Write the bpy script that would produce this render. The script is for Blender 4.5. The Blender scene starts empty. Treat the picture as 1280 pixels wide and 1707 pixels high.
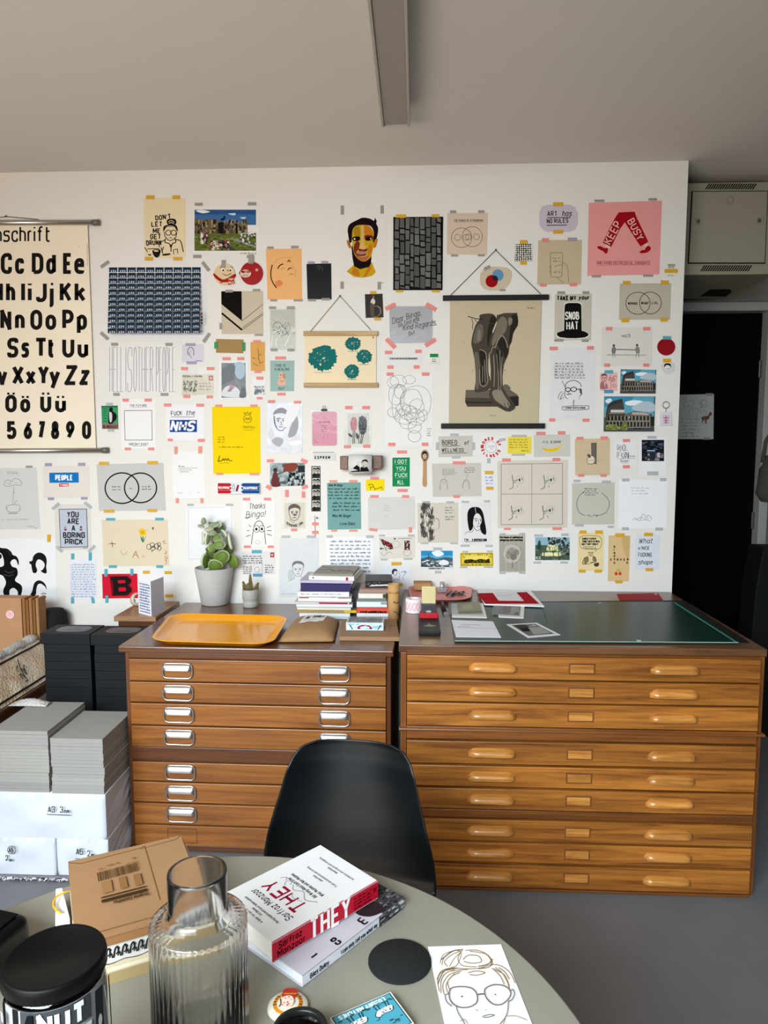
import bpy, bmesh, math, random
from mathutils import Vector, Matrix

# ------------------------------------------------------------------ camera
SC = bpy.context.scene
COL = SC.collection
FPX, CX, CY, CAMH = 1200.0, 640.0, 853.5, 1.67
YAW = math.atan(55 / FPX)
PITCH = math.atan(116.5 * math.cos(YAW) / FPX)
FW = Vector((-math.sin(YAW) * math.cos(PITCH), math.cos(YAW) * math.cos(PITCH), -math.sin(PITCH)))
RT = Vector((math.cos(YAW), math.sin(YAW), 0))
UP = RT.cross(FW)
EYE = Vector((0, 0, CAMH))
cam = bpy.data.cameras.new('camera')
cam.sensor_fit = 'HORIZONTAL'
cam.sensor_width = 36.0
cam.lens = 36.0 * FPX / 1280.0
cam.clip_start = 0.02
camo = bpy.data.objects.new('camera', cam)
COL.objects.link(camo)
camo.matrix_world = Matrix(((RT.x, UP.x, -FW.x, 0), (RT.y, UP.y, -FW.y, 0), (RT.z, UP.z, -FW.z, CAMH), (0, 0, 0, 1)))
SC.camera = camo

# ------------------------------------------------------------------ light
vs = SC.view_settings
vs.view_transform = 'Standard'
vs.look = 'None'
vs.gamma = 1.0
vs.use_curve_mapping = False
vs.exposure = 0.0


def area(name, loc, target, sx, sy, power, col, spread=180):
    l = bpy.data.lights.new(name, 'AREA')
    l.shape = 'RECTANGLE'
    l.size, l.size_y, l.energy, l.color = sx, sy, power, col
    l.spread = math.radians(spread)
    o = bpy.data.objects.new(name, l)
    o.location = loc
    o.rotation_euler = (Vector(target) - Vector(loc)).to_track_quat('-Z', 'Y').to_euler()
    COL.objects.link(o)
    return o


area('assumed_rear_daylight', (-1.2, -1.3, 2.38), (-0.3, 1.7, -0.1), 2.8, 1.2, 117, (0.80, 0.92, 1.0), 100)  # added area light for an assumed window behind the camera; rear wall is solid
area('assumed_left_daylight', (-3.9, 1.0, 1.8), (-0.9, 2.4, 0.0), 2.2, 1.3, 12, (0.88, 0.95, 1.0), 110)  # added area light for an assumed unseen window; no opening in the left wall
area('added_warm_ceiling_fill', (-2.0, -1.35, 0.9), (-1.5, 1.0, 2.98), 2.6, 0.9, 60, (1.0, 0.82, 0.68), 120)  # added warm fill aimed up to brighten the ceiling; no real source modelled

w = bpy.data.worlds.new('world')
SC.world = w
w.use_nodes = True
bg = w.node_tree.nodes['Background']
bg.inputs[0].default_value = (0.75, 0.86, 1.0, 1)
bg.inputs[1].default_value = 0.35


# ------------------------------------------------------------------ helpers
def ray(px, py):
    return FW + RT * ((px - CX) / FPX) - UP * ((py - CY) / FPX)


def on_z(px, py, z):
    d = ray(px, py)
    return EYE + d * ((z - CAMH) / d.z)


def on_y(px, py, y):
    d = ray(px, py)
    return EYE + d * (y / d.y)


def lin(h):
    c = [int(h[i:i + 2], 16) / 255 for i in (0, 2, 4)]
    return tuple(v / 12.92 if v <= 0.04045 else ((v + 0.055) / 1.055) ** 2.4 for v in c)


MATS = {}


def newmat(name):
    m = bpy.data.materials.new(name)
    m.use_nodes = True
    nt = m.node_tree
    b = nt.nodes['Principled BSDF']
    return m, nt, b


def M(hexc, rough=0.75, metal=0.0, amt=0.06, scale=60.0, bump=0.0, coat=0.0, spec=0.22):
    """plain coloured surface with a little procedural unevenness"""
    key = (hexc, rough, metal, amt, scale, bump, coat, spec)
    if key in MATS:
        return MATS[key]
    m, nt, b = newmat('surface_' + hexc)
    c = lin(hexc)
    tc = nt.nodes.new('ShaderNodeTexCoord')
    n = nt.nodes.new('ShaderNodeTexNoise')
    n.inputs['Scale'].default_value = scale
    n.inputs['Detail'].default_value = 3
    nt.links.new(tc.outputs['Object'], n.inputs['Vector'])
    mx = nt.nodes.new('ShaderNodeMix')
    mx.data_type = 'RGBA'
    mx.inputs[6].default_value = tuple(v * (1 - amt) for v in c) + (1,)
    mx.inputs[7].default_value = tuple(min(1, v * (1 + amt)) for v in c) + (1,)
    nt.links.new(n.outputs['Fac'], mx.inputs[0])
    nt.links.new(mx.outputs[2], b.inputs['Base Color'])
    b.inputs['Roughness'].default_value = rough
    b.inputs['Metallic'].default_value = metal
    b.inputs['Coat Weight'].default_value = coat
    b.inputs['Specular IOR Level'].default_value = spec
    if bump:
        bp = nt.nodes.new('ShaderNodeBump')
        bp.inputs['Strength'].default_value = bump
        bp.inputs['Distance'].default_value = 0.003
        nt.links.new(n.outputs['Fac'], bp.inputs['Height'])
        nt.links.new(bp.outputs[0], b.inputs['Normal'])
    MATS[key] = m
    return m


def ink(h):
    return M(h, 0.8, 0, 0.02, 60.0, 0.0, 0.0, 0.04)


def wood(name, dark, light, grain=(1.2, 26, 26), rough=0.38, vary=0.22, coat=0.25):
    if name in MATS:
        return MATS[name]
    m, nt, b = newmat(name)
    N = nt.nodes.new
    L = nt.links.new
    tc = N('ShaderNodeTexCoord')
    oi = N('ShaderNodeObjectInfo')
    ad = N('ShaderNodeVectorMath')
    ad.operation = 'ADD'
    cm = N('ShaderNodeCombineXYZ')
    ml = N('ShaderNodeMath')
    ml.operation = 'MULTIPLY'
    ml.inputs[1].default_value = 37.0
    L(oi.outputs['Random'], ml.inputs[0])
    L(ml.outputs[0], cm.inputs[0])
    L(ml.outputs[0], cm.inputs[2])
    L(tc.outputs['Object'], ad.inputs[0])
    L(cm.outputs[0], ad.inputs[1])
    mp = N('ShaderNodeMapping')
    mp.inputs['Scale'].default_value = grain
    L(ad.outputs[0], mp.inputs[0])
    n1 = N('ShaderNodeTexNoise')
    n1.inputs['Scale'].default_value = 2.2
    n1.inputs['Detail'].default_value = 8
    n1.inputs['Roughness'].default_value = 0.65
    n1.inputs['Distortion'].default_value = 0.6
    L(mp.outputs[0], n1.inputs['Vector'])
    n2 = N('ShaderNodeTexNoise')
    n2.inputs['Scale'].default_value = 3.0
    L(ad.outputs[0], n2.inputs['Vector'])
    rp = N('ShaderNodeValToRGB')
    rp.color_ramp.elements[0].position = 0.3
    rp.color_ramp.elements[1].position = 0.72
    rp.color_ramp.elements[0].color = lin(dark) + (1,)
    rp.color_ramp.elements[1].color = lin(light) + (1,)
    L(n1.outputs['Fac'], rp.inputs[0])
    hs = N('ShaderNodeHueSaturation')
    v = N('ShaderNodeMath')
    v.operation = 'MULTIPLY_ADD'
    v.inputs[1].default_value = vary * 2
    v.inputs[2].default_value = 1 - vary
    L(oi.outputs['Random'], v.inputs[0])
    v2 = N('ShaderNodeMath')
    v2.operation = 'MULTIPLY_ADD'
    v2.inputs[1].default_value = 0.5
    L(n2.outputs['Fac'], v2.inputs[0])
    sb = N('ShaderNodeMath')
    sb.operation = 'SUBTRACT'
    sb.inputs[1].default_value = 0.25
    L(v.outputs[0], sb.inputs[0])
    L(sb.outputs[0], v2.inputs[2])
    L(v2.outputs[0], hs.inputs['Value'])
    L(rp.outputs[0], hs.inputs['Color'])
    L(hs.outputs[0], b.inputs['Base Color'])
    b.inputs['Roughness'].default_value = rough
    b.inputs['Coat Weight'].default_value = coat
    b.inputs['Coat Roughness'].default_value = 0.25
    bp = N('ShaderNodeBump')
    bp.inputs['Strength'].default_value = 0.12
    bp.inputs['Distance'].default_value = 0.002
    L(n1.outputs['Fac'], bp.inputs['Height'])
    L(bp.outputs[0], b.inputs['Normal'])
    MATS[name] = m
    return m


def film(name='clear_film', tint='f7f8f8', gloss=0.016, rough=0.16, bump=0.07, scale=11, milky=0.025):
    """thin clear plastic: mostly see-through, a glossy skin with soft wrinkles"""
    if name in MATS:
        return MATS[name]
    m, nt, b = newmat(name)
    N = nt.nodes.new
    L = nt.links.new
    out = nt.nodes['Material Output']
    tr = N('ShaderNodeBsdfTransparent')
    tr.inputs[0].default_value = lin(tint) + (1,)
    gl = N('ShaderNodeBsdfGlossy')
    gl.inputs['Roughness'].default_value = rough
    df = N('ShaderNodeBsdfDiffuse')
    df.inputs[0].default_value = lin(tint) + (1,)
    n = N('ShaderNodeTexNoise')
    n.inputs['Scale'].default_value = scale
    n.inputs['Distortion'].default_value = 1.5
    tc = N('ShaderNodeTexCoord')
    L(tc.outputs['Object'], n.inputs['Vector'])
    bp = N('ShaderNodeBump')
    bp.inputs['Strength'].default_value = bump
    bp.inputs['Distance'].default_value = 0.02
    L(n.outputs['Fac'], bp.inputs['Height'])
    L(bp.outputs[0], gl.inputs['Normal'])
    m1 = N('ShaderNodeMixShader')
    m1.inputs[0].default_value = gloss
    L(tr.outputs[0], m1.inputs[1])
    L(gl.outputs[0], m1.inputs[2])
    m2 = N('ShaderNodeMixShader')
    m2.inputs[0].default_value = milky
    L(m1.outputs[0], m2.inputs[1])
    L(df.outputs[0], m2.inputs[2])
    L(m2.outputs[0], out.inputs[0])
    MATS[name] = m
    return m


def glass(name='clear_glass', rough=0.0, tint='ffffff', ior=1.45):
    if name in MATS:
        return MATS[name]
    m, nt, b = newmat(name)
    b.inputs['Base Color'].default_value = lin(tint) + (1,)
    b.inputs['Roughness'].default_value = rough
    b.inputs['Transmission Weight'].default_value = 1.0
    b.inputs['IOR'].default_value = ior
    MATS[name] = m
    return m


def empty(name, loc, rz=0.0):
    o = bpy.data.objects.new(name, None)
    COL.objects.link(o)
    o.location = loc
    o.rotation_euler = (0, 0, rz)
    o.empty_display_size = 0.05
    return o


def tag(o, label=None, cat=None, group=None, kind=None):
    if label:
        o['label'] = label
    if cat:
        o['category'] = cat
    if group:
        o['group'] = group
    if kind:
        o['kind'] = kind
    return o


def thing(name, label, cat, loc, rz=0.0, group=None):
    return tag(empty(name, loc, rz), label, cat, group)


class B:
    """collects shapes, then links them as ONE mesh object"""

    def __init__(s):
        s.bm = bmesh.new()
        s.mats = []
        s.lay = 0

    def mi(s, m):
        if m not in s.mats:
            s.mats.append(m)
        return s.mats.index(m)

    def face(s, pts, m, smooth=False):
        vs_ = [s.bm.verts.new(p) for p in pts]
        try:
            f = s.bm.faces.new(vs_)
        except ValueError:
            return None
        f.material_index = s.mi(m)
        f.smooth = smooth
        return f

    def box(s, c, d, m, bev=0.0, rot=None, seg=2, smooth=False):
        t = bmesh.new()
        bmesh.ops.create_cube(t, size=1.0)
        for v in t.verts:
            v.co = Vector((v.co.x * d[0], v.co.y * d[1], v.co.z * d[2]))
        if bev > 0:
            bmesh.ops.bevel(t, geom=t.edges[:], offset=min(bev, min(d) * 0.49), segments=seg, affect='EDGES', profile=0.5)
        R = rot if rot is not None else Matrix.Identity(3)
        s.merge(t, m, lambda p: R @ p + Vector(c), smooth)
        return s

    def merge(s, t, m, fn, smooth=False):
        mp = {v: s.bm.verts.new(fn(v.co)) for v in t.verts}
        k = s.mi(m)
        for f in t.faces:
            try:
                g = s.bm.faces.new([mp[v] for v in f.verts])
                g.material_index = k
                g.smooth = smooth or f.smooth
            except ValueError:
                pass
        t.free()

    def lathe(s, prof, m, seg=40, c=(0, 0, 0), axis=None, smooth=True, rfn=None):
        R = Matrix.Identity(3)
        if axis is not None:
            R = Vector(axis).to_track_quat('Z', 'Y').to_matrix()
        rings = []
        for (r, z) in prof:
            if r < 1e-6:
                rings.append([s.bm.verts.new(R @ Vector((0, 0, z)) + Vector(c))])
            else:
                ring = []
                for i in range(seg):
                    a = 2 * math.pi * i / seg
                    rr = r * (rfn(a, z) if rfn else 1)
                    ring.append(s.bm.verts.new(R @ Vector((rr * math.cos(a), rr * math.sin(a), z)) + Vector(c)))
                rings.append(ring)
        k = s.mi(m)
        for a, b in zip(rings, rings[1:]):
            if len(a) == 1 and len(b) == 1:
                continue
            for i in range(seg):
                j = (i + 1) % seg
                if len(a) == 1:
                    q = [a[0], b[j], b[i]]
                elif len(b) == 1:
                    q = [a[i], a[j], b[0]]
                else:
                    q = [a[i], a[j], b[j], b[i]]
                f = s.bm.faces.new(q)
                f.material_index = k
                f.smooth = smooth
        return s

    def tube(s, pts, r, m, seg=8, closed=False, cap=True):
        pts = [Vector(p) for p in pts]
        n = len(pts)
        rad = r if isinstance(r, (list, tuple)) else [r] * n
        rings = []
        prev = None
        for i, p in enumerate(pts):
            a = pts[(i - 1) % n] if (closed or i > 0) else p
            b = pts[(i + 1) % n] if (closed or i < n - 1) else p
            t = (b - a).normalized() if (b - a).length > 1e-9 else Vector((0, 0, 1))
            if prev is None:
                up = Vector((0, 0, 1)) if abs(t.z) < 0.9 else Vector((1, 0, 0))
                x = t.cross(up).normalized()
            else:
                x = (prev - t * prev.dot(t)).normalized()
            prev = x
            y = t.cross(x)
            rings.append([s.bm.verts.new(p + (x * math.cos(2 * math.pi * k / seg) + y * math.sin(2 * math.pi * k / seg)) * rad[i]) for k in range(seg)])
        mi = s.mi(m)
        pr = list(zip(rings, rings[1:])) + ([(rings[-1], rings[0])] if closed else [])
        for a, b in pr:
            for k in range(seg):
                f = s.bm.faces.new([a[k], a[(k + 1) % seg], b[(k + 1) % seg], b[k]])
                f.material_index = mi
                f.smooth = True
        if cap and not closed:
            for q in (rings[0][::-1], rings[-1]):
                f = s.bm.faces.new(q)
                f.material_index = mi
        return s

    def prism(s, pts, m, vec, side=None, smooth=False):
        """closed outline (3-D points) pushed along vec into a solid"""
        v = Vector(vec)
        a = [s.bm.verts.new(Vector(p)) for p in pts]
        b = [s.bm.verts.new(Vector(p) + v) for p in pts]
        k = s.mi(m)
        ks = s.mi(side) if side else k
        fs = [s.bm.faces.new(a), s.bm.faces.new(b[::-1])]
        for f in fs:
            f.material_index = k
        n = len(a)
        for i in range(n):
            j = (i + 1) % n
            f = s.bm.faces.new([a[j], a[i], b[i], b[j]])
            f.material_index = ks
            f.smooth = smooth
        return s

    def grid(s, fn, nu, nv, m, smooth=True, closed_u=False):
        vv = [[s.bm.verts.new(fn(u / (nu if closed_u else nu - 1), v / (nv - 1))) for u in range(nu)] for v in range(nv)]
        k = s.mi(m)
        for v in range(nv - 1):
            for u in range(nu if closed_u else nu - 1):
                w_ = (u + 1) % nu
                f = s.bm.faces.new([vv[v][u], vv[v][w_], vv[v + 1][w_], vv[v + 1][u]])
                f.material_index = k
                f.smooth = smooth
        return s

    def done(s, name, parent=None, loc=(0, 0, 0), rot=(0, 0, 0), fix=True, sub=0, solid=0.0, bevel=0.0):
        if fix:
            bmesh.ops.recalc_face_normals(s.bm, faces=s.bm.faces[:])
        me = bpy.data.meshes.new(name)
        s.bm.to_mesh(me)
        s.bm.free()
        for m in s.mats:
            me.materials.append(m)
        o = bpy.data.objects.new(name, me)
        COL.objects.link(o)
        o.location = loc
        o.rotation_euler = rot
        if parent is not None:
            o.parent = parent
        if solid:
            q = o.modifiers.new('solidify', 'SOLIDIFY')
            q.thickness = solid
            q.offset = 0
        if bevel:
            q = o.modifiers.new('bevel', 'BEVEL')
            q.width = bevel
            q.segments = 2
            q.limit_method = 'ANGLE'
        if sub:
            q = o.modifiers.new('subd', 'SUBSURF')
            q.levels = sub
            q.render_levels = sub
        return o


# ------------------------------------------------------------------ lettering made of strokes
GLY = {
    'A': '00,3A,60/13,53', 'B': '00,0A,5Ar,55r,05/45,65r,60r,00', 'C': '67,6Ar,0Ar,00r,60r,63', 'D': '00,0A,6Ar,60r,00',
    'E': '6A,0A,00,60/05,55', 'F': '6A,0A,00/05,55', 'G': '67,6Ar,0Ar,00r,60r,65,35', 'H': '00,0A/60,6A/05,65', 'I': '00,0A',
    'J': '5A,50r,00r,02', 'K': '00,0A/6A,04/26,60', 'L': '0A,00,60', 'M': '00,0A,43,8A,80', 'N': '00,0A,60,6A',
    'O': '0Ar,6Ar,60r,00r*', 'P': '00,0A,6Ar,64r,04', 'Q': '0Ar,6Ar,60r,00r*/43,7a', 'R': '00,0A,6Ar,65r,05/35,60',
    'S': '68,6Ar,0Ar,05r,65r,60r,00r,02', 'T': '0A,6A/3A,30', 'U': '0A,00r,60r,6A', 'V': '0A,30,6A', 'W': '0A,20,48,60,8A',
    'X': '0A,60/00,6A', 'Y': '0A,35,6A/35,30', 'Z': '0A,6A,00,60',
    'a': '07r,57r,50r,00r*/57,50', 'b': '0A,00/07r,57r,50r,00r*', 'c': '55,57r,07r,00r,50r,52', 'd': '5A,50/07r,57r,50r,00r*',
    'e': '04,54,57r,07r,00r,50r,51', 'f': '20,2Ar,5A/07,47', 'g': '57,5cr,0cr,0b/07r,57r,50r,00r*', 'h': '0A,00/05,07r,57r,50',
    'i': '00,07/09,0A', 'j': '27,2cr,0c/29,2A', 'k': '0A,00/57,03/24,50', 'l': '0A,00', 'm': '00,07/05,07r,47r,40/45,47r,87r,80',
    'n': '00,07/05,07r,57r,50', 'o': '07r,57r,50r,00r*', 'p': '07,0c/07r,57r,50r,00r*', 'q': '57,5c/07r,57r,50r,00r*',
    'r': '00,07/04,07r,37', 's': '56,57r,07r,04r,54r,50r,00r,01', 't': '1A,10r,40/07,47', 'u': '07,00r,50r,57/57,50',
    'v': '07,20,47', 'w': '07,20,46,60,87', 'x': '07,50/00,57', 'y': '07,30/67,1c', 'z': '07,57,00,50',
    '0': '0Ar,6Ar,60r,00r*', '1': '07,3A,30', '2': '07,0Ar,6Ar,65r,00,60', '3': '08,0Ar,6Ar,65r,25/25,65r,60r,00r,02',
    '4': '40,4A,03,63', '5': '6A,0A,05,16r,66r,60r,00r,02', '6': '5A,04/06r,66r,60r,00r*', '7': '0A,6A,20',
    '8': '1Ar,5Ar,55r,15r*/05r,65r,60r,00r*', '9': '66,10/0Ar,6Ar,64r,04r*', '.': '00,01', ',': '01,0a', "'": '0A,08',
    '!': '0A,03/00,01', '-': '05,45', '&': '60,08,0Ar,4Ar,47,02,00r,40r,63', '?': '08,0Ar,6Ar,65r,34,33/30,31',
    '\u00d6': '0Ar,6Ar,60r,00r*/1C,1D/5C,5D', '\u00dc': '0A,00r,60r,6A/1C,1D/5C,5D', '\u00f6': '07r,57r,50r,00r*/19,1A/49,4A',
    '\u00fc': '07,00r,50r,57/57,50/19,1A/49,4A', '\u00c4': '00,3A,60/13,53/1C,1D/5C,5D', '\u00e4': '07r,57r,50r,00r*/57,50/19,1A/49,4A'}
YCH = {**{str(i): i for i in range(10)}, 'A': 10, 'B': 11, 'C': 12, 'D': 13, 'a': -1, 'b': -2, 'c': -3}


def glyph(ch, R=3.0):
    out = []
    wmax = 0
    for st in GLY.get(ch, '').split('/'):
        if not st:
            continue
        closed = st.endswith('*')
        toks = st.rstrip('*').split(',')
        P = [(Vector((int(t[0]), YCH[t[1]])), t.endswith('r')) for t in toks]
        n = len(P)
        pts = []
        for i, (p, rd) in enumerate(P):
            wmax = max(wmax, p.x)
            if rd and (closed or 0 < i < n - 1):
                a = P[(i - 1) % n][0]
                b = P[(i + 1) % n][0]
                ra = min(R, (a - p).length / 2)
                rb = min(R, (b - p).length / 2)
                r = min(ra, rb)
                s0 = p + (a - p).normalized() * r
                s1 = p + (b - p).normalized() * r
                for q in range(6):
                    t = q / 5
                    c1 = s0 + (p - s0) * 0.5523
                    c2 = s1 + (p - s1) * 0.5523
                    pts.append(s0 * (1 - t) ** 3 + c1 * 3 * t * (1 - t) ** 2 + c2 * 3 * t * t * (1 - t) + s1 * t ** 3)
            else:
                pts.append(p)
        out.append(([q / 10 for q in pts], closed))
    return out, wmax / 10


class Canvas:
    """flat printing on a surface; map2 turns drawing coordinates into points, nrm is the way out of the sheet"""

    def __init__(s, b, map2, nrm, step=0.00006, k=1.0):
        s.b, s.map, s.n, s.step, s.k = b, map2, Vector(nrm).normalized(), step, k
        s.h = step
        s.rnd = random.Random(7)

    def up(s):
        s.h += s.step

    def P(s, x, y):
        return s.map(x, y) + s.n * s.h

    def poly(s, col, pts):
        s.up()
        s.b.face([s.P(x, y) for x, y in pts], ink(col) if isinstance(col, str) else col)

    def line(s, col, w_, pts, closed=False, nohop=False):
        if not nohop:
            s.up()
        pts = [Vector(p) for p in pts]
        q = [pts[0]]
        for p in pts[1:]:
            if (p - q[-1]).length > 1e-4:
                q.append(p)
        if closed and len(q) > 2 and (q[0] - q[-1]).length < 1e-4:
            q.pop()
        n = len(q)
        if n < 2:
            return
        if n > 2 and not closed:
            for i in range(1, n - 1):
                d1, d2 = (q[i] - q[i - 1]).normalized(), (q[i + 1] - q[i]).normalized()
                if d1.dot(d2) < 0.25:
                    e = w_ * 0.42
                    s.line(col, w_, q[:i] + [q[i] + d1 * e], False, True)
                    s.h += s.step * 0.03
                    s.line(col, w_, [q[i] - d2 * e] + q[i + 1:], False, True)
                    return
        L, Rr = [], []
        for i, p in enumerate(q):
            a = q[i - 1] if (i > 0 or closed) else None
            c = q[(i + 1) % n] if (i < n - 1 or closed) else None
            d1 = (p - a).normalized() if a is not None else None
            d2 = (c - p).normalized() if c is not None else None
            if d1 is None:
                d1 = d2
            if d2 is None:
                d2 = d1
            n1 = Vector((-d1.y, d1.x))
            n2 = Vector((-d2.y, d2.x))
            nn = n1 + n2
            if nn.length < 1e-3:
                nn = n1
            nn = nn.normalized()
            sc = 1 / max(0.5, nn.dot(n1))
            L.append(p + nn * (w_ / 2 * sc))
            Rr.append(p - nn * (w_ / 2 * sc))
        m = ink(col) if isinstance(col, str) else col
        vl = [s.b.bm.verts.new(s.P(*p)) for p in L]
        vr = [s.b.bm.verts.new(s.P(*p)) for p in Rr]
        k = s.b.mi(m)
        for i in range(n if closed else n - 1):
            j = (i + 1) % n
            try:
                f = s.b.bm.faces.new([vl[i], vr[i], vr[j], vl[j]])
                f.material_index = k
            except ValueError:
                pass

    @staticmethod
    def spline(p, closed=False, seg=5):
        p = [Vector(q) for q in p]
        n = len(p)
        if n < 3:
            return p
        out = []
        rng = range(n if closed else n - 1)
        for i in rng:
            a = p[(i - 1) % n] if (closed or i > 0) else p[i]
            b, c = p[i], p[(i + 1) % n]
            d = p[(i + 2) % n] if (closed or i < n - 2) else c
            for k in range(seg):
                t = k / seg
                out.append(0.5 * ((2 * b) + (c - a) * t + (2 * a - 5 * b + 4 * c - d) * t * t + (3 * b - a - 3 * c + d) * t ** 3))
        if not closed:
            out.append(p[-1])
        return out

    def text(s, col, w_, txt, x, y, h, adv=1.0, rot=0.0, slant=0.0, sx=1.0, jit=0.0, R=3.0):
        s.up()
        ca, sa = math.cos(math.radians(rot)), math.sin(math.radians(rot))
        cx = 0.0
        for ch in txt:
            if ch == ' ':
                cx += h * 0.45 * sx * adv
                continue
            st, wd = glyph(ch, R)
            jr = s.rnd.uniform(-jit, jit)
            jy = s.rnd.uniform(-jit, jit) * h * 0.4
            for pts, cl in st:
                q = []
                for p in pts:
                    lx = cx + (p.x + slant * p.y) * h * sx
                    ly = p.y * h + jy + jr * p.x * h
                    q.append((x + lx * ca + ly * sa, y + lx * sa - ly * ca))
                s.line(col, w_, q, cl, True)
            cx += (wd * sx * h + h * 0.22 * sx * adv + w_ * 0.6)

    def fit(s, col, w_, txt, x0, x1, y, h, **kw):
        """text squeezed to run from x0 to x1"""
        tot = 0.0
        for ch in txt:
            tot += 0.45 if ch == ' ' else glyph(ch)[1] + 0.22
        sx = ((x1 - x0) - w_ * 0.6 * len(txt)) / max(0.01, (tot - 0.22) * h)
        s.text(col, w_, txt, x0 + w_ / 2, y, h, sx=max(0.05, sx), **kw)

    def chars(s, col, w_, items, base, h):
        s.up()
        for ch, x0, x1 in items:
            st, wd = glyph(ch)
            for pts, cl in st:
                q = []
                for p in pts:
                    u = p.x / wd if wd > 0 else 0.5
                    yy = p.y * (h - w_) + (w_ / 2 if p.y < 1.05 else w_ * 0.3)
                    q.append((x0 + w_ / 2 + u * (x1 - x0 - w_), base - yy))
                if len(pts) == 2 and min(pts[0].y, pts[1].y) > 0.85 and pts[0].x == pts[1].x and wd > 0.1:
                    mx_ = x0 + (x1 - x0) * (0.27 if pts[0].x < wd / 2 else 0.73)
                    q = [(mx_, q[0][1]), (mx_, q[1][1] - 5)]
                    s.line(col, w_ * 0.62, q, False, True)
                    continue
                s.line(col, w_, q, cl, True)

    def hand(s, col, w_, x0, y0, x1, y1, n, dens=1.0, ragged=0.25):
        s.up()
        r = s.rnd
        lh = (y1 - y0) / n
        for i in range(n):
            x = x0 + r.uniform(0, 0.04) * (x1 - x0)
            yb = y0 + lh * (i + 0.75)
            xe = x1 - r.uniform(0, ragged) * (x1 - x0)
            a = lh * 0.36
            while x < xe:
                nl = r.randint(2, 6)
                pts = []
                for k in range(nl * 2 + 1):
                    up_ = a * r.uniform(0.5, 1.0) if k % 2 else r.uniform(-0.1, 0.1) * a
                    if k % 2 and r.random() < 0.2:
                        up_ *= 1.7
                    pts.append((x, yb - up_))
                    x += a * r.uniform(0.3, 0.55) / dens
                    if x > x1:
                        break
                if len(pts) > 1:
                    s.line(col, w_, pts, False, True)
                x += a * 0.9

    def run(s, ops):
        for op in ops:
            k = op[0]
            if k == 'p':
                s.poly(op[1], list(zip(op[2][0::2], op[2][1::2])))
            elif k == 'ps':
                s.poly(op[1], [tuple(v) for v in s.spline(list(zip(op[2][0::2], op[2][1::2])), True, 4)])
            elif k == 'r':
                _, c, x0, y0, x1, y1 = op
                s.poly(c, [(x0, y0), (x1, y0), (x1, y1), (x0, y1)])
            elif k == 'l':
                s.line(op[1], op[2], list(zip(op[3][0::2], op[3][1::2])), len(op) > 4)
            elif k == 's':
                s.line(op[1], op[2], s.spline(list(zip(op[3][0::2], op[3][1::2])), len(op) > 4), len(op) > 4)
            elif k in 'ce':
                if k == 'c':
                    _, c, w_, cx, cy, rx, ry = op
                else:
                    _, c, cx, cy, rx, ry = op
                n = 14 if max(rx, ry) < 12 else 32
                q = [(cx + rx * math.cos(2 * math.pi * i / n), cy + ry * math.sin(2 * math.pi * i / n)) for i in range(n)]
                if k == 'c':
                    s.line(c, w_, q, True)
                else:
                    s.poly(c, q)
            elif k == 't':
                s.text(*op[1:8], **(op[8] if len(op) > 8 else {})) if False else s.text(op[1], op[2], op[3], op[4], op[5], op[6], **(op[7] if len(op) > 7 else {}))
            elif k == 'f':
                s.fit(op[1], op[2], op[3], op[4], op[5], op[6], op[7], **(op[8] if len(op) > 8 else {}))
            elif k == 'g':
                s.chars(*op[1:])
            elif k == 'h':
                s.hand(*op[1:])
            elif k == 'n':
                _, cols, x0, y0, x1, y1, n, sz = op[:8]
                asp = op[8] if len(op) > 8 else 1.0
                s.up()
                for i in range(n):
                    cx, cy = s.rnd.uniform(x0, x1), s.rnd.uniform(y0, y1)
                    a = sz * s.rnd.uniform(0.5, 1.2)
                    b_ = a * asp
                    cx = min(max(cx, x0 + a / 2), x1 - a / 2)
                    cy = min(max(cy, y0 + b_ / 2), y1 - b_ / 2)
                    j = lambda: s.rnd.uniform(0.7, 1.0)
                    s.h += s.step * 0.06
                    s.b.face([s.P(cx - a / 2 * j(), cy - b_ / 2 * j()), s.P(cx + a / 2 * j(), cy - b_ / 2 * j()), s.P(cx + a / 2 * j(), cy + b_ / 2 * j()), s.P(cx - a / 2 * j(), cy + b_ / 2 * j())], ink(cols[i % len(cols)]))
            elif k == 'ct':
                _, c, w_, txt, cx, cy, rad, a0, a1, h, inward = op
                for i, ch in enumerate(txt):
                    if ch == ' ':
                        continue
                    a = math.radians(a0 + (a1 - a0) * i / (len(txt) - 1))
                    gx, gy = cx + rad * math.cos(a), cy + rad * math.sin(a)
                    rot = math.degrees(a) + (90 if not inward else -90)
                    wd = glyph(ch)[1] * h
                    rr = math.radians(rot)
                    s.text(c, w_, ch, gx - wd / 2 * math.cos(rr), gy - wd / 2 * math.sin(rr), h, rot=rot)
            elif k == 'face':
                s.portrait(*op[1:])

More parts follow.
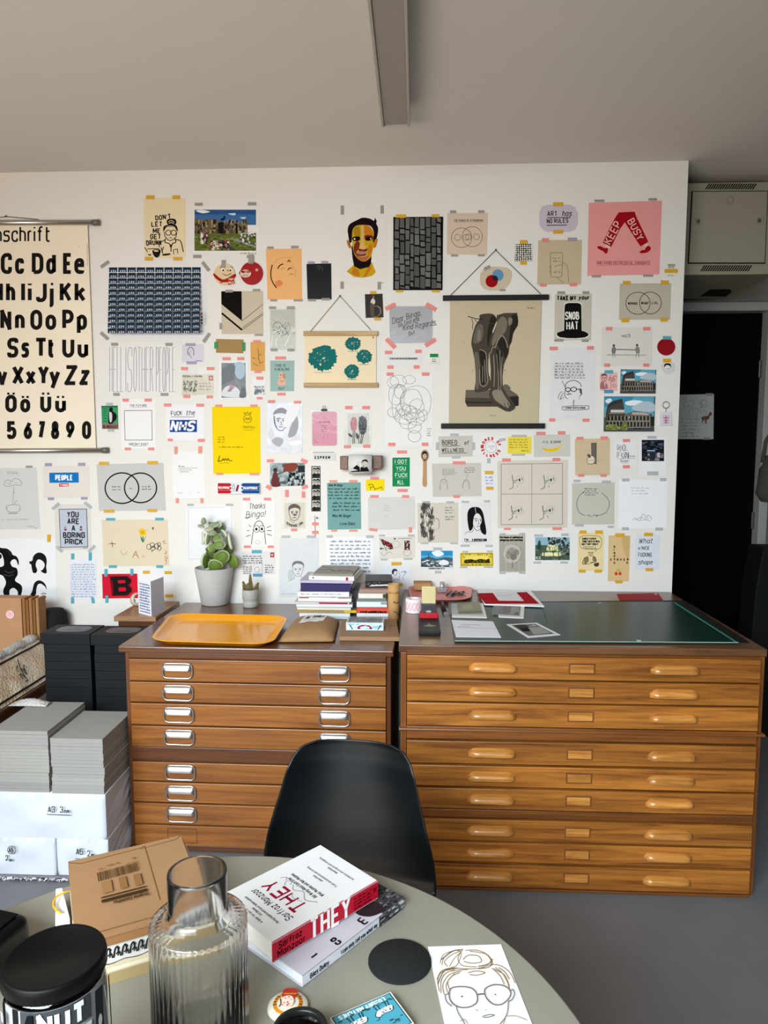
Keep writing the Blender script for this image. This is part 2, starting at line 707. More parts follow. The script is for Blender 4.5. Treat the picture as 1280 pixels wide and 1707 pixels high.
    def portrait(s, col, w_, cx, cy, rx, ry, hair=None, glasses=False):
        """simple line portrait: jaw, ears, eyes, brows, nose and mouth"""
        q = [(cx - rx, cy - ry * 0.5), (cx - rx * 0.95, cy + ry * 0.2), (cx - rx * 0.5, cy + ry * 0.85), (cx, cy + ry), (cx + rx * 0.5, cy + ry * 0.85), (cx + rx * 0.95, cy + ry * 0.2), (cx + rx, cy - ry * 0.5)]
        s.line(col, w_, s.spline(q))
        for sg in (-1, 1):
            ex = cx + sg * rx * 0.42
            s.line(col, w_, s.spline([(ex - rx * 0.2, cy - ry * 0.02), (ex, cy - ry * 0.1), (ex + rx * 0.2, cy - ry * 0.02)]))
            s.run([('e', col, ex, cy, rx * 0.09, ry * 0.07)])
            s.line(col, w_ * 1.4, [(ex - rx * 0.25, cy - ry * 0.2), (ex + rx * 0.25, cy - ry * 0.24)])
            if glasses:
                s.run([('c', col, w_ * 1.3, ex, cy, rx * 0.36, ry * 0.24)])
        s.line(col, w_, s.spline([(cx, cy), (cx + rx * 0.14, cy + ry * 0.32), (cx - rx * 0.1, cy + ry * 0.34)]))
        s.line(col, w_ * 1.4, s.spline([(cx - rx * 0.3, cy + ry * 0.58), (cx, cy + ry * 0.62), (cx + rx * 0.3, cy + ry * 0.56)]))
        if hair:
            s.run([('ps', hair, [cx - rx * 1.05, cy - ry * 0.2, cx - rx * 1.1, cy - ry * 0.8, cx - rx * 0.5, cy - ry * 1.25, cx + rx * 0.4, cy - ry * 1.25, cx + rx * 1.1, cy - ry * 0.8, cx + rx * 1.03, cy - ry * 0.2, cx + rx * 0.8, cy - ry * 0.6, cx, cy - ry * 0.75, cx - rx * 0.8, cy - ry * 0.55])])


def scaley(ops, k):
    """same drawing with the y axis measured in x units"""
    o = []
    for op in ops or []:
        t = op[0]
        if t == 'f':
            o.append(op[:6] + (op[6] * k, op[7] * k) + op[8:])
        elif t == 'r':
            o.append((t, op[1], op[2], op[3] * k, op[4], op[5] * k))
        elif t == 'n':
            o.append(op[:3] + (op[3] * k, op[4], op[5] * k) + op[6:8] + ((op[8] if len(op) > 8 else 1.0) * k,))
        elif t == 'h':
            o.append(op[:4] + (op[4] * k, op[5], op[6] * k) + op[7:])
        elif t == 'e':
            o.append((t, op[1], op[2], op[3] * k, op[4], op[5] * k))
        else:
            i = 2 if t in ('p', 'ps') else 3
            o.append(op[:i] + ([v * k if j % 2 else v for j, v in enumerate(op[i])],) + op[i + 1:])
    return o


# ------------------------------------------------------------------ the setting
WALL_Y, CEIL = 3.57, 2.98
WALL_RX = 1.262
white_wall = M('e9e7e1', 0.85, 0, 0.012, 14, 0.05)
ceil_m = M('dedad4', 0.9, 0, 0.012, 6)
dark_grey_wall = M('8e8f8b', 0.8, 0, 0.03, 9)
floor_m = M('6f7072', 0.42, 0, 0.10, 7, 0.05)


def struct(name, c, d, m, bev=0.0):
    return tag(B().box((0, 0, 0), d, m, bev).done(name, None, c), kind='structure')


struct('floor', (-0.7, 0.9, -0.05), (6.8, 8.0, 0.1), floor_m)
struct('ceiling', (-0.7, 0.9, CEIL + 0.05), (6.8, 8.0, 0.1), ceil_m)
struct('wall_front', ((-4 + WALL_RX) / 2, WALL_Y + 0.06, CEIL / 2), (4 + WALL_RX, 0.12, CEIL), white_wall)
struct('wall_left', (-4.05, 0.9, CEIL / 2), (0.1, 8.0, CEIL), M('8f8578', 0.85))
struct('wall_right', (2.65, 0.9, CEIL / 2), (0.1, 8.0, CEIL), dark_grey_wall)
struct('wall_rear', (-0.7, -1.95, CEIL / 2), (6.8, 0.1, CEIL), M('6f675e', 0.85))
DOOR_Y = 4.42
dx0 = WALL_RX - 0.35
p_tr = on_y(1272, 522, DOOR_Y)
DXR, DZT = p_tr.x, p_tr.z
# passage wall behind the partition: header above the door, panel beside it
struct('wall_passage', ((dx0 + 2.6) / 2, DOOR_Y + 0.06, (DZT + CEIL) / 2 + 0.03), (2.6 - dx0, 0.1, CEIL - DZT - 0.06), dark_grey_wall)
struct('wall_passage_side', ((DXR + 0.1 + 2.6) / 2, DOOR_Y + 0.06, (DZT + 0.06) / 2), (2.6 - DXR - 0.1, 0.1, DZT + 0.06), M('929595', 0.8, 0, 0.04, 9))
struct('wall_passage_left', (dx0 - 0.05, 4.05, CEIL / 2), (0.1, 0.7, CEIL), dark_grey_wall)
d = tag(empty('door_1', ((dx0 + DXR) / 2, DOOR_Y, 0)), kind='structure')
B().box((0, 0.03, DZT / 2), (DXR - dx0, 0.045, DZT), M('050506', 0.7, 0, 0.02, 20, 0, 0, 0.05)).done('door_leaf', d)
fr = B()
fr.box(((DXR - dx0) / 2 + 0.03, 0.0, DZT / 2), (0.05, 0.12, DZT + 0.08), M('9fa09b', 0.6), 0.004)
fr.box((0, 0.0, DZT + 0.03), (DXR - dx0 + 0.11, 0.12, 0.05), M('9fa09b', 0.6), 0.004)
fr.done('door_frame', d)
hg = B()
for hz in (0.35, 1.2, 2.1):
    hg.box(((DXR - dx0) / 2 - 0.002, -0.005, hz), (0.02, 0.012, 0.1), M('6c6c6a', 0.4, 0.8), 0.002)
hg.done('hinge', d)

# ------------------------------------------------------------------ things on the wall
ORG = {'A': (0, 300), 'B': (0, 680), 'C': (220, 300), 'D': (280, 640), 'E': (480, 320), 'F': (500, 680), 'G': (720, 320), 'H': (700, 680), 'I': (960, 260), 'J': (960, 600)}
TAPE = {'P': ('f08f86', 0.12), 'O': ('f6a68c', 0.3), 'Y': ('e0ac12', 0.08), 'G': ('a9a59c', 0.35), 'L': ('a9a2bb', 0.15), 'B': ('55b2c4', 0.15), 'K': ('4f9cc8', 0.15), 'N': ('1f8d4a', 0.0), 'C': ('c6cccd', 0.5)}


def tape_mat(k):
    nm = 'washi_tape_' + k
    if nm in MATS:
        return MATS[nm]
    h, t = TAPE[k]
    m, nt, b = newmat(nm)
    n = nt.nodes.new('ShaderNodeTexNoise')
    n.inputs['Scale'].default_value = 90
    rp = nt.nodes.new('ShaderNodeMapRange')
    rp.inputs[3].default_value = max(0, 1 - t - 0.06)
    rp.inputs[4].default_value = min(1, 1 - t + 0.06)
    nt.links.new(n.outputs['Fac'], rp.inputs[0])
    nt.links.new(rp.outputs[0], b.inputs['Alpha'])
    b.inputs['Base Color'].default_value = lin(h) + (1,)
    b.inputs['Roughness'].default_value = 0.6
    MATS[nm] = m
    return m


def corners(sh):
    if len(sh) == 4:
        x0, y0, x1, y1 = sh
        return [(x0, y0), (x1, y0), (x1, y1), (x0, y1)]
    return list(zip(sh[0::2], sh[1::2]))


def circle_pts(cx, cy, rx, ry, n=40):
    q = []
    for i in range(n):
        a = 2 * math.pi * i / n
        q += [cx + rx * math.cos(a), cy + ry * math.sin(a)]
    return q


PSP = 0.12


def paper(name, label, cat, org, sh, col, ops=(), tapes='', sleeve=None, off=0.0004, th=0.0006, group=None, rough=0.75, seed=1, mat=None):
    ox, oy = ORG[org]
    cs = corners(sh)
    mx = sum(p[0] for p in cs) / len(cs)
    my = sum(p[1] for p in cs) / len(cs)
    y = WALL_Y - off - th
    C0 = on_y(ox + mx / 4, oy + my / 4, y)

    def mp(px, py):
        return on_y(ox + px / 4, oy + py / 4, y) - C0
    b = B()
    b.prism([mp(*p) for p in cs], mat or M(col, rough, 0, 0.03, 25, 0, 0, PSP), (0, th, 0))
    cv = Canvas(b, mp, (0, -1, 0))
    cv.rnd = random.Random(seed * 17 + int(mx * 3 + my))
    cv.run(ops)
    o = b.done(name, None, C0, fix=False)
    tag(o, label, cat, group)
    if sleeve:
        sb = B()
        pts = [mp(*p) + Vector((0, -0.0035, 0)) for p in corners(sleeve)]
        sb.face(pts, film())
        sb.done('plastic_sleeve', o, fix=False)
    for grp in tapes.split('|'):
        grp = grp.strip()
        if not grp:
            continue
        k = grp[0]
        for t in grp[1:].split(';'):
            v = [float(q) for q in t.split(',')]
            cx, cy, w_, h = v[:4]
            a = math.radians(v[4]) if len(v) > 4 else 0
            tb = B()
            pts = []
            for sx, sy in ((-1, -1), (1, -1), (1, 1), (-1, 1)):
                lx, ly = sx * w_ / 2, sy * h / 2
                pts.append(mp(cx + lx * math.cos(a) - ly * math.sin(a), cy + lx * math.sin(a) + ly * math.cos(a)))
            cen = sum(pts, Vector()) / 4
            lift = Vector((0, -0.0042 if sleeve else -0.0026, 0))
            tb.prism([p - cen for p in pts], tape_mat(k), (0, 0.0002, 0))
            tb.done('tape', o, cen + lift, fix=False)
    return o


K = '1d1b1a'   # black ink
G1 = '8c8a86'  # pencil
G2 = '5a5856'
# -- alphabet wall chart with steel tubes
ox, oy = ORG['A']


def wp(px, py, off):
    return on_y(px, py, WALL_Y - off)


def hang_chart(name, label, cat, sheet_px, col, off, bars, cord, bar_mat, round_r=None, ops=(), org='A', cordcol='5d5750', bar_name='bar', caps=None):
    c0 = wp(sum(p[0] for p in sheet_px) / 4, sum(p[1] for p in sheet_px) / 4, off)
    root = thing(name, label, cat, c0)
    b = B()
    b.prism([wp(x, y, off) - c0 for x, y in sheet_px], M(col, 0.7, 0, 0.05, 5), (0, 0.0008, 0))
    gx, gy = ORG[org]
    cv = Canvas(b, lambda x, y: wp(gx + x / 4, gy + y / 4, off) - c0, (0, -1, 0))
    cv.run(ops)
    b.done('sheet', root, fix=False)
    for (x0, y0, x1, y1, hpx) in bars:
        bb = B()
        p, q = wp(x0, y0, off + 0.004) - c0, wp(x1, y1, off + 0.004) - c0
        if round_r:
            bb.tube([p, q], round_r, bar_mat, 16)
        else:
            hh = (wp(x0, y0, off) - wp(x0, y0 + hpx, off)).length
            L = (q - p).length
            bb.box((p + q) / 2, (L, 0.014, hh), bar_mat, 0.0015, Matrix.Rotation(math.atan2((q - p).z, (q - p).x) * -1, 3, 'Y'))
        o = bb.done(bar_name, root)
        if caps:
            for e, s_ in ((p, -1), (q, 1)):
                cb = B()
                u = (q - p).normalized() * s_
                cb.tube([e - u * 0.03, e + u * 0.002], round_r * 1.16, caps, 16)
                cb.done('end_cap', o)
    if cord:
        pts = [wp(x, y, 0.006 if i in (0, len(cord) - 1) else 0.004) - c0 for i, (x, y) in enumerate(cord)]
        cb = B()
        for a, b_ in zip(pts, pts[1:]):
            cb.tube([a, b_], 0.0018, M(cordcol, 0.8), 6)
        cb.done('cord', root)
        n = B()
        t = pts[len(pts) // 2]
        n.tube([t + Vector((0, 0.0045, 0)), t + Vector((0, -0.008, 0))], [0.0025, 0.004], M('3a3835', 0.4, 0.8), 8)
        n.done('nail', root)
    return root


T2 = 1728
chart_ops = [
    ('t', K, 12, 'Norm', -420, 408, 92), ('f', K, 12, 'nschrift', -32, 332, 408, 94),
    ('g', K, 26, [('A', -250, -165), ('a', -150, -90), ('B', -420, -345), ('b', -330, -270)], 627, 140),
    ('g', K, 26, [('C', 5, 80), ('c', 100, 160), ('D', 212, 290), ('d', 308, 373), ('E', 420, 485), ('e', 495, 561)], 627, 140),
    ('g', K, 26, [('H', -60, 20), ('h', 40, 102), ('I', 140, 168), ('i', 185, 212), ('J', 240, 312), ('j', 318, 358), ('K', 398, 478), ('k', 497, 572)], 815, 137),
    ('g', K, 26, [('N', 2, 76), ('n', 100, 165), ('O', 202, 282), ('o', 303, 375), ('P', 415, 492), ('p', 512, 580)], 1000, 135),
    ('g', K, 26, [('R', -150, -80), ('r', -60, -15), ('S', 48, 123), ('s', 143, 194), ('T', 228, 318), ('t', 316, 368), ('U', 415, 496), ('u', 517, 588)], 1185, 133),
    ('g', K, 26, [('v', -20, 50), ('X', 80, 160), ('x', 170, 240), ('Y', 252, 328), ('y', 328, 402), ('Z', 430, 515), ('z', 530, 597)], 1368, 133),
    ('g', K, 26, [('\u00c4', -190, -110), ('\u00e4', -95, -30), ('\u00d6', 35, 112), ('\u00f6', 135, 202), ('\u00dc', 268, 342), ('\u00fc', 368, 440)], 1550, 118),
    ('g', K, 25, [('4', -60, -5), ('5', 48, 110), ('6', 158, 215), ('7', 250, 300), ('8', 340, 395), ('9', 440, 497), ('0', 547, 608)], T2, 120),
    ('p', 'd8c7a4', [578, 420, 585, 425, 586, 560, 580, 580]), ('e', 'b99a70', 528, 443, 3, 3)]
hang_chart('wall_chart', 'tall cream alphabet lettering chart hanging between two steel tubes at far left', 'wall chart',
           [(-150, 377), (146, 375), (160, 747.5), (-152, 750)], 'f3e9d2', 0.011,
           [(-170, 371.5, 165, 371, 0), (-168, 752.5, 180, 750.5, 0)], [(-42, 367), (11, 361), (64, 366)], M('b9b6b0', 0.3, 0.9), 0.0125,
           chart_ops, 'A', bar_name='tube', caps=M('77746c', 0.5, 0.3))

# -- oak framed bush print
TE = '1f6f6b'
rb = random.Random(3)


def bush(cx, cy, rx, ry):
    q = []
    n = 64
    for i in range(n):
        a = 2 * math.pi * i / n
        r = rb.uniform(0.84, 1.06)
        q += [cx + rx * r * math.cos(a), cy + ry * r * math.sin(a)]
    ops = [('p', TE, q)]
    for i in range(16):
        a, r = rb.uniform(0, 6.28), rb.uniform(0, 0.6)
        x, y = cx + rx * r * math.cos(a), cy + ry * r * math.sin(a)
        s = rb.uniform(0.05, 0.13) * rx
        ops.append(('p', 'ecd9b4', [x, y, x + s, y - s * 0.7, x + s * 0.5, y + s * 0.5]))
    ops.append(('l', TE, 4, [cx, cy + ry * 0.5, cx - 4, cy + ry * 1.12]))
    ops.append(('l', '8b9b84', 3, [cx - rx * 0.6, cy + ry * 1.12, cx + rx * 0.6, cy + ry * 1.1]))
    return ops


hang_chart('hanging_print', 'cream print of four teal bushes hanging between two oak battens', 'print',
           [(507.5, 559), (627, 559), (627, 639), (507.5, 639)], 'f1dfba', 0.006,
           [(505.7, 556, 629.6, 556, 7.5), (506.2, 642, 630, 642, 7.5)], [(517.5, 552), (566.5, 493.5), (617.5, 550)],
           wood('oak_batten', 'a98a5a', 'cfae7c', (2, 30, 30), 0.6, 0.05, 0), None,
           bush(233, 1108, 98, 86) + bush(433, 1012, 56, 46) + bush(507, 1098, 54, 48) + bush(425, 1197, 51, 48) + [('l', K, 4, [568, 965, 568, 978])], 'E', 'a49c90', 'batten')

# -- anatomical legs chart
LG, LD, LM, LL = '6a6357', '2e2a25', '4b453c', '9a917f'
leg_ops = [
    ('p', LM, [225, 1320, 520, 1318, 578, 1365, 578, 1425, 545, 1432, 235, 1432, 220, 1400]),
    ('p', LG, [225, 1320, 520, 1318, 575, 1355, 420, 1375, 222, 1372]), ('r', LD, 226, 1400, 400, 1408), ('p', LD, [510, 1370, 578, 1362, 578, 1425, 540, 1430]),
    ('ps', LM, [322, 818, 400, 812, 432, 850, 425, 900, 395, 960, 385, 1030, 378, 1120, 385, 1230, 392, 1300, 350, 1330, 290, 1335, 284, 1310, 292, 1250, 288, 1150, 272, 1060, 262, 1000, 285, 900, 315, 850]),
    ('ps', LD, [395, 830, 430, 850, 422, 900, 395, 955, 384, 1010, 372, 1030, 368, 950]),
    ('ps', LG, [288, 920, 318, 880, 340, 900, 335, 980, 300, 1010, 275, 1000]), ('ps', '857c6c', [305, 930, 322, 925, 322, 985, 302, 990]),
    ('ps', LG, [282, 1080, 310, 1080, 320, 1200, 312, 1300, 292, 1310, 290, 1200]),
    ('ps', LD, [318, 1060, 350, 1070, 370, 1110, 350, 1160, 325, 1150]), ('ps', LD, [322, 1170, 350, 1160, 360, 1230, 345, 1285, 325, 1270]),
    ('s', LL, 5, [318, 1050, 345, 1060, 362, 1090, 366, 1200, 372, 1260, 350, 1295, 322, 1280, 318, 1180]), ('s', LL, 4, [338, 1160, 336, 1270]), ('s', LL, 4, [350, 1120, 354, 1270]),
    ('s', LD, 5, [238, 830, 268, 838, 292, 845, 340, 850]), ('s', LM, 4, [262, 845, 272, 870, 268, 915]), ('s', LM, 4, [285, 850, 310, 870, 420, 880]),
    ('p', LM, [432, 822, 480, 808, 568, 806, 575, 860, 572, 890, 545, 935, 520, 1010, 510, 1080, 480, 1150, 470, 1230, 472, 1290, 500, 1350, 552, 1420, 556, 1440, 545, 1452, 520, 1465, 490, 1462, 440, 1435, 395, 1390, 378, 1350, 390, 1300, 392, 1180, 384, 1090, 376, 1030, 388, 970, 412, 900, 428, 860]),
    ('ps', '7b7262', [440, 860, 470, 830, 500, 860, 490, 930, 440, 980, 405, 1030, 400, 990, 420, 930]), ('ps', LD, [535, 820, 568, 830, 572, 885, 545, 930, 530, 1000, 512, 1020, 520, 920]), ('ps', '857c6c', [510, 840, 535, 845, 530, 880, 512, 890]),
    ('ps', LD, [438, 1010, 465, 968, 495, 1005, 508, 1070, 485, 1110, 470, 1060, 450, 1050]), ('ps', LD, [425, 1060, 445, 1060, 450, 1160, 440, 1200, 428, 1150]), ('ps', LD, [458, 1060, 470, 1070, 470, 1140, 455, 1180]),
    ('s', 'a89e8a', 5, [420, 1040, 440, 990, 466, 958, 492, 990, 504, 1040]), ('s', 'a89e8a', 4, [390, 1080, 402, 1040, 420, 1035]), ('s', LL, 5, [410, 1090, 416, 1200, 412, 1300]), ('s', LL, 4, [430, 1080, 440, 1200, 442, 1300, 430, 1380]),
    ('s', LL, 4, [452, 1060, 456, 1200, 462, 1300]), ('s', LL, 4, [468, 1100, 462, 1180, 462, 1280]), ('s', LL, 4, [440, 1300, 452, 1350, 480, 1400]), ('s', LL, 4, [450, 1300, 470, 1340, 500, 1390]), ('s', LL, 4, [425, 1320, 428, 1360, 445, 1390]),
    ('ps', '8d8473', [402, 1330, 450, 1320, 490, 1370, 520, 1420, 500, 1440, 450, 1410, 415, 1380]), ('s', LD, 4, [455, 1415, 470, 1440]), ('s', LD, 4, [480, 1410, 494, 1440]), ('s', LD, 4, [502, 1405, 520, 1440]), ('s', LD, 4, [522, 1400, 540, 1432]),
    ('s', LL, 4, [440, 1330, 470, 1380]), ('s', LL, 4, [432, 1340, 450, 1385]), ('ps', LG, [475, 1290, 500, 1285, 522, 1305, 515, 1318, 480, 1320]),
    ('p', 'cdc3aa', [430, 862, 434, 868, 424, 900, 406, 945, 402, 930, 416, 895]), ('ps', 'd5cdb8', [376, 1110, 380, 1150, 386, 1215, 382, 1230, 376, 1190]),
    ('h', G2, 2, 635, 765, 685, 782, 1), ('e', G2, 210, 1000, 3, 2), ('e', G2, 272, 1192, 5, 2), ('e', G2, 485, 1190, 6, 2), ('h', G1, 2, 385, 1485, 430, 1495, 1)]
hang_chart('anatomy_chart', 'grey brown engraving of two dissected legs hanging between black wooden bars', 'wall chart',
           [(750, 501), (902.5, 501), (897, 707), (748, 707)], 'c6b89a', 0.007,
           [(738, 497, 914.5, 495.5, 8.5), (735, 710.2, 908, 710, 8.5)], [(751, 492), (826, 417), (901, 490)], M('1b1918', 0.5), None, leg_ops, 'G', '6a645a', 'bar')

# -- block: upper left
paper('art_print', 'cream print of bespectacled figure with bun and brush lettering, amber tape corners', 'print', 'A', [957, 120, 1238, 121, 1236, 522, 962, 520], 'ead9b4', [
    ('t', K, 7, "DON'T", 1040, 268, 28, dict(rot=-7, jit=.05, sx=.9)), ('t', K, 7, 'LET', 1012, 309, 29, dict(jit=.05, sx=.9)), ('t', K, 7, 'ME', 1022, 354, 28, dict(jit=.05, sx=.9)),
    ('t', K, 7, 'GET', 1004, 393, 29, dict(jit=.05, sx=.9)), ('t', K, 7, 'DRUNK', 978, 435, 29, dict(rot=-2, jit=.05, sx=.72)),
    ('ps', K, [1112, 270, 1135, 258, 1168, 262, 1176, 285, 1160, 302, 1120, 298]), ('s', 'ead9b4', 4, [1122, 280, 1142, 270, 1162, 282]), ('s', 'ead9b4', 4, [1125, 290, 1145, 284, 1160, 294]),
    ('ps', K, [1090, 345, 1092, 310, 1130, 298, 1170, 300, 1184, 325, 1182, 345, 1165, 318, 1130, 312, 1105, 322]), ('s', 'ead9b4', 3, [1105, 318, 1135, 306, 1168, 316]),
    ('c', K, 5, 1122, 352, 17, 17), ('c', K, 5, 1158, 352, 17, 17), ('s', K, 5, [1096, 345, 1100, 375, 1125, 402, 1150, 400, 1172, 380, 1178, 350]), ('l', K, 4, [1130, 386, 1148, 386]),
    ('s', K, 6, [1105, 390, 1100, 415, 1128, 425, 1140, 450, 1150, 425, 1172, 415, 1165, 388]), ('s', K, 5, [1098, 400, 1070, 420, 1062, 450]), ('s', K, 6, [1172, 398, 1205, 410, 1222, 480]), ('l', K, 6, [1140, 430, 1140, 478]),
    ('l', K, 5, [985, 460, 1062, 458]), ('l', K, 5, [965, 450, 985, 480]), ('ps', K, [1018, 470, 1068, 465, 1065, 500, 1048, 518, 1026, 505]), ('e', 'ead9b4', 1042, 474, 16, 5), ('l', K, 6, [1075, 450, 1085, 490]), ('l', K, 5, [1092, 445, 1082, 470]),
    ('l', K, 4, [1155, 468, 1182, 460, 1185, 490]), ('l', K, 4, [1155, 468, 1160, 495]), ('ps', K, [1085, 495, 1135, 490, 1130, 500, 1090, 505]), ('ps', K, [985, 495, 1010, 498, 1000, 505])],
    'Y 1002,116,55,25;1175,116,50,25;993,526,54,24;1185,526,60,23')
so = []
for r_ in range(12):
    for c_ in range(10):
        x, y = 727 + c_ * 61.6 + r_ * 0.9, 583 + r_ * 37.6
        so += [('r', '33465a', x, y, x + 56, y + 32), ('r', '1d2a3a', x, y + 2, x + 56, y + 12), ('r', 'dfe4e6', x + 13, y + 20, x + 19, y + 29), ('r', 'dfe4e6', x + 27, y + 18, x + 33, y + 29), ('r', 'dfe4e6', x + 40, y + 20, x + 46, y + 29)]
paper('stamp_sheet', 'full sheet of small dark blue stamps in rows, beside the alphabet chart', 'stamps', 'A', [716, 574, 1372, 570, 1376, 1052, 728, 1052], 'e6e8e8', so + [('e', '8a2a33', 1360, 900, 6, 8), ('e', K, 1360, 922, 6, 7), ('e', K, 1360, 942, 6, 7), ('e', K, 1360, 962, 6, 7)],
      'G 700,563,66,22,-35;697,1040,68,22,42;1372,577,74,22,52;1377,1052,72,22,-55')
paper('lettering_print', 'white sheet with very tall thin grey words HELL IS OTHER PEOPLE', 'print', 'A', [722, 1098, 1172, 1098, 1174, 1428, 726, 1430], 'e9e9e8', [
    ('f', '7d7c7b', 3, 'HELL', 730, 822, 1412, 298), ('f', '7d7c7b', 3, 'IS', 838, 880, 1412, 295), ('f', '7d7c7b', 3, 'OTHER', 890, 1020, 1410, 294), ('f', '7d7c7b', 3, 'PEOPLE', 1040, 1166, 1412, 296)],
    'G 765,1096,46,20;1127,1097,48,20;777,1430,42,20;1097,1430,52,20')
paper('flyer', 'small green flyer with dark standing figure, right of the alphabet chart', 'flyer', 'B', [675, -14, 785, -16, 790, 142, 680, 140], '3c9a68', [
    ('r', '255f44', 676, -12, 784, -4), ('r', '9a6f6a', 681, 106, 789, 139), ('f', '4b2f2e', 4, 'BLINDGAST', 686, 784, 134, 18), ('e', K, 740, 12, 13, 16), ('ps', K, [722, 40, 735, 24, 760, 26, 778, 50, 772, 80, 755, 95, 750, 104, 724, 104, 722, 70]),
    ('ps', 'cfd3cf', [728, 34, 742, 30, 748, 50, 745, 90, 732, 92]), ('l', '225c42', 4, [685, 8, 718, 8]), ('l', '225c42', 4, [685, 22, 718, 22]), ('l', '225c42', 4, [685, 36, 712, 36]), ('l', '225c42', 4, [685, 52, 714, 52]), ('l', '225c42', 4, [685, 70, 714, 70]), ('l', '225c42', 4, [685, 88, 714, 88])],
    'C 730,-26,48,18;740,150,44,16')
paper('drawing', 'white sheet with empty square outline under faint title THE FUTURE', 'drawing', 'B', [806, -60, 1036, -60, 1040, 272, 810, 272], 'f0f0ee', [
    ('l', '55534f', 3.5, [828, 18, 1012, 16, 1015, 214, 834, 215], 1), ('f', G2, 2.5, 'THE FUTURE', 864, 980, -10, 13), ('l', G1, 2, [862, -4, 982, -5]), ('f', G2, 2.5, "DOESN'T EXIST", 860, 990, 248, 13), ('l', G1, 2, [880, 254, 980, 253])],
    'P 838,-52,42,20;988,-52,48,20;853,273,40,18;1008,273,40,18')
paper('poster', 'white sheet with blue block logo under handwritten heading', 'poster', 'D', [-14, 140, 240, 140, 244, 376, -12, 376], 'eeeef0', [
    ('t', K, 4, 'FUCK', 22, 210, 26, dict(rot=-3, sx=.8, jit=.08)), ('t', K, 4, 'the', 122, 208, 30, dict(rot=-2, sx=.9, slant=.2)), ('l', K, 3, [22, 220, 178, 220]), ('r', '1c4b93', 12, 240, 193, 321),
    ('t', 'f4f6fa', 15, 'NHS', 20, 308, 56, dict(slant=.22, sx=1.02, R=3))], 'P -2,141,48,20;214,142,50,20;15,373,32,18;222,376,46,20')
paper('poster', 'large bright yellow poster with small crest and signature', 'poster', 'D', [292, 152, 613, 150, 618, 598, 302, 600], 'f3d306', [
    ('c', '8a7416', 4, 530, 232, 27, 26), ('s', '8a7416', 3, [508, 240, 520, 228, 530, 240, 540, 228, 552, 240]), ('l', '8a7416', 4, [510, 205, 508, 190, 520, 200, 530, 186, 541, 200, 552, 190, 550, 205]), ('c', '8a7416', 3, 522, 232, 6, 6), ('c', '8a7416', 3, 540, 232, 6, 6),
    ('f', '8a7416', 2, 'TRUSTEES', 500, 580, 296, 10), ('l', '8a7416', 2, [505, 308, 572, 308]), ('l', '8a7416', 2, [500, 282, 560, 282]), ('h', '8a7416', 2, 330, 345, 385, 395, 3), ('h', '8a7416', 2, 335, 412, 500, 428, 1),
    ('s', K, 4.5, [345, 478, 338, 505, 335, 516, 360, 510, 368, 498, 374, 510, 384, 498, 392, 510, 402, 498, 410, 512, 430, 510]), ('l', '8a7416', 2, [340, 528, 410, 526])],
    'O 338,146,46,18;572,146,46,18;345,600,46,16;575,601,62,16')
ph = [('r', '3f6ea3', 417, 198, 827, 300), ('r', '2c568c', 417, 198, 827, 230), ('ps', 'e7edf2', [425, 205, 470, 200, 520, 212, 470, 222]), ('ps', 'd6dfe8', [640, 225, 690, 222, 680, 236]), ('ps', 'c6d3df', [720, 250, 760, 248, 745, 262]),
      ('p', '6b5f49', [417, 252, 450, 262, 475, 268, 520, 258, 560, 268, 640, 288, 690, 286, 770, 282, 770, 350, 640, 362, 417, 365]), ('n', ['3a342a', '8b7d60', '50482f', '2a261f', 'a39476'], 417, 262, 770, 362, 150, 14, 2.2), ('p', '1c1a17', [575, 285, 610, 283, 612, 362, 578, 362]), ('p', '1c1a17', [692, 290, 704, 290, 704, 358, 690, 358]),
      ('r', '5f6b2e', 417, 358, 827, 472), ('n', ['4c5a22', '7d8a3a', '39441b', '8e8f4e'], 417, 358, 827, 472, 140, 22, .4), ('p', '8b8f8b', [640, 390, 827, 455, 827, 440, 690, 392]), ('p', '46453d', [600, 400, 700, 472, 640, 472, 590, 420]),
      ('n', ['d9cfc4', '5b3a36', '2b2625', 'a86a5a', 'e4dfda', '35435c'], 455, 350, 510, 430, 26, 18, 1.6), ('n', ['d9cfc4', '8a3d38', '2b2625', 'c08a72', 'e4dfda', '35435c'], 520, 400, 650, 470, 60, 20, .8), ('n', ['e8e8e6', 'c5c5c2', '4d4b46'], 720, 340, 827, 430, 40, 14, 1),
      ('ps', K, [590, 262, 606, 256, 615, 240, 622, 246, 618, 262, 600, 272])]
paper('photograph', 'colour photo of castle ruin under blue sky in white border', 'photograph', 'C', [407, 172, 850, 174, 852, 492, 409, 490], 'ece9e4', ph + [('h', G1, 2, 720, 480, 830, 496, 1)], 'G 445,163,52,20;800,160,56,22;435,510,54,22;785,512,40,20')
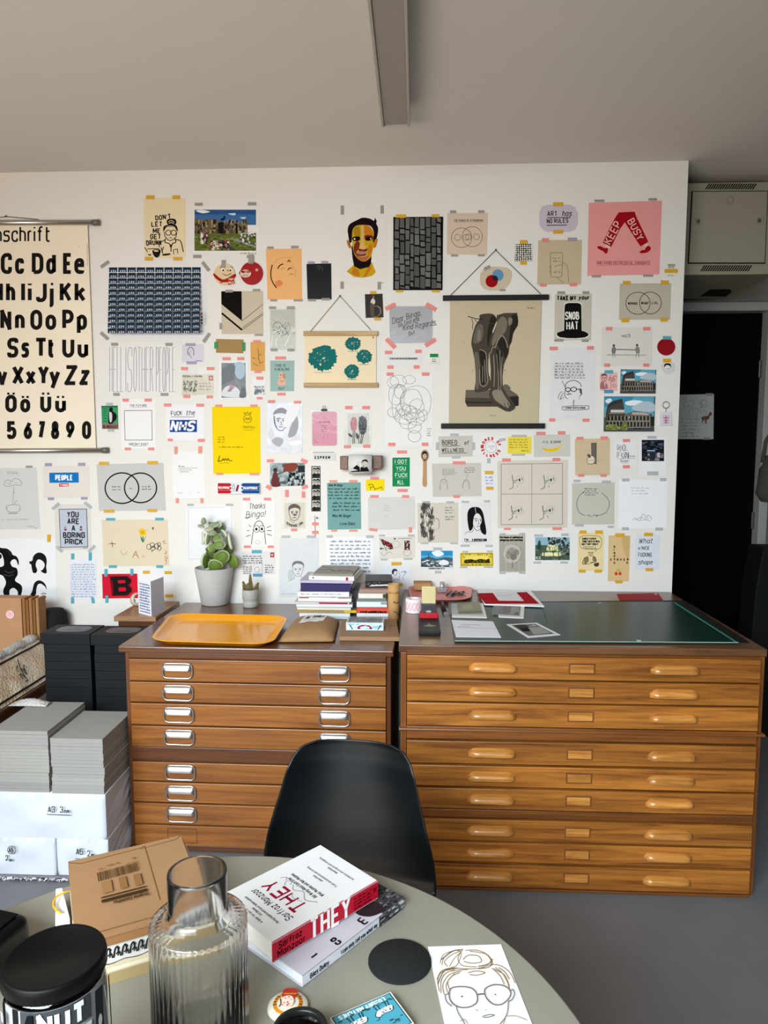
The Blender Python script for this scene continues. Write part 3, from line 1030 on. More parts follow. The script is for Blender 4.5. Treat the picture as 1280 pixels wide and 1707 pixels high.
paper('tin_plate', 'round cream face plate with red scarf taped to the wall', 'plate', 'C', circle_pts(616, 628, 71, 72), 'e0c69c', [
    ('ps', 'a8211f', [546, 622, 600, 662, 640, 652, 686, 626, 686, 650, 640, 680, 590, 678, 548, 645]), ('p', 'b32a25', [634, 655, 672, 642, 684, 690, 642, 700]), ('f', 'ecd8bc', 3, 'TWO', 642, 672, 668, 12), ('f', 'ecd8bc', 3, 'BALLS', 644, 678, 690, 12),
    ('e', 'f1efe8', 605, 600, 11, 13), ('e', 'f1efe8', 658, 600, 10, 12), ('e', K, 608, 603, 6, 7), ('e', K, 656, 603, 6, 7), ('l', K, 4, [586, 588, 598, 576]), ('l', K, 4, [660, 578, 672, 588]), ('s', K, 3, [632, 605, 640, 600, 644, 612]), ('s', K, 4, [605, 626, 632, 636, 662, 622]), ('s', 'b53', 2, [0, 0, 1, 1]) if False else ('e', 'c9573f', 595, 684, 12, 4)],
    'G 610,560,26,52', th=0.006, rough=.35)
paper('tin_plate', 'glossy round red plate with small oval label, beside the face plate', 'plate', 'C', circle_pts(797, 622, 75, 77) , 'a3141b', [
    ('p', 'a3141b', [724, 600, 712, 622, 726, 645]), ('e', 'e5d3bb', 757, 624, 36, 26), ('f', '8e1d1e', 5, 'MUTTER', 730, 785, 620, 14), ('l', '55504a', 3, [734, 632, 780, 632]), ('l', '55504a', 3, [738, 640, 776, 640]), ('e', 'd8a39c', 832, 600, 10, 10)], 'G 793,528,36,62', th=0.006, rough=.25)  # pale pink dot is a gloss highlight painted onto the red
paper('drawing', 'peach paper with a few sparse lines of an upturned face', 'drawing', 'C', [893, 460, 1130, 458, 1134, 796, 903, 797], 'f0b677', [
    ('s', K, 7, [935, 565, 926, 610, 928, 655, 945, 695, 965, 720]), ('s', K, 7, [972, 592, 985, 570, 1008, 560]), ('s', 'a9672f', 3, [994, 598, 1005, 588, 1016, 586]), ('s', K, 6, [1038, 548, 1046, 535, 1056, 548]), ('s', K, 6, [1038, 602, 1050, 588, 1064, 590]), ('s', 'a9672f', 3, [1068, 575, 1068, 595]),
    ('s', 'b5552f', 3, [1048, 636, 1060, 625, 1078, 632]), ('ps', 'e58a5c', [955, 680, 985, 668, 1005, 690, 980, 712, 958, 705]), ('s', 'd09a58', 2.5, [940, 560, 980, 525, 1030, 515, 1070, 520]), ('s', 'd09a58', 2.5, [1070, 560, 1090, 610, 1085, 650])],
    'G 922,452,42,16;1085,448,50,18;945,803,46,14;1108,803,60,14')
paper('photograph', 'small nearly black photo with faint grey figure, right of the peach drawing', 'photograph', 'E', [123, 480, 288, 476, 291, 716, 130, 716], '0d0c0c', [
    ('s', '4a4a49', 5, [185, 502, 205, 492, 228, 505, 228, 530]), ('s', '2f2f2f', 6, [212, 530, 216, 580, 210, 640, 205, 690]), ('s', '2a2a2a', 5, [195, 545, 205, 600, 222, 630]), ('e', '3a3a3a', 208, 512, 10, 12)], 'L 155,471,46,14;245,468,46,14|G 160,722,52,16;252,716,56,16', rough=.3)
YE, OR, RD, BK = 'c9a41c', 'c77a1d', '7b2f1c', '1b1015'
paper('portrait_print', 'white print of a painted mustard and black head of a man', 'print', 'E', [340, 108, 658, 106, 662, 610, 342, 612], 'e9e6df', [
    ('p', YE, [440, 485, 560, 470, 585, 535, 560, 560, 500, 572, 440, 566, 390, 530]), ('p', OR, [440, 500, 470, 520, 480, 565, 450, 560, 420, 540]), ('p', OR, [540, 490, 560, 500, 520, 565, 500, 568]),
    ('p', BK, [422, 360, 560, 360, 556, 440, 553, 480, 540, 500, 480, 515, 440, 495, 430, 440]), ('ps', YE, [430, 250, 470, 222, 530, 222, 568, 260, 572, 330, 564, 395, 548, 438, 508, 464, 464, 445, 438, 400, 428, 330]),
    ('ps', OR, [500, 228, 540, 230, 566, 270, 560, 290, 512, 280]), ('ps', RD, [510, 290, 560, 290, 566, 310, 520, 322]), ('ps', 'd9b46a', [488, 225, 505, 228, 508, 340, 520, 378, 478, 378, 486, 320]), ('ps', BK, [428, 305, 470, 294, 482, 312, 470, 326, 438, 326]), ('ps', BK, [516, 312, 535, 296, 566, 312, 545, 324, 520, 324]),
    ('e', 'ece9d8', 444, 314, 7, 5), ('e', 'ece9d8', 552, 312, 5, 4), ('ps', RD, [455, 330, 478, 340, 470, 380, 450, 400, 438, 370]), ('ps', RD, [468, 378, 500, 384, 530, 378, 520, 396, 478, 396]), ('ps', 'b07a86', [455, 405, 490, 395, 525, 405, 490, 415]), ('ps', '5b2420', [462, 414, 490, 418, 522, 412, 510, 425, 475, 426]),
    ('ps', 'b5664a', [455, 425, 500, 434, 540, 425, 530, 448, 506, 460, 474, 450]), ('ps', RD, [440, 375, 456, 405, 470, 432, 458, 425, 440, 400]), ('ps', OR, [535, 370, 556, 345, 560, 385, 540, 425, 530, 405]), ('ps', 'a9841a', [440, 245, 470, 232, 482, 290, 445, 292]),
    ('ps', BK, [398, 250, 412, 215, 460, 188, 500, 172, 550, 180, 582, 205, 600, 240, 596, 290, 580, 335, 566, 330, 572, 270, 550, 228, 500, 220, 455, 226, 430, 255, 424, 330, 410, 335, 402, 290]), ('p', BK, [560, 205, 575, 190, 580, 172, 592, 195, 585, 220]),
    ('ps', OR, [392, 320, 408, 330, 420, 370, 408, 375, 396, 350]), ('ps', OR, [574, 330, 590, 312, 598, 320, 586, 365, 570, 372]), ('ps', BK, [404, 335, 412, 345, 416, 368]), ('h', G1, 2, 605, 600, 645, 610, 1)],
    'G 362,122,22,60;627,118,22,55;360,622,22,48;608,625,22,50')
rs = random.Random(5)
stn = []
xx = 708
while xx < 1020:
    wd = rs.uniform(26, 40)
    yy = 172 + rs.uniform(0, 8)
    while yy < 640:
        h_ = rs.uniform(28, 85)
        h_ = min(h_, 648 - yy)
        if h_ > 12:
            x0, x1 = xx + rs.uniform(2, 6), xx + wd - rs.uniform(1, 5)
            stn.append(('p', rs.choice(['6f6f6e', '626261', '777776', '585857']), [x0 + rs.uniform(-2, 2), yy, x1 + rs.uniform(-2, 2), yy + rs.uniform(0, 5), x1 + rs.uniform(-2, 2), yy + h_, x0 + rs.uniform(-2, 2), yy + h_ - rs.uniform(0, 5)]))
            for q in range(int(h_ / 14)):
                stn.append(('l', '4c4c4b', 1.6, [x0 + 2, yy + 8 + q * 13, x1 - 3, yy + 10 + q * 13]))
        yy += h_ + rs.uniform(5, 10)
    xx += wd
paper('art_print', 'black print crowded with stacked grey blocks, amber tape corners', 'print', 'E', [702, 167, 1035, 165, 1030, 655, 701, 655], '0e0e0e', stn, 'Y 752,162,66,23;982,160,50,22;742,662,50,15;985,662,54,15')
paper('drawing', 'square beige paper of two big circles with small circles inside, near ceiling light', 'drawing', 'G', [102, 142, 373, 140, 366, 418, 98, 416], 'd9c4ae', [
    ('f', G2, 2.5, 'THE CHANCE OF A FRIENDSHIP', 146, 346, 196, 12), ('l', G2, 1.5, [146, 201, 346, 200]), ('c', '4b4743', 3, 197, 305, 68, 65), ('c', '4b4743', 3, 268, 298, 67, 67), ('c', '4b4743', 2.5, 170, 303, 20, 20), ('c', '4b4743', 2.5, 227, 303, 19, 19), ('c', '4b4743', 2.5, 243, 300, 19, 19), ('c', '4b4743', 2.5, 296, 299, 19, 20)],
    'G 140,133,42,18;328,132,42,18;150,424,48,14;328,423,46,14')
paper('photograph', 'small dark sepia photo of a pale figure with hoop, over the silver packet', 'photograph', 'E', [512, 682, 630, 678, 637, 836, 518, 840], '2c261f', [
    ('c', '8d867a', 4, 583, 796, 33, 36), ('ps', 'd8d3c6', [562, 710, 575, 715, 582, 735, 572, 750, 560, 745, 550, 735]), ('ps', '5e564b', [548, 750, 565, 745, 575, 790, 570, 830, 552, 825]), ('s', 'b3ab9d', 4, [570, 690, 570, 710]), ('s', '8d867a', 3, [600, 760, 620, 780, 618, 815])], 'Y 567,672,40,20;597,847,46,18', rough=.4)
paper('silver_packet', 'silver grey square packet with slanted script greeting and coral tape at its corners', 'packet', 'E', [676, 764, 962, 762, 962, 1006, 678, 1010], 'b6b6ba', [
    ('t', '33323a', 4, 'Dear Bingo,', 698, 880, 38, dict(rot=-17, slant=.35, sx=.72)), ('t', '5b5a60', 4, 'Go find and', 738, 902, 30, dict(rot=-17, slant=.35, sx=.6)), ('t', '33323a', 4, 'Kind Regards,', 768, 925, 36, dict(rot=-10, slant=.35, sx=.7)), ('t', '33323a', 4, 'Oxf.', 805, 958, 24, dict(rot=-12, slant=.35, sx=.7))],
    'P 682,765,72,26,-27;953,767,76,28,30;684,1010,82,28,45;949,1004,82,26,-33', sleeve=[672, 758, 968, 758, 966, 1014, 674, 1014])
bo = []
for i, x in enumerate(range(686, 856, 14)):
    bo.append(('c' if i % 3 else 'c', K, 3, x, 1112, 5 if i % 4 else 8, 5))
    bo.append(('e', K, x, 1108, 3, 4))
paper('drawing', 'narrow white strip with a row of tiny black shapes', 'drawing', 'E', [640, 1072, 888, 1070, 890, 1164, 642, 1166], 'e6e6e4', bo, 'P 670,1070,48,22;868,1063,42,22;682,1168,40,22;857,1167,38,22')
paper('label_card', 'tiny white card with green top band, near the anatomy chart', 'card', 'E', [945, 1079, 1003, 1077, 1005, 1148, 945, 1149], 'e8e6df', [('r', '1f8a4c', 946, 1079, 1002, 1102), ('c', G2, 3, 973, 1122, 10, 9), ('s', G2, 2.5, [960, 1134, 973, 1128, 988, 1134]), ('r', 'c2c0b8', 948, 1140, 1002, 1142)], th=.002)
lo = []
rl = random.Random(9)
for (x, y, a, b_) in [(700, 1270, 38, 40), (735, 1262, 55, 42), (808, 1252, 42, 28), (855, 1400, 105, 112), (820, 1395, 75, 82), (860, 1430, 50, 50), (735, 1400, 40, 118), (720, 1350, 50, 70), (800, 1470, 58, 52), (770, 1500, 60, 50), (850, 1500, 60, 55), (800, 1530, 60, 50), (700, 1470, 35, 32), (900, 1490, 30, 38), (745, 1330, 40, 45), (820, 1480, 45, 55), (770, 1450, 50, 40), (845, 1570, 44, 40)]:
    q = []
    t0 = rl.uniform(0, .6)
    for i in range(12):
        an = 2 * math.pi * i / 12
        u, v = a * rl.uniform(.93, 1.05) * math.cos(an), b_ * rl.uniform(.93, 1.05) * math.sin(an)
        q += [x + u * math.cos(t0 * .4) - v * math.sin(t0 * .4), y + u * math.sin(t0 * .4) + v * math.cos(t0 * .4)]
    lo.append(('s', G1, 2.6, q, 1))
paper('drawing', 'white sheet of tangled pencil loops, beside the anatomy chart', 'drawing', 'E', [645, 1215, 966, 1212, 966, 1692, 648, 1694], 'ecece9', lo + [('c', G1, 2.6, 843, 1629, 42, 38), ('h', G1, 2, 925, 1570, 958, 1630, 4)], 'P 680,1215,46,22;917,1215,50,22;692,1683,48,22;913,1682,44,22')
# -- block: upper right
blob = [318, 590, 322, 545, 345, 512, 385, 498, 440, 497, 500, 505, 530, 525, 535, 560, 522, 605, 495, 640, 440, 658, 385, 658, 345, 645, 325, 620]
paper('sticker', 'grey blob with overlapping red and blue discs inside the cord triangle', 'sticker', 'G', blob, 'cdbfa4', [('e', '6197bd', 439, 555, 38, 39), ('e', '9c0f1c', 398, 595, 41, 41), ('ps', '2f2430', [403, 572, 415, 556, 435, 566, 440, 590, 425, 592, 412, 588])], 'G 368,506,44,22,-25;470,655,40,14')
ce = []
rc = random.Random(2)
for i in range(8):
    for j in range(8):
        x, y = 560 + i * 14.6, 357 + j * 14.0
        q = []
        for k in range(5):
            an = k * 1.256 + rc.uniform(-.3, .3)
            q += [x + rc.uniform(4, 8) * math.cos(an), y + rc.uniform(4, 8) * math.sin(an)]
        ce.append(('ps', 'e4e1d8', q))
paper('art_print', 'tiny square of black cell pattern under an amber tape', 'print', 'G', [556, 348, 664, 346, 668, 460, 552, 462], '16151d', ce, 'Y 611,334,52,24;609,473,44,24')
paper('drawing', 'square tan paper with line drawing of a hand holding a phone', 'drawing', 'G', [708, 322, 1000, 319, 994, 616, 701, 618], 'c9b898', [
    ('l', '6a6050', 3, [795, 405, 868, 405, 872, 410, 866, 560, 860, 568, 798, 568, 793, 560, 788, 412], 1), ('h', '6a6050', 2, 805, 430, 860, 470, 2), ('h', '6a6050', 2, 805, 520, 860, 545, 1), ('s', '7a705e', 3, [866, 470, 890, 480, 905, 510, 910, 610]), ('s', '7a705e', 3, [792, 490, 785, 500, 792, 512, 786, 530, 795, 545]), ('s', '7a705e', 3, [835, 568, 850, 585, 878, 605]), ('s', '7a705e', 3, [820, 500, 845, 488, 870, 490])],
    'P 755,321,46,24;740,621,46,20;942,618,50,22|L 935,316,62,22')
pill = [716, 130, 735, 96, 770, 86, 915, 85, 950, 100, 972, 140, 974, 210, 955, 250, 920, 266, 770, 266, 738, 252, 716, 220]
paper('card', 'lavender rounded card with underlined ink words ART has NO RULES', 'card', 'G', pill, 'cbc3d0', [
    ('t', K, 5, 'ART', 770, 160, 30, dict(sx=.85, jit=.05)), ('t', K, 5, 'has', 868, 160, 34, dict(slant=.3, sx=.8)), ('l', K, 5, [768, 172, 925, 170]), ('t', K, 5, 'NO RULES', 768, 208, 26, dict(sx=.78, jit=.08, rot=-2)), ('l', K, 5, [765, 222, 900, 221])],
    'Y 840,82,66,25;840,267,66,23')
RDD = 'a3101c'
paper('poster', 'square pink poster of red walking trousers lettered KEEP BUSY', 'poster', 'I', [85, 312, 573, 298, 556, 790, 75, 800], 'ec9f9c', [
    ('p', RDD, [285, 376, 391, 371, 402, 405, 482, 572, 430, 604, 325, 442, 292, 490, 235, 606, 178, 578, 230, 470, 262, 410]),
    ('t', 'f2c4bd', 7, 'KEEP', 228, 590, 46, dict(rot=-62, sx=1.0)), ('t', 'f2c4bd', 7, 'BUSY', 344, 436, 44, dict(rot=62, sx=.98)),
    ('ps', 'f2c4bd', [198, 590, 225, 605, 215, 618, 200, 606]), ('ps', RDD, [142, 604, 165, 602, 190, 615, 208, 612, 214, 622, 206, 650, 192, 648, 180, 635, 150, 620]), ('ps', 'f2c4bd', [452, 598, 478, 585, 482, 600, 462, 608]), ('ps', RDD, [465, 612, 480, 598, 496, 608, 497, 625, 470, 645, 432, 648, 424, 640, 440, 628, 458, 626]),
    ('f', 'b0545a', 3.5, 'AND AVOID DISTRESSFUL THOUGHTS', 138, 498, 722, 20), ('l', 'b0545a', 2, [138, 730, 498, 724])], 'G 155,300,66,16;510,290,56,16;135,803,62,14;480,799,68,14')
paper('label_card', 'small white caption slip under a single amber tape by the pink poster', 'card', 'I', [600, 716, 668, 716, 666, 806, 598, 806], 'e6e3d8', [('f', G2, 3, 'SMASH', 613, 660, 734, 12), ('f', G2, 3, 'TO FIX', 613, 655, 748, 10), ('h', G1, 2, 610, 790, 655, 802, 1)], 'Y 633,767,88,25')
hat = [884, 760, 890, 746, 910, 740, 970, 740, 990, 746, 996, 760, 998, 925, 1020, 932, 1042, 945, 1042, 958, 1020, 970, 960, 976, 900, 975, 850, 968, 832, 955, 834, 940, 860, 930, 880, 925]
ho = [('p', 'f0efea', [x + (x - 940) * .05 for x in [0]] + [0]) if False else ('ps', 'eeece4', [v + (4 if (v - (940 if i % 2 == 0 else 860)) > 0 else -4) for i, v in enumerate(hat)]), ('p', '141312', hat)]
paper('art_print', 'grey print of a black top hat lettered SNOB HAT', 'print', 'G', [820, 682, 1066, 678, 1060, 988, 814, 990], 'c8c3b2', ho + [
    ('t', K, 8, 'TAKE', 836, 720, 25, dict(sx=.75, jit=.1)), ('t', K, 7, 'OFF', 922, 720, 22, dict(sx=.6, jit=.1)), ('t', K, 7, 'your', 978, 716, 26, dict(slant=.3, sx=.8)),
    ('t', 'f2f0e8', 7.5, 'SNOB', 891, 848, 46, dict(sx=.52, jit=.04)), ('t', 'f2f0e8', 7.5, 'HAT', 899, 916, 48, dict(sx=.6, jit=.04))], 'G 860,672,52,18;1025,672,46,18;845,990,62,16;1020,992,46,16')
paper('drawing', 'grey paper of two thin overlapping circles with amber tape, under pink poster', 'drawing', 'I', [292, 850, 635, 848, 628, 1090, 286, 1092], 'c0b9a6', [
    ('c', K, 4, 413, 982, 81, 74), ('c', K, 4, 496, 980, 73, 73), ('f', K, 3.5, 'NERVOUS', 346, 408, 990, 13, dict(jit=.05)), ('f', K, 5, 'ArtisT', 432, 482, 988, 16, dict(slant=.3)), ('f', K, 3.5, 'LOL', 505, 548, 986, 13)], 'Y 337,846,52,25;590,844,54,26;327,1096,50,26;586,1092,48,25')
paper('drawing', 'white sheet of two tiny figures carrying a long pole', 'drawing', 'I', [172, 1142, 508, 1140, 506, 1398, 168, 1400], 'dedcd4', [
    ('f', G2, 3, 'HOLD', 304, 362, 1208, 14), ('s', G2, 3, [335, 1195, 350, 1188, 362, 1192]), ('l', G2, 3, [205, 1326, 468, 1328]), ('l', K, 5, [262, 1290, 395, 1293]),
    ('e', '4b4a48', 252, 1264, 8, 9), ('ps', '7a7975', [240, 1280, 262, 1275, 262, 1315, 240, 1315]), ('l', G2, 3, [246, 1315, 244, 1342]), ('l', G2, 3, [256, 1315, 258, 1342]), ('e', '4b4a48', 407, 1262, 8, 9), ('ps', '8a8985', [396, 1278, 420, 1275, 424, 1312, 400, 1312]), ('l', G2, 3, [404, 1312, 398, 1342]), ('l', G2, 3, [416, 1312, 420, 1342])],
    'P 220,1152,44,23;470,1152,48,23;206,1395,40,22;467,1395,40,22')
paper('paper_disc', 'dark red round disc hanging from a blue tape at the wall edge', 'disc', 'I', circle_pts(602, 1273, 60, 57), '93101d', [], 'B 605,1213,56,22', th=.002)
hrt = [568, 1392, 590, 1378, 612, 1388, 636, 1376, 658, 1390, 660, 1420, 640, 1446, 618, 1456, 590, 1444, 570, 1420]
paper('paper_heart', 'white rounded badge with tiny inked face under an amber tape', 'badge', 'I', hrt, 'd9d6d6', [('e', 'f2f0ee', 608, 1406, 18, 20), ('ps', K, [588, 1410, 590, 1390, 608, 1382, 630, 1388, 634, 1412, 626, 1400, 606, 1394, 596, 1400]), ('s', K, 3, [602, 1416, 612, 1420, 622, 1414]), ('e', K, 602, 1404, 2, 2), ('e', K, 617, 1404, 2, 2)], 'Y 605,1364,52,24', th=.002)
paper('drawing', 'small pink ink drawing of a couple held by two blue tapes', 'drawing', 'J', [158, 88, 276, 84, 276, 206, 160, 205], 'ecb9b4', [
    ('face', '7a4550', 3, 188, 122, 17, 24, '7a4550'), ('ps', 'a8737a', [165, 150, 188, 146, 205, 160, 210, 190, 162, 192]), ('p', 'ecc9c3', [186, 148, 196, 148, 194, 190]), ('face', '8d5a62', 2.5, 238, 124, 14, 20, None), ('n', ['b98288', 'c9969a'], 215, 95, 272, 150, 22, 8), ('c', '8d5a62', 2.5, 255, 172, 11, 10), ('s', '8d5a62', 2.5, [225, 150, 235, 165, 228, 195])], 'B 218,80,58,22|K 217,211,62,22')


def colosseum(x0, y0, x1, y1, warm):
    W_, H_ = x1 - x0, y1 - y0
    X = lambda u: x0 + u * W_
    Y = lambda v: y0 + v * H_
    def pp(l):
        return [X(v) if i % 2 == 0 else Y(v) for i, v in enumerate(l)]
    o = [('r', '5fa9c2', x0, y0, x1, Y(.6)), ('p', '3f8fae', pp([0, 0, .6, 0, .5, .2, 0, .3])), ('ps', 'eef3f5', pp([.42, .16, .6, .1, .78, .14, .72, .24, .48, .25])), ('ps', 'b6c7cf', pp([.55, .32, .8, .14, 1, .2, 1, .42, .7, .42])), ('ps', 'dfe8ec', pp([.02, .12, .1, .05, .16, .1, .08, .2]))]
    st1, st2, st3 = ('4a453f', '6b655c', 'a39c90')
    o += [('p', st1, pp([.06, .28, .1, .2, .2, .12, .36, .06, .4, .28, .42, .52, .96, .5, .97, .84, .02, .9, .03, .5])), ('p', st2, pp([.42, .5, .6, .42, .8, .44, .93, .5, .94, .84, .4, .86])), ('p', 'b9aca6', pp([.56, .45, .8, .45, .9, .5, .9, .54, .56, .52])), ('p', '3a3733', pp([.06, .28, .1, .2, .2, .12, .36, .06, .37, .14, .2, .21, .08, .32]))]
    for r_, (v0, v1, n, u0, u1) in enumerate([(.38, .45, 6, .12, .4), (.56, .68, 12, .06, .92), (.73, .86, 13, .04, .92)]):
        o.append(('l', st3, H_ * .02, pp([u0 - .02, v1 + .03, u1, v1 + .025])))
        for i in range(n):
            u = u0 + (u1 - u0) * (i + .5) / n
            o.append(('p', 'e6e2da' if r_ == 0 else st3, pp([u + .016, v0 - .01, u + .03, v0 - .01, u + .03, v1 + .01, u + .016, v1 + .01])))
            o.append(('p', '171615' if r_ else 'd9dfe0', pp([u - .014, v0 + .02, u, v0 - .01, u + .012, v0 + .02, u + .012, v1, u - .014, v1])))
    o += [('e', 'f1eee6', X(.5), Y(.6), W_ * .012, H_ * .02), ('r', '4c4c4b', x0, Y(.9), x1, y1)]
    if warm:
        o += [('ps', '76803f', pp([.03, .95, .06, .82, .2, .8, .28, .95])), ('ps', '6d7740', pp([.34, .95, .36, .74, .42, .7, .47, .8, .45, .96])), ('n', ['8d944f', '5a6430', 'a3a766'], X(.03), Y(.8), X(.46), Y(.96), 50, W_ * .03), ('ps', K, pp([.58, .93, .62, .9, .66, .93])), ('ps', K, pp([.68, .935, .71, .905, .74, .935])), ('p', '23301f', pp([.93, .6, 1, .56, 1, .86, .93, .84]))]
    else:
        o += [('n', ['5d5c30', '39391f'], x0, Y(.88), X(.4), y1, 20, W_ * .04, .5), ('p', '2b3530', pp([.92, .62, 1, .55, 1, .86, .92, .84]))]
    return o


paper('postcard', 'smaller postcard of the Colosseum, directly above the larger one', 'postcard', 'J', [298, 62, 536, 66, 529, 225, 293, 224], '55605f', colosseum(298, 66, 529, 222, False), group='postcards of a Roman arena', rough=.3)
paper('postcard', 'larger postcard of the Colosseum with green bushes, lower of the two', 'postcard', 'J', [188, 243, 530, 243, 520, 478, 183, 478], '55605f', colosseum(188, 245, 519, 476, True), group='postcards of a Roman arena', rough=.3)
kr = thing('key_ring', 'steel key ring with clear pink printed fob hanging at wall edge', 'key ring', wp(1110, 676, 0.006))
k0 = wp(1110, 676, 0.006)
b = B()
c_ = wp(1110, 675, 0.006) - k0
b.tube([c_ + Vector((0.0155 * math.cos(t * math.pi / 12), 0, 0.0155 * math.sin(t * math.pi / 12))) for t in range(24)], 0.0016, M('8c8a86', 0.3, 0.9), 8, True)
b.tube([c_ + Vector((0, 0, -0.016)), c_ + Vector((0, 0, -0.035))], 0.0012, M('8c8a86', 0.3, 0.9), 6)
b.done('ring', kr)
b = B()
f0 = [wp(x, y, 0.008) - k0 for x, y in ((1100.5, 687), (1118.5, 687), (1119.5, 709.5), (1100, 709.5))]
b.prism(f0, M('dcdde2', 0.2, 0, 0.02, 20, 0, 0.5), (0, 0.006, 0))
cv = Canvas(b, lambda x, y: wp(960 + x / 4, 600 + y / 4, 0.008) - k0, (0, -1, 0))
cv.run([('r', 'c9cad2', 578, 366, 624, 426), ('l', 'd8397f', 6, [600, 372, 600, 420]), ('l', 'd8397f', 6, [582, 386, 620, 386]), ('l', 'd8397f', 5, [588, 404, 614, 404]), ('l', 'a4245f', 4, [590, 420, 612, 420])])
b.done('fob', kr, fix=False)
paper('drawing', 'tan paper with pencil drawing of a figure beside a dark doorway', 'drawing', 'J', [-8, 527, 226, 522, 226, 768, -6, 770], 'd2bd9b', [
    ('p', '6d665f', [100, 556, 136, 554, 134, 695, 104, 690]), ('l', K, 3, [100, 556, 136, 554, 134, 695]), ('ps', 'e3d4b8', [72, 665, 90, 640, 118, 645, 126, 675, 110, 692, 80, 690]), ('s', G2, 3, [72, 665, 90, 640, 118, 645, 126, 675, 110, 692, 80, 690, 72, 665]), ('ps', '5c544c', [74, 632, 88, 628, 98, 640, 92, 655, 80, 645]), ('l', G1, 2, [55, 670, 190, 668]), ('l', G2, 3, [84, 692, 84, 700]), ('l', G2, 3, [108, 692, 108, 700])], 'P 25,523,46,20;187,521,50,22;32,770,42,18;182,770,42,18')
paper('card', 'small white card with hollow letters NO FUN', 'card', 'J', [260, 540, 408, 540, 410, 708, 258, 710], 'ebebeb', [
    ('t', '7a7876', 9, 'NO.', 278, 604, 36, dict(sx=.85)), ('t', 'ebebeb', 3.5, 'NO.', 278, 604, 36, dict(sx=.85)), ('t', '7a7876', 9, 'FUN', 276, 652, 34, dict(sx=.8)), ('t', 'ebebeb', 3.5, 'FUN', 276, 652, 34, dict(sx=.8)), ('h', G1, 2.5, 350, 628, 395, 652, 1), ('l', G1, 2.5, [276, 660, 395, 656]), ('f', G2, 2.5, 'Susan', 295, 350, 680, 14), ('l', G1, 2, [300, 688, 345, 687])], 'P 335,537,48,20;334,712,46,20')
paper('instant_photo', 'white bordered instant photo of a dark shop interior', 'photograph', 'J', [424, 520, 600, 520, 602, 772, 424, 770], 'eeeeee', [
    ('r', '171a20', 438, 533, 587, 675), ('n', ['2b3644', '46536a', '0e0f12', '5d6672'], 440, 540, 585, 600, 46, 26, .4), ('r', '2f4a78', 470, 606, 530, 618), ('r', 'cfd4da', 474, 602, 526, 607), ('n', ['1d1d20', '6b5a4c', '3b4048', '8d8f92'], 442, 620, 585, 672, 40, 16, 1.2), ('r', 'b4b7bb', 540, 618, 560, 650), ('p', '2a2c33', [500, 620, 530, 620, 528, 664, 498, 664])], 'C 505,516,62,18;510,756,76,26')
paper('drawing', 'large grey square paper with a circular arrow around faint writing', 'drawing', 'H', [1014, 502, 1298, 496, 1295, 776, 1012, 778], 'c8c4b7', [
    ('s', G2, 3.5, [1096, 556, 1060, 590, 1045, 640, 1060, 695, 1100, 718]), ('s', G2, 3.5, [1210, 566, 1248, 600, 1262, 640, 1245, 690, 1210, 712, 1172, 718]), ('h', G2, 2, 1095, 532, 1190, 585, 4), ('p', G2, [1092, 560, 1080, 562, 1090, 572]), ('p', G2, [1168, 718, 1180, 710, 1180, 726]), ('h', G1, 2, 1112, 706, 1165, 724, 1), ('s', G1, 2, [1112, 710, 1140, 728, 1165, 712])], 'C 1045,486,46,16;1240,492,60,18;1060,783,60,16;1270,792,40,14')
paper('drawing', 'large faint white sheet with tiny pencil heap at the bottom, by wall edge', 'drawing', 'J', [288, 800, 612, 798, 604, 1122, 284, 1124], 'f1f2f3', [
    ('h', 'b9b9b9', 2, 365, 842, 490, 900, 3), ('s', G1, 3, [378, 1068, 395, 1055, 405, 1065, 420, 1052, 432, 1062, 440, 1035, 455, 1030, 468, 1050, 480, 1035, 500, 1050, 502, 1066]), ('s', G1, 2.5, [405, 1068, 430, 1072, 460, 1066, 495, 1074]), ('s', G1, 2.5, [425, 1048, 445, 1052, 465, 1060, 485, 1056])], 'C 330,800,50,20;580,798,44,20;328,1125,46,20;553,1127,52,20')
paper('drawing', 'yellowed card of a man with folded arms under a speech bubble', 'drawing', 'J', [12, 1150, 187, 1152, 184, 1406, 12, 1405], 'ead7a2', [
    ('s', '6b5b3c', 3, [25, 1190, 45, 1175, 100, 1172, 155, 1178, 170, 1205, 165, 1245, 140, 1262, 60, 1260, 30, 1245], 1), ('l', '6b5b3c', 3, [140, 1260, 128, 1280]), ('f', K, 4, 'CHRIST PAPER', 40, 135, 1198, 11), ('f', K, 4, 'TOGETHER IS MEN', 38, 160, 1216, 11), ('f', K, 4, 'BOTTOM TODAY', 38, 150, 1234, 11), ('h', G2, 2, 45, 1240, 150, 1262, 2),
    ('face', K, 2.5, 98, 1288, 15, 20, None), ('s', K, 4, [80, 1310, 55, 1322, 45, 1360, 70, 1355]), ('s', K, 4, [112, 1308, 128, 1318, 132, 1345, 100, 1350]), ('ps', '8b7752', [58, 1320, 80, 1312, 82, 1345, 55, 1355]), ('ps', '8b7752', [112, 1312, 128, 1322, 130, 1342, 112, 1340]), ('ps', '4b4234', [118, 1360, 150, 1352, 150, 1372, 130, 1378]), ('s', K, 3, [60, 1362, 90, 1358, 110, 1350])], 'Y 45,1147,46,22;152,1147,50,22;40,1407,44,20;146,1407,48,20')
cross = []
for i, ch in enumerate("BINGOS"):
    cross.append(('t', K, 4, ch, 253, 1252 + i * 20.5 + (4 if i > 4 else 0), 12, dict(sx=.9)))
for i, ch in enumerate("CONKER"):
    if i != 1:
        cross.append(('t', K, 4, ch, 229 + i * 22.5, 1337, 12, dict(sx=.9)))
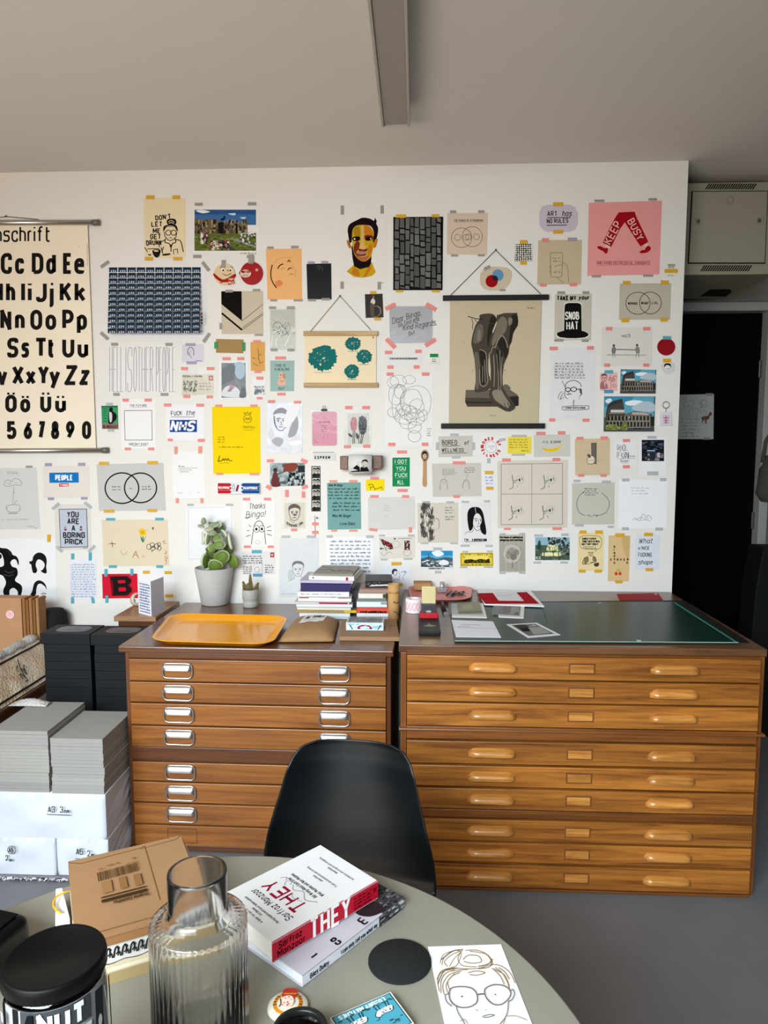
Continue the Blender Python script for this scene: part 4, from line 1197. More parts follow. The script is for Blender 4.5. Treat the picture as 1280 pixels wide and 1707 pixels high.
paper('paper_bag', 'flattened tan paper bag with crossing words and two red cherries', 'paper bag', 'J', [217, 1170, 362, 1172, 352, 1477, 212, 1475], 'dcbe88', [('p', 'cfae76', [300, 1172, 360, 1176, 352, 1340, 320, 1280])] + cross + [('t', K, 4, 'S', 337, 1358, 12), ('e', 'd8432b', 267, 1425, 11, 11), ('e', 'd8432b', 293, 1425, 11, 11), ('s', '6f7d2f', 3, [267, 1415, 276, 1400, 282, 1392]), ('s', '6f7d2f', 3, [293, 1415, 288, 1402, 282, 1392]), ('p', 'b5cf4d', [276, 1386, 288, 1386, 286, 1412, 279, 1412])], 'Y 291,1167,62,22;284,1479,50,18')
sc = [395, 1168]
for i in range(8):
    sc += [395 + (i + .5) * 20.4, 1164, 395 + (i + 1) * 20.4, 1169]
for i in range(11):
    sc += [562, 1169 + (i + .5) * 20.6, 556, 1169 + (i + 1) * 20.6]
for i in range(8):
    sc += [556 - (i + .5) * 20.2, 1400, 556 - (i + 1) * 20.2, 1395]
for i in range(10):
    sc += [391, 1395 - (i + .5) * 21, 397, 1395 - (i + 1) * 21]
paper('card', 'pale lilac scalloped card with four handwritten lines, right of the paper bag', 'card', 'J', sc, 'dde1ea', [
    ('t', '3b3b40', 4, 'What', 418, 1222, 32, dict(slant=.3, sx=.9)), ('t', '3b3b40', 3.5, 'a NICE', 416, 1264, 20, dict(sx=.9, jit=.08)), ('t', '3b3b40', 3.5, 'FUCKING', 416, 1312, 26, dict(sx=.58, jit=.08)), ('t', '3b3b40', 4, 'shape', 416, 1362, 28, dict(slant=.3, sx=.85))], 'Y 482,1163,58,22;487,1397,50,20')
# -- block: lower right, middle
paper('card', 'grey rectangular card inked BORED of WELLNESS', 'card', 'H', [122, 190, 350, 184, 352, 324, 124, 328], 'c8c5bd', [
    ('t', '2d2c2b', 4.5, 'BORED', 148, 246, 30, dict(sx=.75, jit=.06)), ('t', '2d2c2b', 4, 'of', 296, 244, 24, dict(slant=.3, sx=.8)), ('l', '2d2c2b', 3.5, [148, 256, 265, 252]), ('t', '2d2c2b', 4, 'WELLNESS', 146, 292, 22, dict(sx=.88, jit=.08)), ('l', '2d2c2b', 3.5, [146, 302, 312, 300])], 'C 228,178,56,16;115,255,20,50;356,255,20,50;240,330,56,14')
paper('sticker', 'round white sticker with red circular lettering', 'sticker', 'H', circle_pts(473, 262, 73, 75), 'ecebe9', [
    ('c', 'a7a5a1', 3, 473, 260, 38, 38), ('s', 'a7a5a1', 2.5, [445, 268, 460, 255, 475, 262, 490, 250, 502, 262]), ('c', 'a7a5a1', 2, 478, 262, 10, 12), ('ct', 'c0343a', 6, 'BORED OF', 473, 262, 50, 190, 345, 16, False), ('ct', 'c0343a', 6, 'WELLNESS', 473, 262, 66, 180, 25, 16, True)], 'C 548,212,42,18,-10;458,352,24,34')
paper('sticky_note', 'small yellow note with faint handwriting, left of the banana card', 'note', 'H', [584, 192, 744, 192, 742, 304, 584, 304], 'ecd74e', [('h', 'a08f2c', 2.5, 592, 202, 720, 270, 4), ('h', 'a08f2c', 2.5, 675, 278, 725, 292, 1)], 'C 660,186,100,14;655,312,90,14')
paper('card', 'grey card with a painted yellow banana', 'card', 'H', [757, 180, 1000, 176, 1002, 322, 760, 328], 'cfccc4', [
    ('ps', 'efcf18', [808, 262, 822, 268, 860, 272, 910, 265, 940, 246, 942, 254, 915, 282, 870, 294, 832, 284]), ('s', 'a98f1c', 2.5, [815, 270, 860, 282, 915, 272]), ('t', '6b6966', 3, "IT'S", 820, 236, 14, dict(jit=.1)), ('t', '6b6966', 3.5, 'a smile', 870, 234, 18, dict(slant=.2, sx=.8))], 'P 805,170,62,22;943,166,50,22')
paper('drawing', 'wide grey sheet with two pencil ghosts talking', 'drawing', 'H', [78, 372, 406, 366, 410, 588, 86, 594], 'cbc7be', [
    ('s', '6f6d69', 3, [134, 550, 136, 500, 148, 478, 165, 476, 178, 492, 184, 545]), ('s', '6f6d69', 3, [284, 540, 290, 500, 302, 480, 316, 482, 326, 500, 330, 540]), ('e', '6f6d69', 152, 492, 2.5, 2.5), ('e', '6f6d69', 168, 492, 2.5, 2.5), ('s', '6f6d69', 2, [152, 502, 160, 506, 168, 502]), ('e', '6f6d69', 300, 492, 2.5, 2.5), ('e', '6f6d69', 312, 494, 2.5, 2.5), ('h', G1, 2, 148, 402, 245, 448, 4), ('h', G1, 2, 295, 392, 370, 435, 3), ('l', G1, 2, [172, 450, 170, 470]), ('l', G1, 2, [318, 438, 312, 472])], 'P 260,366,84,20;243,590,44,18')
paper('note', 'tiny white note with blue writing between two amber tapes', 'note', 'H', [428, 440, 490, 438, 492, 526, 426, 524], 'e4e6f0', [('h', '6577a8', 2.5, 434, 452, 486, 512, 3)], 'Y 460,431,56,22;464,535,48,20')


def tumble(cx, cy):
    return [('s', '2f2e2d', 4, [cx - 34, cy - 38, cx - 30, cy - 10, cx - 28, cy + 4]), ('s', '2f2e2d', 3.5, [cx - 28, cy + 4, cx - 10, cy, cx + 8, cy - 8]), ('c', 'b8b0a6', 2.5, cx + 18, cy - 8, 28, 26), ('ps', K, [cx + 18, cy + 6, cx + 10, cy - 2, cx + 14, cy - 16, cx + 20, cy - 10]), ('ps', K, [cx + 30, cy + 2, cx + 36, cy - 10, cx + 28, cy - 24, cx + 32, cy - 6]), ('l', '2f2e2d', 3, [cx - 26, cy + 14, cx - 28, cy + 45, cx - 55, cy + 58]), ('l', '2f2e2d', 3, [cx - 32, cy + 14, cx - 10, cy + 12]), ('l', '4b4a48', 2.5, [cx - 2, cy + 30, cx + 4, cy + 44])]


paper('drawing', 'large beige poster divided in four panels of tumbling figures', 'poster', 'H', [516, 352, 986, 346, 982, 798, 518, 802], 'd8cfc3', [('l', '6d665e', 3, [542, 375, 950, 370, 950, 776, 540, 778], 1), ('l', '6d665e', 2.5, [746, 372, 744, 776]), ('l', '6d665e', 2.5, [541, 574, 950, 573])] + tumble(648, 485) + tumble(858, 485) + tumble(642, 690) + tumble(850, 688),
      'P 575,347,58,21;908,344,52,20;582,806,46,14;913,804,62,18')
rs = random.Random(21)
scb = []
for i in range(46):
    x, y = rs.uniform(2, 78), rs.uniform(640, 880)
    q = []
    for k in range(5):
        q += [x + k * 5 + rs.uniform(-3, 3), y + (18 if k % 2 else -14) + rs.uniform(-6, 6)]
    scb.append(('s', '4b4946', 3, [min(max(v, 0), 100) if j % 2 == 0 else v for j, v in enumerate(q)]))
paper('drawing', 'beige paper half covered by dense black scribble beside a small head', 'drawing', 'H', [-18, 634, 254, 630, 256, 896, -16, 900], 'd3ccbd', scb + [('ps', 'd3ccbd', [92, 740, 118, 736, 128, 765, 124, 800, 100, 800, 88, 770]), ('s', '5e5a55', 3, [92, 760, 98, 742, 116, 738, 126, 756]), ('s', G1, 2.5, [124, 760, 128, 790, 116, 806]), ('s', G1, 2.5, [96, 806, 90, 835]), ('h', G1, 2, 165, 655, 225, 705, 3), ('h', G1, 2, 165, 715, 235, 750, 2)], 'C 40,628,50,14;200,628,50,14;30,902,50,12;225,902,50,12')
hair = [316, 740, 318, 695, 335, 668, 368, 660, 400, 668, 420, 700, 432, 760, 442, 820, 436, 846, 410, 830, 400, 790, 412, 750, 400, 715, 380, 702, 362, 720, 354, 760, 352, 800, 332, 820, 322, 790]
paper('portrait_print', 'pale print of a dark long haired woman in ink', 'print', 'H', [276, 634, 468, 630, 478, 912, 276, 914], 'e2e1df', [
    ('ps', '17161a', hair), ('s', K, 3, [356, 730, 352, 770, 366, 808, 388, 818, 406, 800, 414, 760]), ('s', K, 4, [360, 742, 374, 738, 384, 744]), ('s', K, 4, [396, 742, 410, 740]), ('e', K, 374, 752, 5, 4), ('e', K, 404, 752, 5, 4), ('s', K, 2.5, [388, 748, 394, 772, 384, 776]), ('s', 'a0524f', 4, [376, 792, 388, 790, 400, 788]), ('s', K, 2.5, [298, 842, 310, 830, 336, 824]), ('s', K, 2.5, [356, 805, 350, 824, 336, 830]), ('s', K, 2.5, [404, 806, 412, 826]), ('s', 'e2e1df', 2.5, [368, 664, 372, 700]),
    ('t', K, 4, "I'm", 298, 886, 16, dict(sx=.9)), ('f', K, 4, 'A DISPOSITION', 345, 445, 886, 13, dict(slant=.2)), ('l', K, 3, [298, 892, 446, 888])], 'C 300,626,50,14;445,622,40,16;300,918,60,14;460,920,50,14')
paper('postcard', 'landscape postcard of a seaside town under bright blue sky', 'postcard', 'F', [806, 950, 1016, 950, 1022, 1078, 806, 1066], 'dfe3e6', [
    ('r', '2f8fc4', 806, 952, 1018, 1005), ('r', '58b0d8', 806, 985, 1018, 1008), ('ps', 'e9f1f5', [880, 960, 930, 952, 960, 975, 920, 992, 890, 980]), ('p', '4b5f66', [806, 1005, 860, 990, 910, 1006, 970, 995, 1018, 1000, 1018, 1062, 806, 1060]), ('n', ['d9dfe2', '39464b', 'b9c4c9', '2b3a33', '6d7d83'], 808, 1012, 1016, 1060, 60, 20, .5), ('ps', 'e8ebec', [925, 1030, 955, 1012, 990, 1025, 985, 1045, 935, 1046]), ('l', '23282a', 3, [858, 970, 858, 1035]), ('f', G2, 3, 'TORMENTING SITS', 855, 965, 1075, 9)], 'C 918,938,60,18;920,1094,44,18')
paper('banknote', 'yellow souvenir banknote with dark skyline', 'banknote', 'H', [266, 966, 488, 964, 490, 1054, 268, 1056], 'e3cb45', [('l', '6d5c14', 3, [274, 972, 482, 970, 484, 1048, 276, 1050], 1), ('r', 'eedb6a', 296, 985, 462, 1020), ('p', '3e3412', [292, 1035, 300, 1012, 340, 1008, 370, 1015, 400, 1006, 440, 1012, 462, 1004, 468, 1035]), ('n', ['2a230c', '6d5c14'], 292, 1012, 468, 1038, 40, 12, .8), ('s', '6d5c14', 3, [284, 1000, 292, 988, 300, 1000]), ('s', '6d5c14', 3, [458, 1000, 468, 986, 478, 1000]), ('n', ['6d5c14'], 275, 972, 482, 982, 26, 6), ('n', ['6d5c14'], 275, 1040, 482, 1049, 26, 6)], 'C 300,958,36,12;465,956,40,12;290,1062,50,12;455,1060,60,12')
fl = [('e', '8a867c', 597, 968, 20, 22), ('e', '98948a', 612, 948, 20, 18), ('e', '8a867c', 640, 962, 21, 20), ('e', '7c786f', 622, 992, 22, 20), ('e', '98948a', 586, 990, 16, 18), ('l', '7c786f', 4, [616, 1010, 614, 1070]), ('c', 'dad6ca', 3, 614, 970, 54, 52)]
paper('newspaper_clipping', 'tall grey newspaper clipping with flower photograph', 'newspaper', 'H', [526, 846, 702, 844, 704, 1094, 528, 1098], 'b9b4a8', [('f', K, 5, 'The flower of wellness as', 530, 696, 868, 11), ('f', K, 5, 'dangerous and thankless', 532, 690, 886, 11), ('l', G2, 1.5, [530, 892, 700, 892])] + [('l', '8b877d', 3, [532 + c_ * 43, 902 + i * 10, 568 + c_ * 43, 902 + i * 10]) for i in range(19) for c_ in range(4)] + [('ps', 'b9b4a8', [556, 970, 570, 925, 614, 908, 658, 925, 672, 970, 650, 1020, 614, 1034, 575, 1020])] + fl, 'C 550,840,40,12;680,838,40,12;550,1102,40,10;680,1100,44,12')
paper('postcard', 'white bordered postcard of trees with pale words ALWAYS A GOOD IDEA', 'postcard', 'H', [758, 852, 1006, 850, 1008, 1024, 758, 1026], 'e6eaec', [
    ('r', '8fb4c4', 768, 862, 998, 920), ('r', '4f5d4e', 768, 915, 998, 1015), ('n', ['2e3a36', '55625c', 'a9b4b4', '3f4d46', '1f2926'], 850, 862, 998, 985, 150, 16, .9), ('ps', '2c4a43', [780, 925, 796, 880, 808, 925, 800, 950, 786, 950]), ('n', ['5b6a4b', '3f4b39', '75836a'], 768, 945, 998, 1014, 80, 18, .5), ('f', 'f1efbe', 6, 'Flowers', 850, 915, 926, 14, dict(slant=.3)), ('f', 'eef0b0', 6, 'ALWAYS', 842, 918, 950, 20), ('f', 'eef0b0', 7, 'A GOOD IDEA', 812, 944, 986, 20), ('f', 'dfe4d8', 4, '&3', 772, 802, 1005, 12)], 'C 790,850,60,16;965,845,50,18;780,1030,50,14;960,1030,50,14')
# -- block: middle
pk = [80, 34, 90, 26, 236, 24, 245, 34, 246, 242, 238, 250, 92, 252, 82, 244]
o = paper('pink_packet', 'pink sheet in clear pouch hanging from a bulldog clip', 'packet', 'F', pk, 'e39aad', [('f', '9c5f6e', 2.5, 'RECEPTION', 126, 200, 98, 8), ('h', 'a8677a', 2.5, 120, 86, 202, 102, 1), ('h', 'a8677a', 2, 140, 110, 180, 160, 4), ('s', 'b37386', 2, [150, 165, 162, 180, 154, 205, 166, 215]), ('s', 'b37386', 2.5, [95, 205, 110, 230, 122, 225])], '', sleeve=[76, 12, 248, 10, 250, 256, 78, 258])
b = B()
c0 = o.location
clip_m = M('1c1b1b', 0.3, 0.5)
p0 = wp(540, 683.5, 0.008) - c0
b.box(p0, (0.028, 0.012, 0.010), clip_m, 0.002)
b.tube([p0 + Vector((0.006 * math.cos(t * math.pi / 6), -0.004, 0.013 + 0.008 * math.sin(t * math.pi / 6))) for t in range(12)], 0.0012, M('77746f', 0.3, 0.9), 6, True)
b.done('bulldog_clip', o)
paper('art_print', 'print of pink and dark flower spikes in a glossy sleeve', 'print', 'F', [318, 36, 458, 34, 460, 240, 320, 242], 'd9d6cd', [
    ('ps', 'c7808c', [336, 110, 340, 75, 358, 60, 376, 72, 380, 110, 372, 148, 345, 150]), ('n', ['8f4a58', 'dba1aa'], 338, 68, 378, 148, 50, 6), ('ps', '2c2d2e', [390, 110, 394, 75, 410, 52, 428, 60, 446, 90, 440, 150, 428, 175, 398, 168]), ('n', ['55585a', '17181a', '7b7d7d'], 392, 60, 444, 172, 70, 7), ('l', '4d4a44', 5, [356, 150, 352, 238]), ('l', '4d4a44', 5, [366, 150, 362, 238]), ('l', '33322f', 5, [412, 170, 402, 238]), ('l', '33322f', 5, [424, 170, 410, 238]), ('ps', '3f423d', [322, 168, 345, 180, 348, 195, 328, 188]), ('ps', '3f423d', [375, 165, 392, 185, 385, 210, 372, 188]), ('l', '4d4a44', 4, [395, 170, 392, 238])],
    'P 324,-2,48,22;440,-2,50,22;315,258,44,20;443,255,46,20', sleeve=[296, -4, 474, -6, 476, 262, 294, 264])
paper('label_card', 'narrow white label with five tiny black letters', 'card', 'F', [84, 306, 238, 305, 238, 350, 86, 352], 'dcdbd8', [('f', K, 5, 'E S P R O M', 98, 214, 338, 15)], 'C 155,296,140,8', th=.003)
fs = []
for i in range(4):
    y = 394 + i * 74.5
    fs += [('r', 'd9d8d4', 82, y, 132, y + 64), ('ps', '23211f', [84, y + 63, 86, y + 45, 104, y + 42, 110, y + 63]), ('ps', '2f2d2a', [106, y + 63, 110, y + 44, 130, y + 44, 131, y + 63]), ('e', 'b9b4ac', 96, y + 26, 12, 16), ('e', 'a9a49c', 118, y + 24, 12, 16), ('ps', '1c1a18', [84, y + 18, 90, y + 6, 104, y + 8, 108, y + 20, 96, y + 14]), ('ps', '1c1a18', [107, y + 16, 112, y + 4, 128, y + 6, 131, y + 20, 118, y + 12]), ('l', '3b3835', 2.5, [90, y + 24, 102, y + 24]), ('l', '3b3835', 2.5, [112, y + 22, 126, y + 22]), ('l', '5b5752', 2, [92, y + 34, 100, y + 34]), ('l', '5b5752', 2, [114, y + 32, 124, y + 32])]
paper('photo_strip', 'vertical strip of four black and white photo booth portraits', 'photograph', 'F', [76, 388, 136, 388, 138, 690, 76, 690], '151413', fs, rough=.3)
rh = thing('paper_roll_holder', 'wooden wall holder with paper roll printed with two dark heads', 'roll holder', wp(603, 774, 0.0))
k0 = wp(603, 774, 0.0)
wm = wood('dark_walnut', '4a2c16', '7d4f2b', (20, 2, 20), 0.45, 0.05)
for xa, xb, ya, yb in ((568.8, 582, 760, 782), (621.5, 637.5, 759, 781)):
    a, c_ = wp(xa, ya, 0.0) - k0, wp(xb, yb, 0.0) - k0
    B().box(((a.x + c_.x) / 2, -0.032, (a.z + c_.z) / 2), (abs(c_.x - a.x), 0.062, abs(a.z - c_.z)), wm, 0.003).done('bracket', rh)
b = B()
a, c_ = wp(582.5, 757.5, 0.03) - k0, wp(621, 790, 0.03) - k0
rr = abs(a.z - c_.z) / 2
zc = (a.z + c_.z) / 2
b.tube([(a.x, -0.052, zc), (c_.x, -0.052, zc)], rr, M('dcdcdb', 0.6, 0, 0.03), 40)


def rollmap(x, y):
    p = wp(500 + x / 4, 680 + y / 4, 0.03) - k0
    t = max(-0.99, min(0.99, (p.z - zc) / rr))
    return Vector((p.x, -0.052 - rr * math.sqrt(1 - t * t) - 0.0015, p.z))


cv = Canvas(b, rollmap, (0, -1, 0))
cv.run([('p', '1d1c1b', [345, 425, 365, 395, 392, 372, 405, 395, 408, 422]), ('p', '1d1c1b', [408, 422, 410, 395, 430, 385, 455, 392, 468, 420]), ('ps', 'd8d3cb', [382, 372, 388, 355, 398, 350, 402, 368, 398, 385]), ('ps', 'c9c2b8', [418, 372, 424, 355, 452, 356, 454, 375, 444, 392, 426, 392]), ('ps', '23211f', [416, 365, 425, 346, 450, 342, 460, 362, 440, 352]), ('p', 'eceae6', [425, 392, 442, 392, 436, 422])])
b.done('paper_roll', rh, fix=False)
paper('card', 'upright green card in white frame lettered I GOT YOU', 'card', 'F', [612, 330, 618, 322, 740, 318, 738, 522, 612, 526], 'e6e8e6', [('p', '1b8a51', [616, 332, 732, 330, 732, 524, 616, 524]), ('f', 'e8f2ea', 3.5, 'I GOT', 632, 716, 370, 24), ('f', 'e8f2ea', 3.5, 'YOU', 640, 704, 416, 24), ('f', 'e8f2ea', 3.5, 'FUCK', 634, 716, 460, 24), ('f', 'e8f2ea', 3.5, 'ALL', 648, 692, 506, 24), ('l', '8cc7a4', 2, [630, 378, 718, 376]), ('l', '8cc7a4', 2, [638, 424, 706, 424]), ('l', '8cc7a4', 2, [634, 468, 718, 468]), ('l', '8cc7a4', 2, [644, 514, 694, 514])], 'P 680,294,66,20;683,550,66,20')
sp = thing('wooden_spoon', 'small wooden spoon with face drawn in its bowl, fixed upright', 'spoon', wp(707.5, 780, 0.0))
k0 = wp(707.5, 780, 0.0)
spw = wood('spoon_wood', 'a9794a', 'c8995f', (25, 25, 2), 0.55, 0.05)
b = B()
q0, q1, q2 = wp(707.7, 759, .008) - k0, wp(707.5, 770, .008) - k0, wp(707.2, 810, .008) - k0
e0 = (wp(707.7, 750, .008) - wp(707.7, 768, .008)).length / 2
eb = (wp(701.5, 760, .008) - wp(714, 760, .008)).length / 2
bowl = []
for i in range(28):
    an = 2 * math.pi * i / 28
    bowl.append(q0 + Vector((eb * math.cos(an), 0, e0 * math.sin(an) * 1.05)))
b.prism(bowl, spw, (0, 0.007, 0), smooth=True)
cv = Canvas(b, lambda x, y: wp(500 + x / 4, 680 + y / 4, .008) - k0, (0, -1, 0))
cv.run([('e', '57422f', 831, 317, 21, 30), ('e', 'c9b6a4', 831, 320, 14, 22), ('ps', '2a221c', [817, 312, 820, 296, 832, 290, 843, 298, 845, 312, 832, 304]), ('l', K, 2.5, [823, 317, 829, 317]), ('l', K, 2.5, [834, 317, 840, 317]), ('l', K, 2.5, [826, 332, 838, 332])])
b.done('bowl', sp, fix=False)
b = B()
hw = [(0.0085, 0), (0.0075, .15), (0.0085, .6), (0.010, .92), (0.006, 1.0)]
top, bot = wp(707.6, 767, .008) - k0, wp(707.3, 811, .008) - k0
L_, R_ = [], []
for w_, t in hw:
    p = top.lerp(bot, t)
    L_.append(p + Vector((-w_, 0, 0)))
    R_.append(p + Vector((w_, 0, 0)))
b.prism(L_ + R_[::-1], spw, (0, 0.006, 0))
b.done('handle', sp)
paper('card', 'small bright yellow card with inked running dog', 'card', 'F', [438, 478, 562, 474, 564, 553, 440, 553], 'f4dc10', [('s', K, 3.5, [455, 515, 470, 508, 488, 515, 486, 528, 468, 526]), ('s', K, 3.5, [488, 525, 505, 540, 530, 532, 548, 526]), ('s', K, 3.5, [468, 528, 472, 546]), ('s', K, 3.5, [500, 540, 498, 550]), ('s', K, 3, [540, 530, 556, 545]), ('e', K, 462, 512, 4, 3)], 'P 497,469,58,18')
paper('letter', 'teal blue letter with dark handwriting, under the roll holder', 'letter', 'F', [180, 500, 404, 496, 408, 808, 185, 812], '76a5a1', [
    ('f', '1f3b3f', 3, 'Dear Mr Bingo', 190, 286, 522, 15, dict(slant=.2)), ('h', '1f3b3f', 2.8, 184, 528, 400, 612, 4, 1.0, .02), ('h', '1f3b3f', 2.8, 212, 622, 402, 690, 3, 1.0, .05), ('f', '1f3b3f', 3, 'Miss Mr Bingo!', 215, 340, 728, 18, dict(slant=.2)), ('f', '1f3b3f', 3, 'Love Debs', 265, 368, 780, 18, dict(slant=.2))], 'O 222,489,52,16;355,489,54,18;228,818,40,13;355,818,56,13')
paper('drawing', 'wide almost blank grey sheet, right of the teal letter', 'drawing', 'F', [452, 597, 766, 592, 768, 808, 454, 814], 'd6d3ce', [('h', 'bab7b2', 2, 560, 645, 600, 690, 3), ('s', 'bab7b2', 2, [556, 745, 570, 720, 590, 730])], 'P 495,590,56,18;703,590,46,18;488,812,52,18,8;735,812,20,36')
tf = thing('toothpick_flag', 'thin toothpick flag held by two coral tapes', 'flag', wp(525, 877, .001))
k0 = wp(525, 877, .001)
b = B()
b.tube([wp(524.7, 860, .002) - k0, wp(525.5, 893, .002) - k0], 0.0012, M('4b4640', .6), 6)
b.done('stick', tf)
b = B()
b.prism([wp(x, y, .002) - k0 for x, y in ((525, 860), (532, 861.5), (532, 865.5), (525, 866))], M('d5d6da', .7), (0, .0005, 0))
Canvas(b, lambda x, y: wp(x, y, .002) - k0, (0, -1, 0)).run([('r', '33333a', 527, 862.5, 530, 864.5)])
b.done('flag', tf, fix=False)
for y in (873.3, 887.5):
    b = B()
    b.prism([wp(x, yy, .0045) - k0 for x, yy in ((520, y - 2.5), (530.5, y - 2.5), (530.5, y + 2.5), (520, y + 2.5))], tape_mat('P'), (0, .0002, 0))
    b.done('tape', tf, fix=False)
paper('letter', 'white sheet filled with slanting handwriting, behind the tall book stack', 'letter', 'F', [176, 862, 488, 860, 492, 1120, 178, 1120], 'eeeff3', [('h', '3c3d44', 2.6, 195, 876, 470, 1100, 9, 1.0, .06)], 'C 197,857,42,18;465,858,50,20')
ck = []
for i in range(4):
    for j in range(3):
        x, y = 540 + i * 18 + j * 4, 872 + j * 13 + i * 8
        ck.append(('p', 'a92630' if (i + j) % 2 else '1d1b1b', [x, y, x + 17, y + 7, x + 21, y + 20, x + 4, y + 13]))
paper('envelope', 'cream envelope with chequered flag drawing and dark stamp', 'envelope', 'F', [528, 860, 766, 857, 766, 1000, 529, 1004], 'dcd7cd', ck + [('l', G2, 3, [530, 868, 580, 955]), ('l', G2, 3, [585, 905, 570, 950]), ('l', K, 5, [532, 938, 560, 938]), ('l', K, 5, [585, 938, 615, 938]), ('e', K, 540, 938, 5, 7), ('e', K, 604, 938, 5, 7), ('s', G1, 2.5, [540, 965, 560, 985, 590, 960, 615, 970]), ('c', 'b3aea4', 2.5, 640, 910, 24, 24), ('r', '453a36', 696, 885, 732, 948), ('n', ['8b2f2f', 'd0c9bd', '23201e'], 696, 885, 732, 948, 20, 11), ('l', G2, 2.5, [655, 870, 745, 868]), ('e', G2, 632, 872, 6, 6), ('c', 'a59f95', 2.5, 715, 965, 24, 22)], 'C 545,850,40,12;740,850,44,14;560,1010,44,12;720,1006,60,14')
rnd = [552, 1070, 562, 1050, 590, 1042, 640, 1040, 700, 1042, 730, 1052, 740, 1075, 742, 1180, 552, 1182]
paper('drawing', 'round topped white sheet with ink head and tiny figures, above middle books', 'drawing', 'F', rnd, 'e8eaef', [('ps', '3c3b3d', [612, 1100, 616, 1080, 632, 1072, 648, 1080, 646, 1090, 630, 1088, 622, 1110]), ('s', '4b4a4d', 3, [622, 1110, 640, 1115, 648, 1095]), ('s', '4b4a4d', 3, [615, 1125, 625, 1150, 640, 1140, 655, 1150]), ('s', '6d6c70', 2.5, [655, 1090, 665, 1110, 660, 1140, 670, 1160]), ('s', '6d6c70', 2.5, [672, 1100, 690, 1090, 700, 1100, 690, 1125]), ('s', '4b4a4d', 3, [690, 1095, 705, 1090, 708, 1105]), ('s', '6d6c70', 2.5, [685, 1130, 690, 1145])], 'Y 643,1038,66,22;668,1178,36,20')
paper('foil_portrait', 'crumpled silver foil sheet with grey drawn face', 'drawing', 'D', [662, 125, 896, 122, 898, 460, 660, 462], 'c9cacd', [
    ('ps', '9b9ca0', [700, 205, 715, 175, 755, 158, 790, 175, 796, 205, 760, 195, 720, 200]), ('face', '5b5c60', 3, 752, 248, 40, 64, None), ('s', '6b6c70', 4, [706, 210, 712, 270, 735, 305, 770, 312]), ('s', '8d8e92', 4, [724, 232, 742, 226, 756, 234]), ('s', '8d8e92', 4, [765, 234, 780, 230]), ('ps', 'a9aaae', [800, 350, 830, 250, 850, 200, 870, 260, 850, 340]), ('ps', 'f2f2f3', [820, 130, 880, 140, 850, 230, 790, 290, 770, 250]), ('ps', 'b4b5b9', [690, 380, 730, 355, 770, 375, 740, 420]), ('ps', 'f5f5f6', [800, 392, 870, 376, 895, 395, 850, 412]), ('s', '95969a', 3, [765, 300, 790, 290]), ('ps', 'dfdfe2', [665, 330, 690, 300, 700, 340, 680, 370])], 'P 690,118,46,20;863,122,46,18', mat=M('a3a4a8', .4, .35, .25, 22, .5))  # near-white patches are the foil's highlights, painted in as colour
paper('photograph', 'wide photo of a figure reaching up to a red brown machine', 'photograph', 'D', [680, 527, 912, 525, 914, 680, 680, 683], '9aa8aa', [
    ('n', ['7d8d90', 'b4c0c2', '54605f', '8d9c9f'], 680, 527, 912, 680, 90, 30, .8), ('ps', '8b4638', [770, 545, 790, 532, 850, 528, 866, 550, 840, 582, 795, 585, 775, 570]), ('r', '2f3436', 866, 545, 912, 590), ('n', ['1d2021', '4d5658', 'c3cccd'], 795, 590, 912, 680, 60, 16, 1.6), ('ps', '6b3a3a', [700, 600, 716, 590, 730, 600, 738, 640, 750, 680, 690, 680]), ('e', '5a3b30', 716, 580, 12, 14), ('l', '6b4a40', 7, [730, 602, 785, 582]), ('ps', '3b2a26', [703, 580, 706, 564, 724, 562, 728, 580, 716, 572])], 'P 682,512,46,20;907,513,44,24,25;672,690,38,24,35;912,688,40,22,-20', rough=.3)
pb = paper('pencil_tin', 'flat red and blue pencil box with tiny white lettering', 'box', 'D', [331, 660, 610, 660, 612, 733, 331, 734], 'dfe4e8', [
    ('p', 'c21f2e', [332, 662, 412, 662, 425, 674, 412, 684, 332, 684]), ('p', 'c21f2e', [332, 685, 412, 685, 426, 694, 412, 708, 332, 708]), ('p', 'c21f2e', [332, 709, 412, 709, 425, 718, 412, 730, 332, 730]), ('p', '1d4f8c', [610, 662, 500, 662, 486, 674, 500, 684, 610, 684]), ('p', '1d4f8c', [610, 685, 500, 685, 486, 694, 500, 708, 610, 708]), ('p', '1d4f8c', [610, 709, 500, 709, 486, 718, 500, 730, 610, 730]), ('f', 'f2d5d6', 5, 'INFLAMMING', 336, 408, 698, 12), ('f', 'e4edf5', 5, 'COLOUR PENCILS', 500, 598, 700, 12), ('p', '8d1f3b', [450, 715, 462, 672, 475, 674, 464, 718]), ('c', G2, 2.5, 438, 690, 8, 14), ('l', G2, 2.5, [430, 670, 445, 670]), ('l', G2, 2.5, [430, 714, 445, 714])], th=.014, rough=.35)
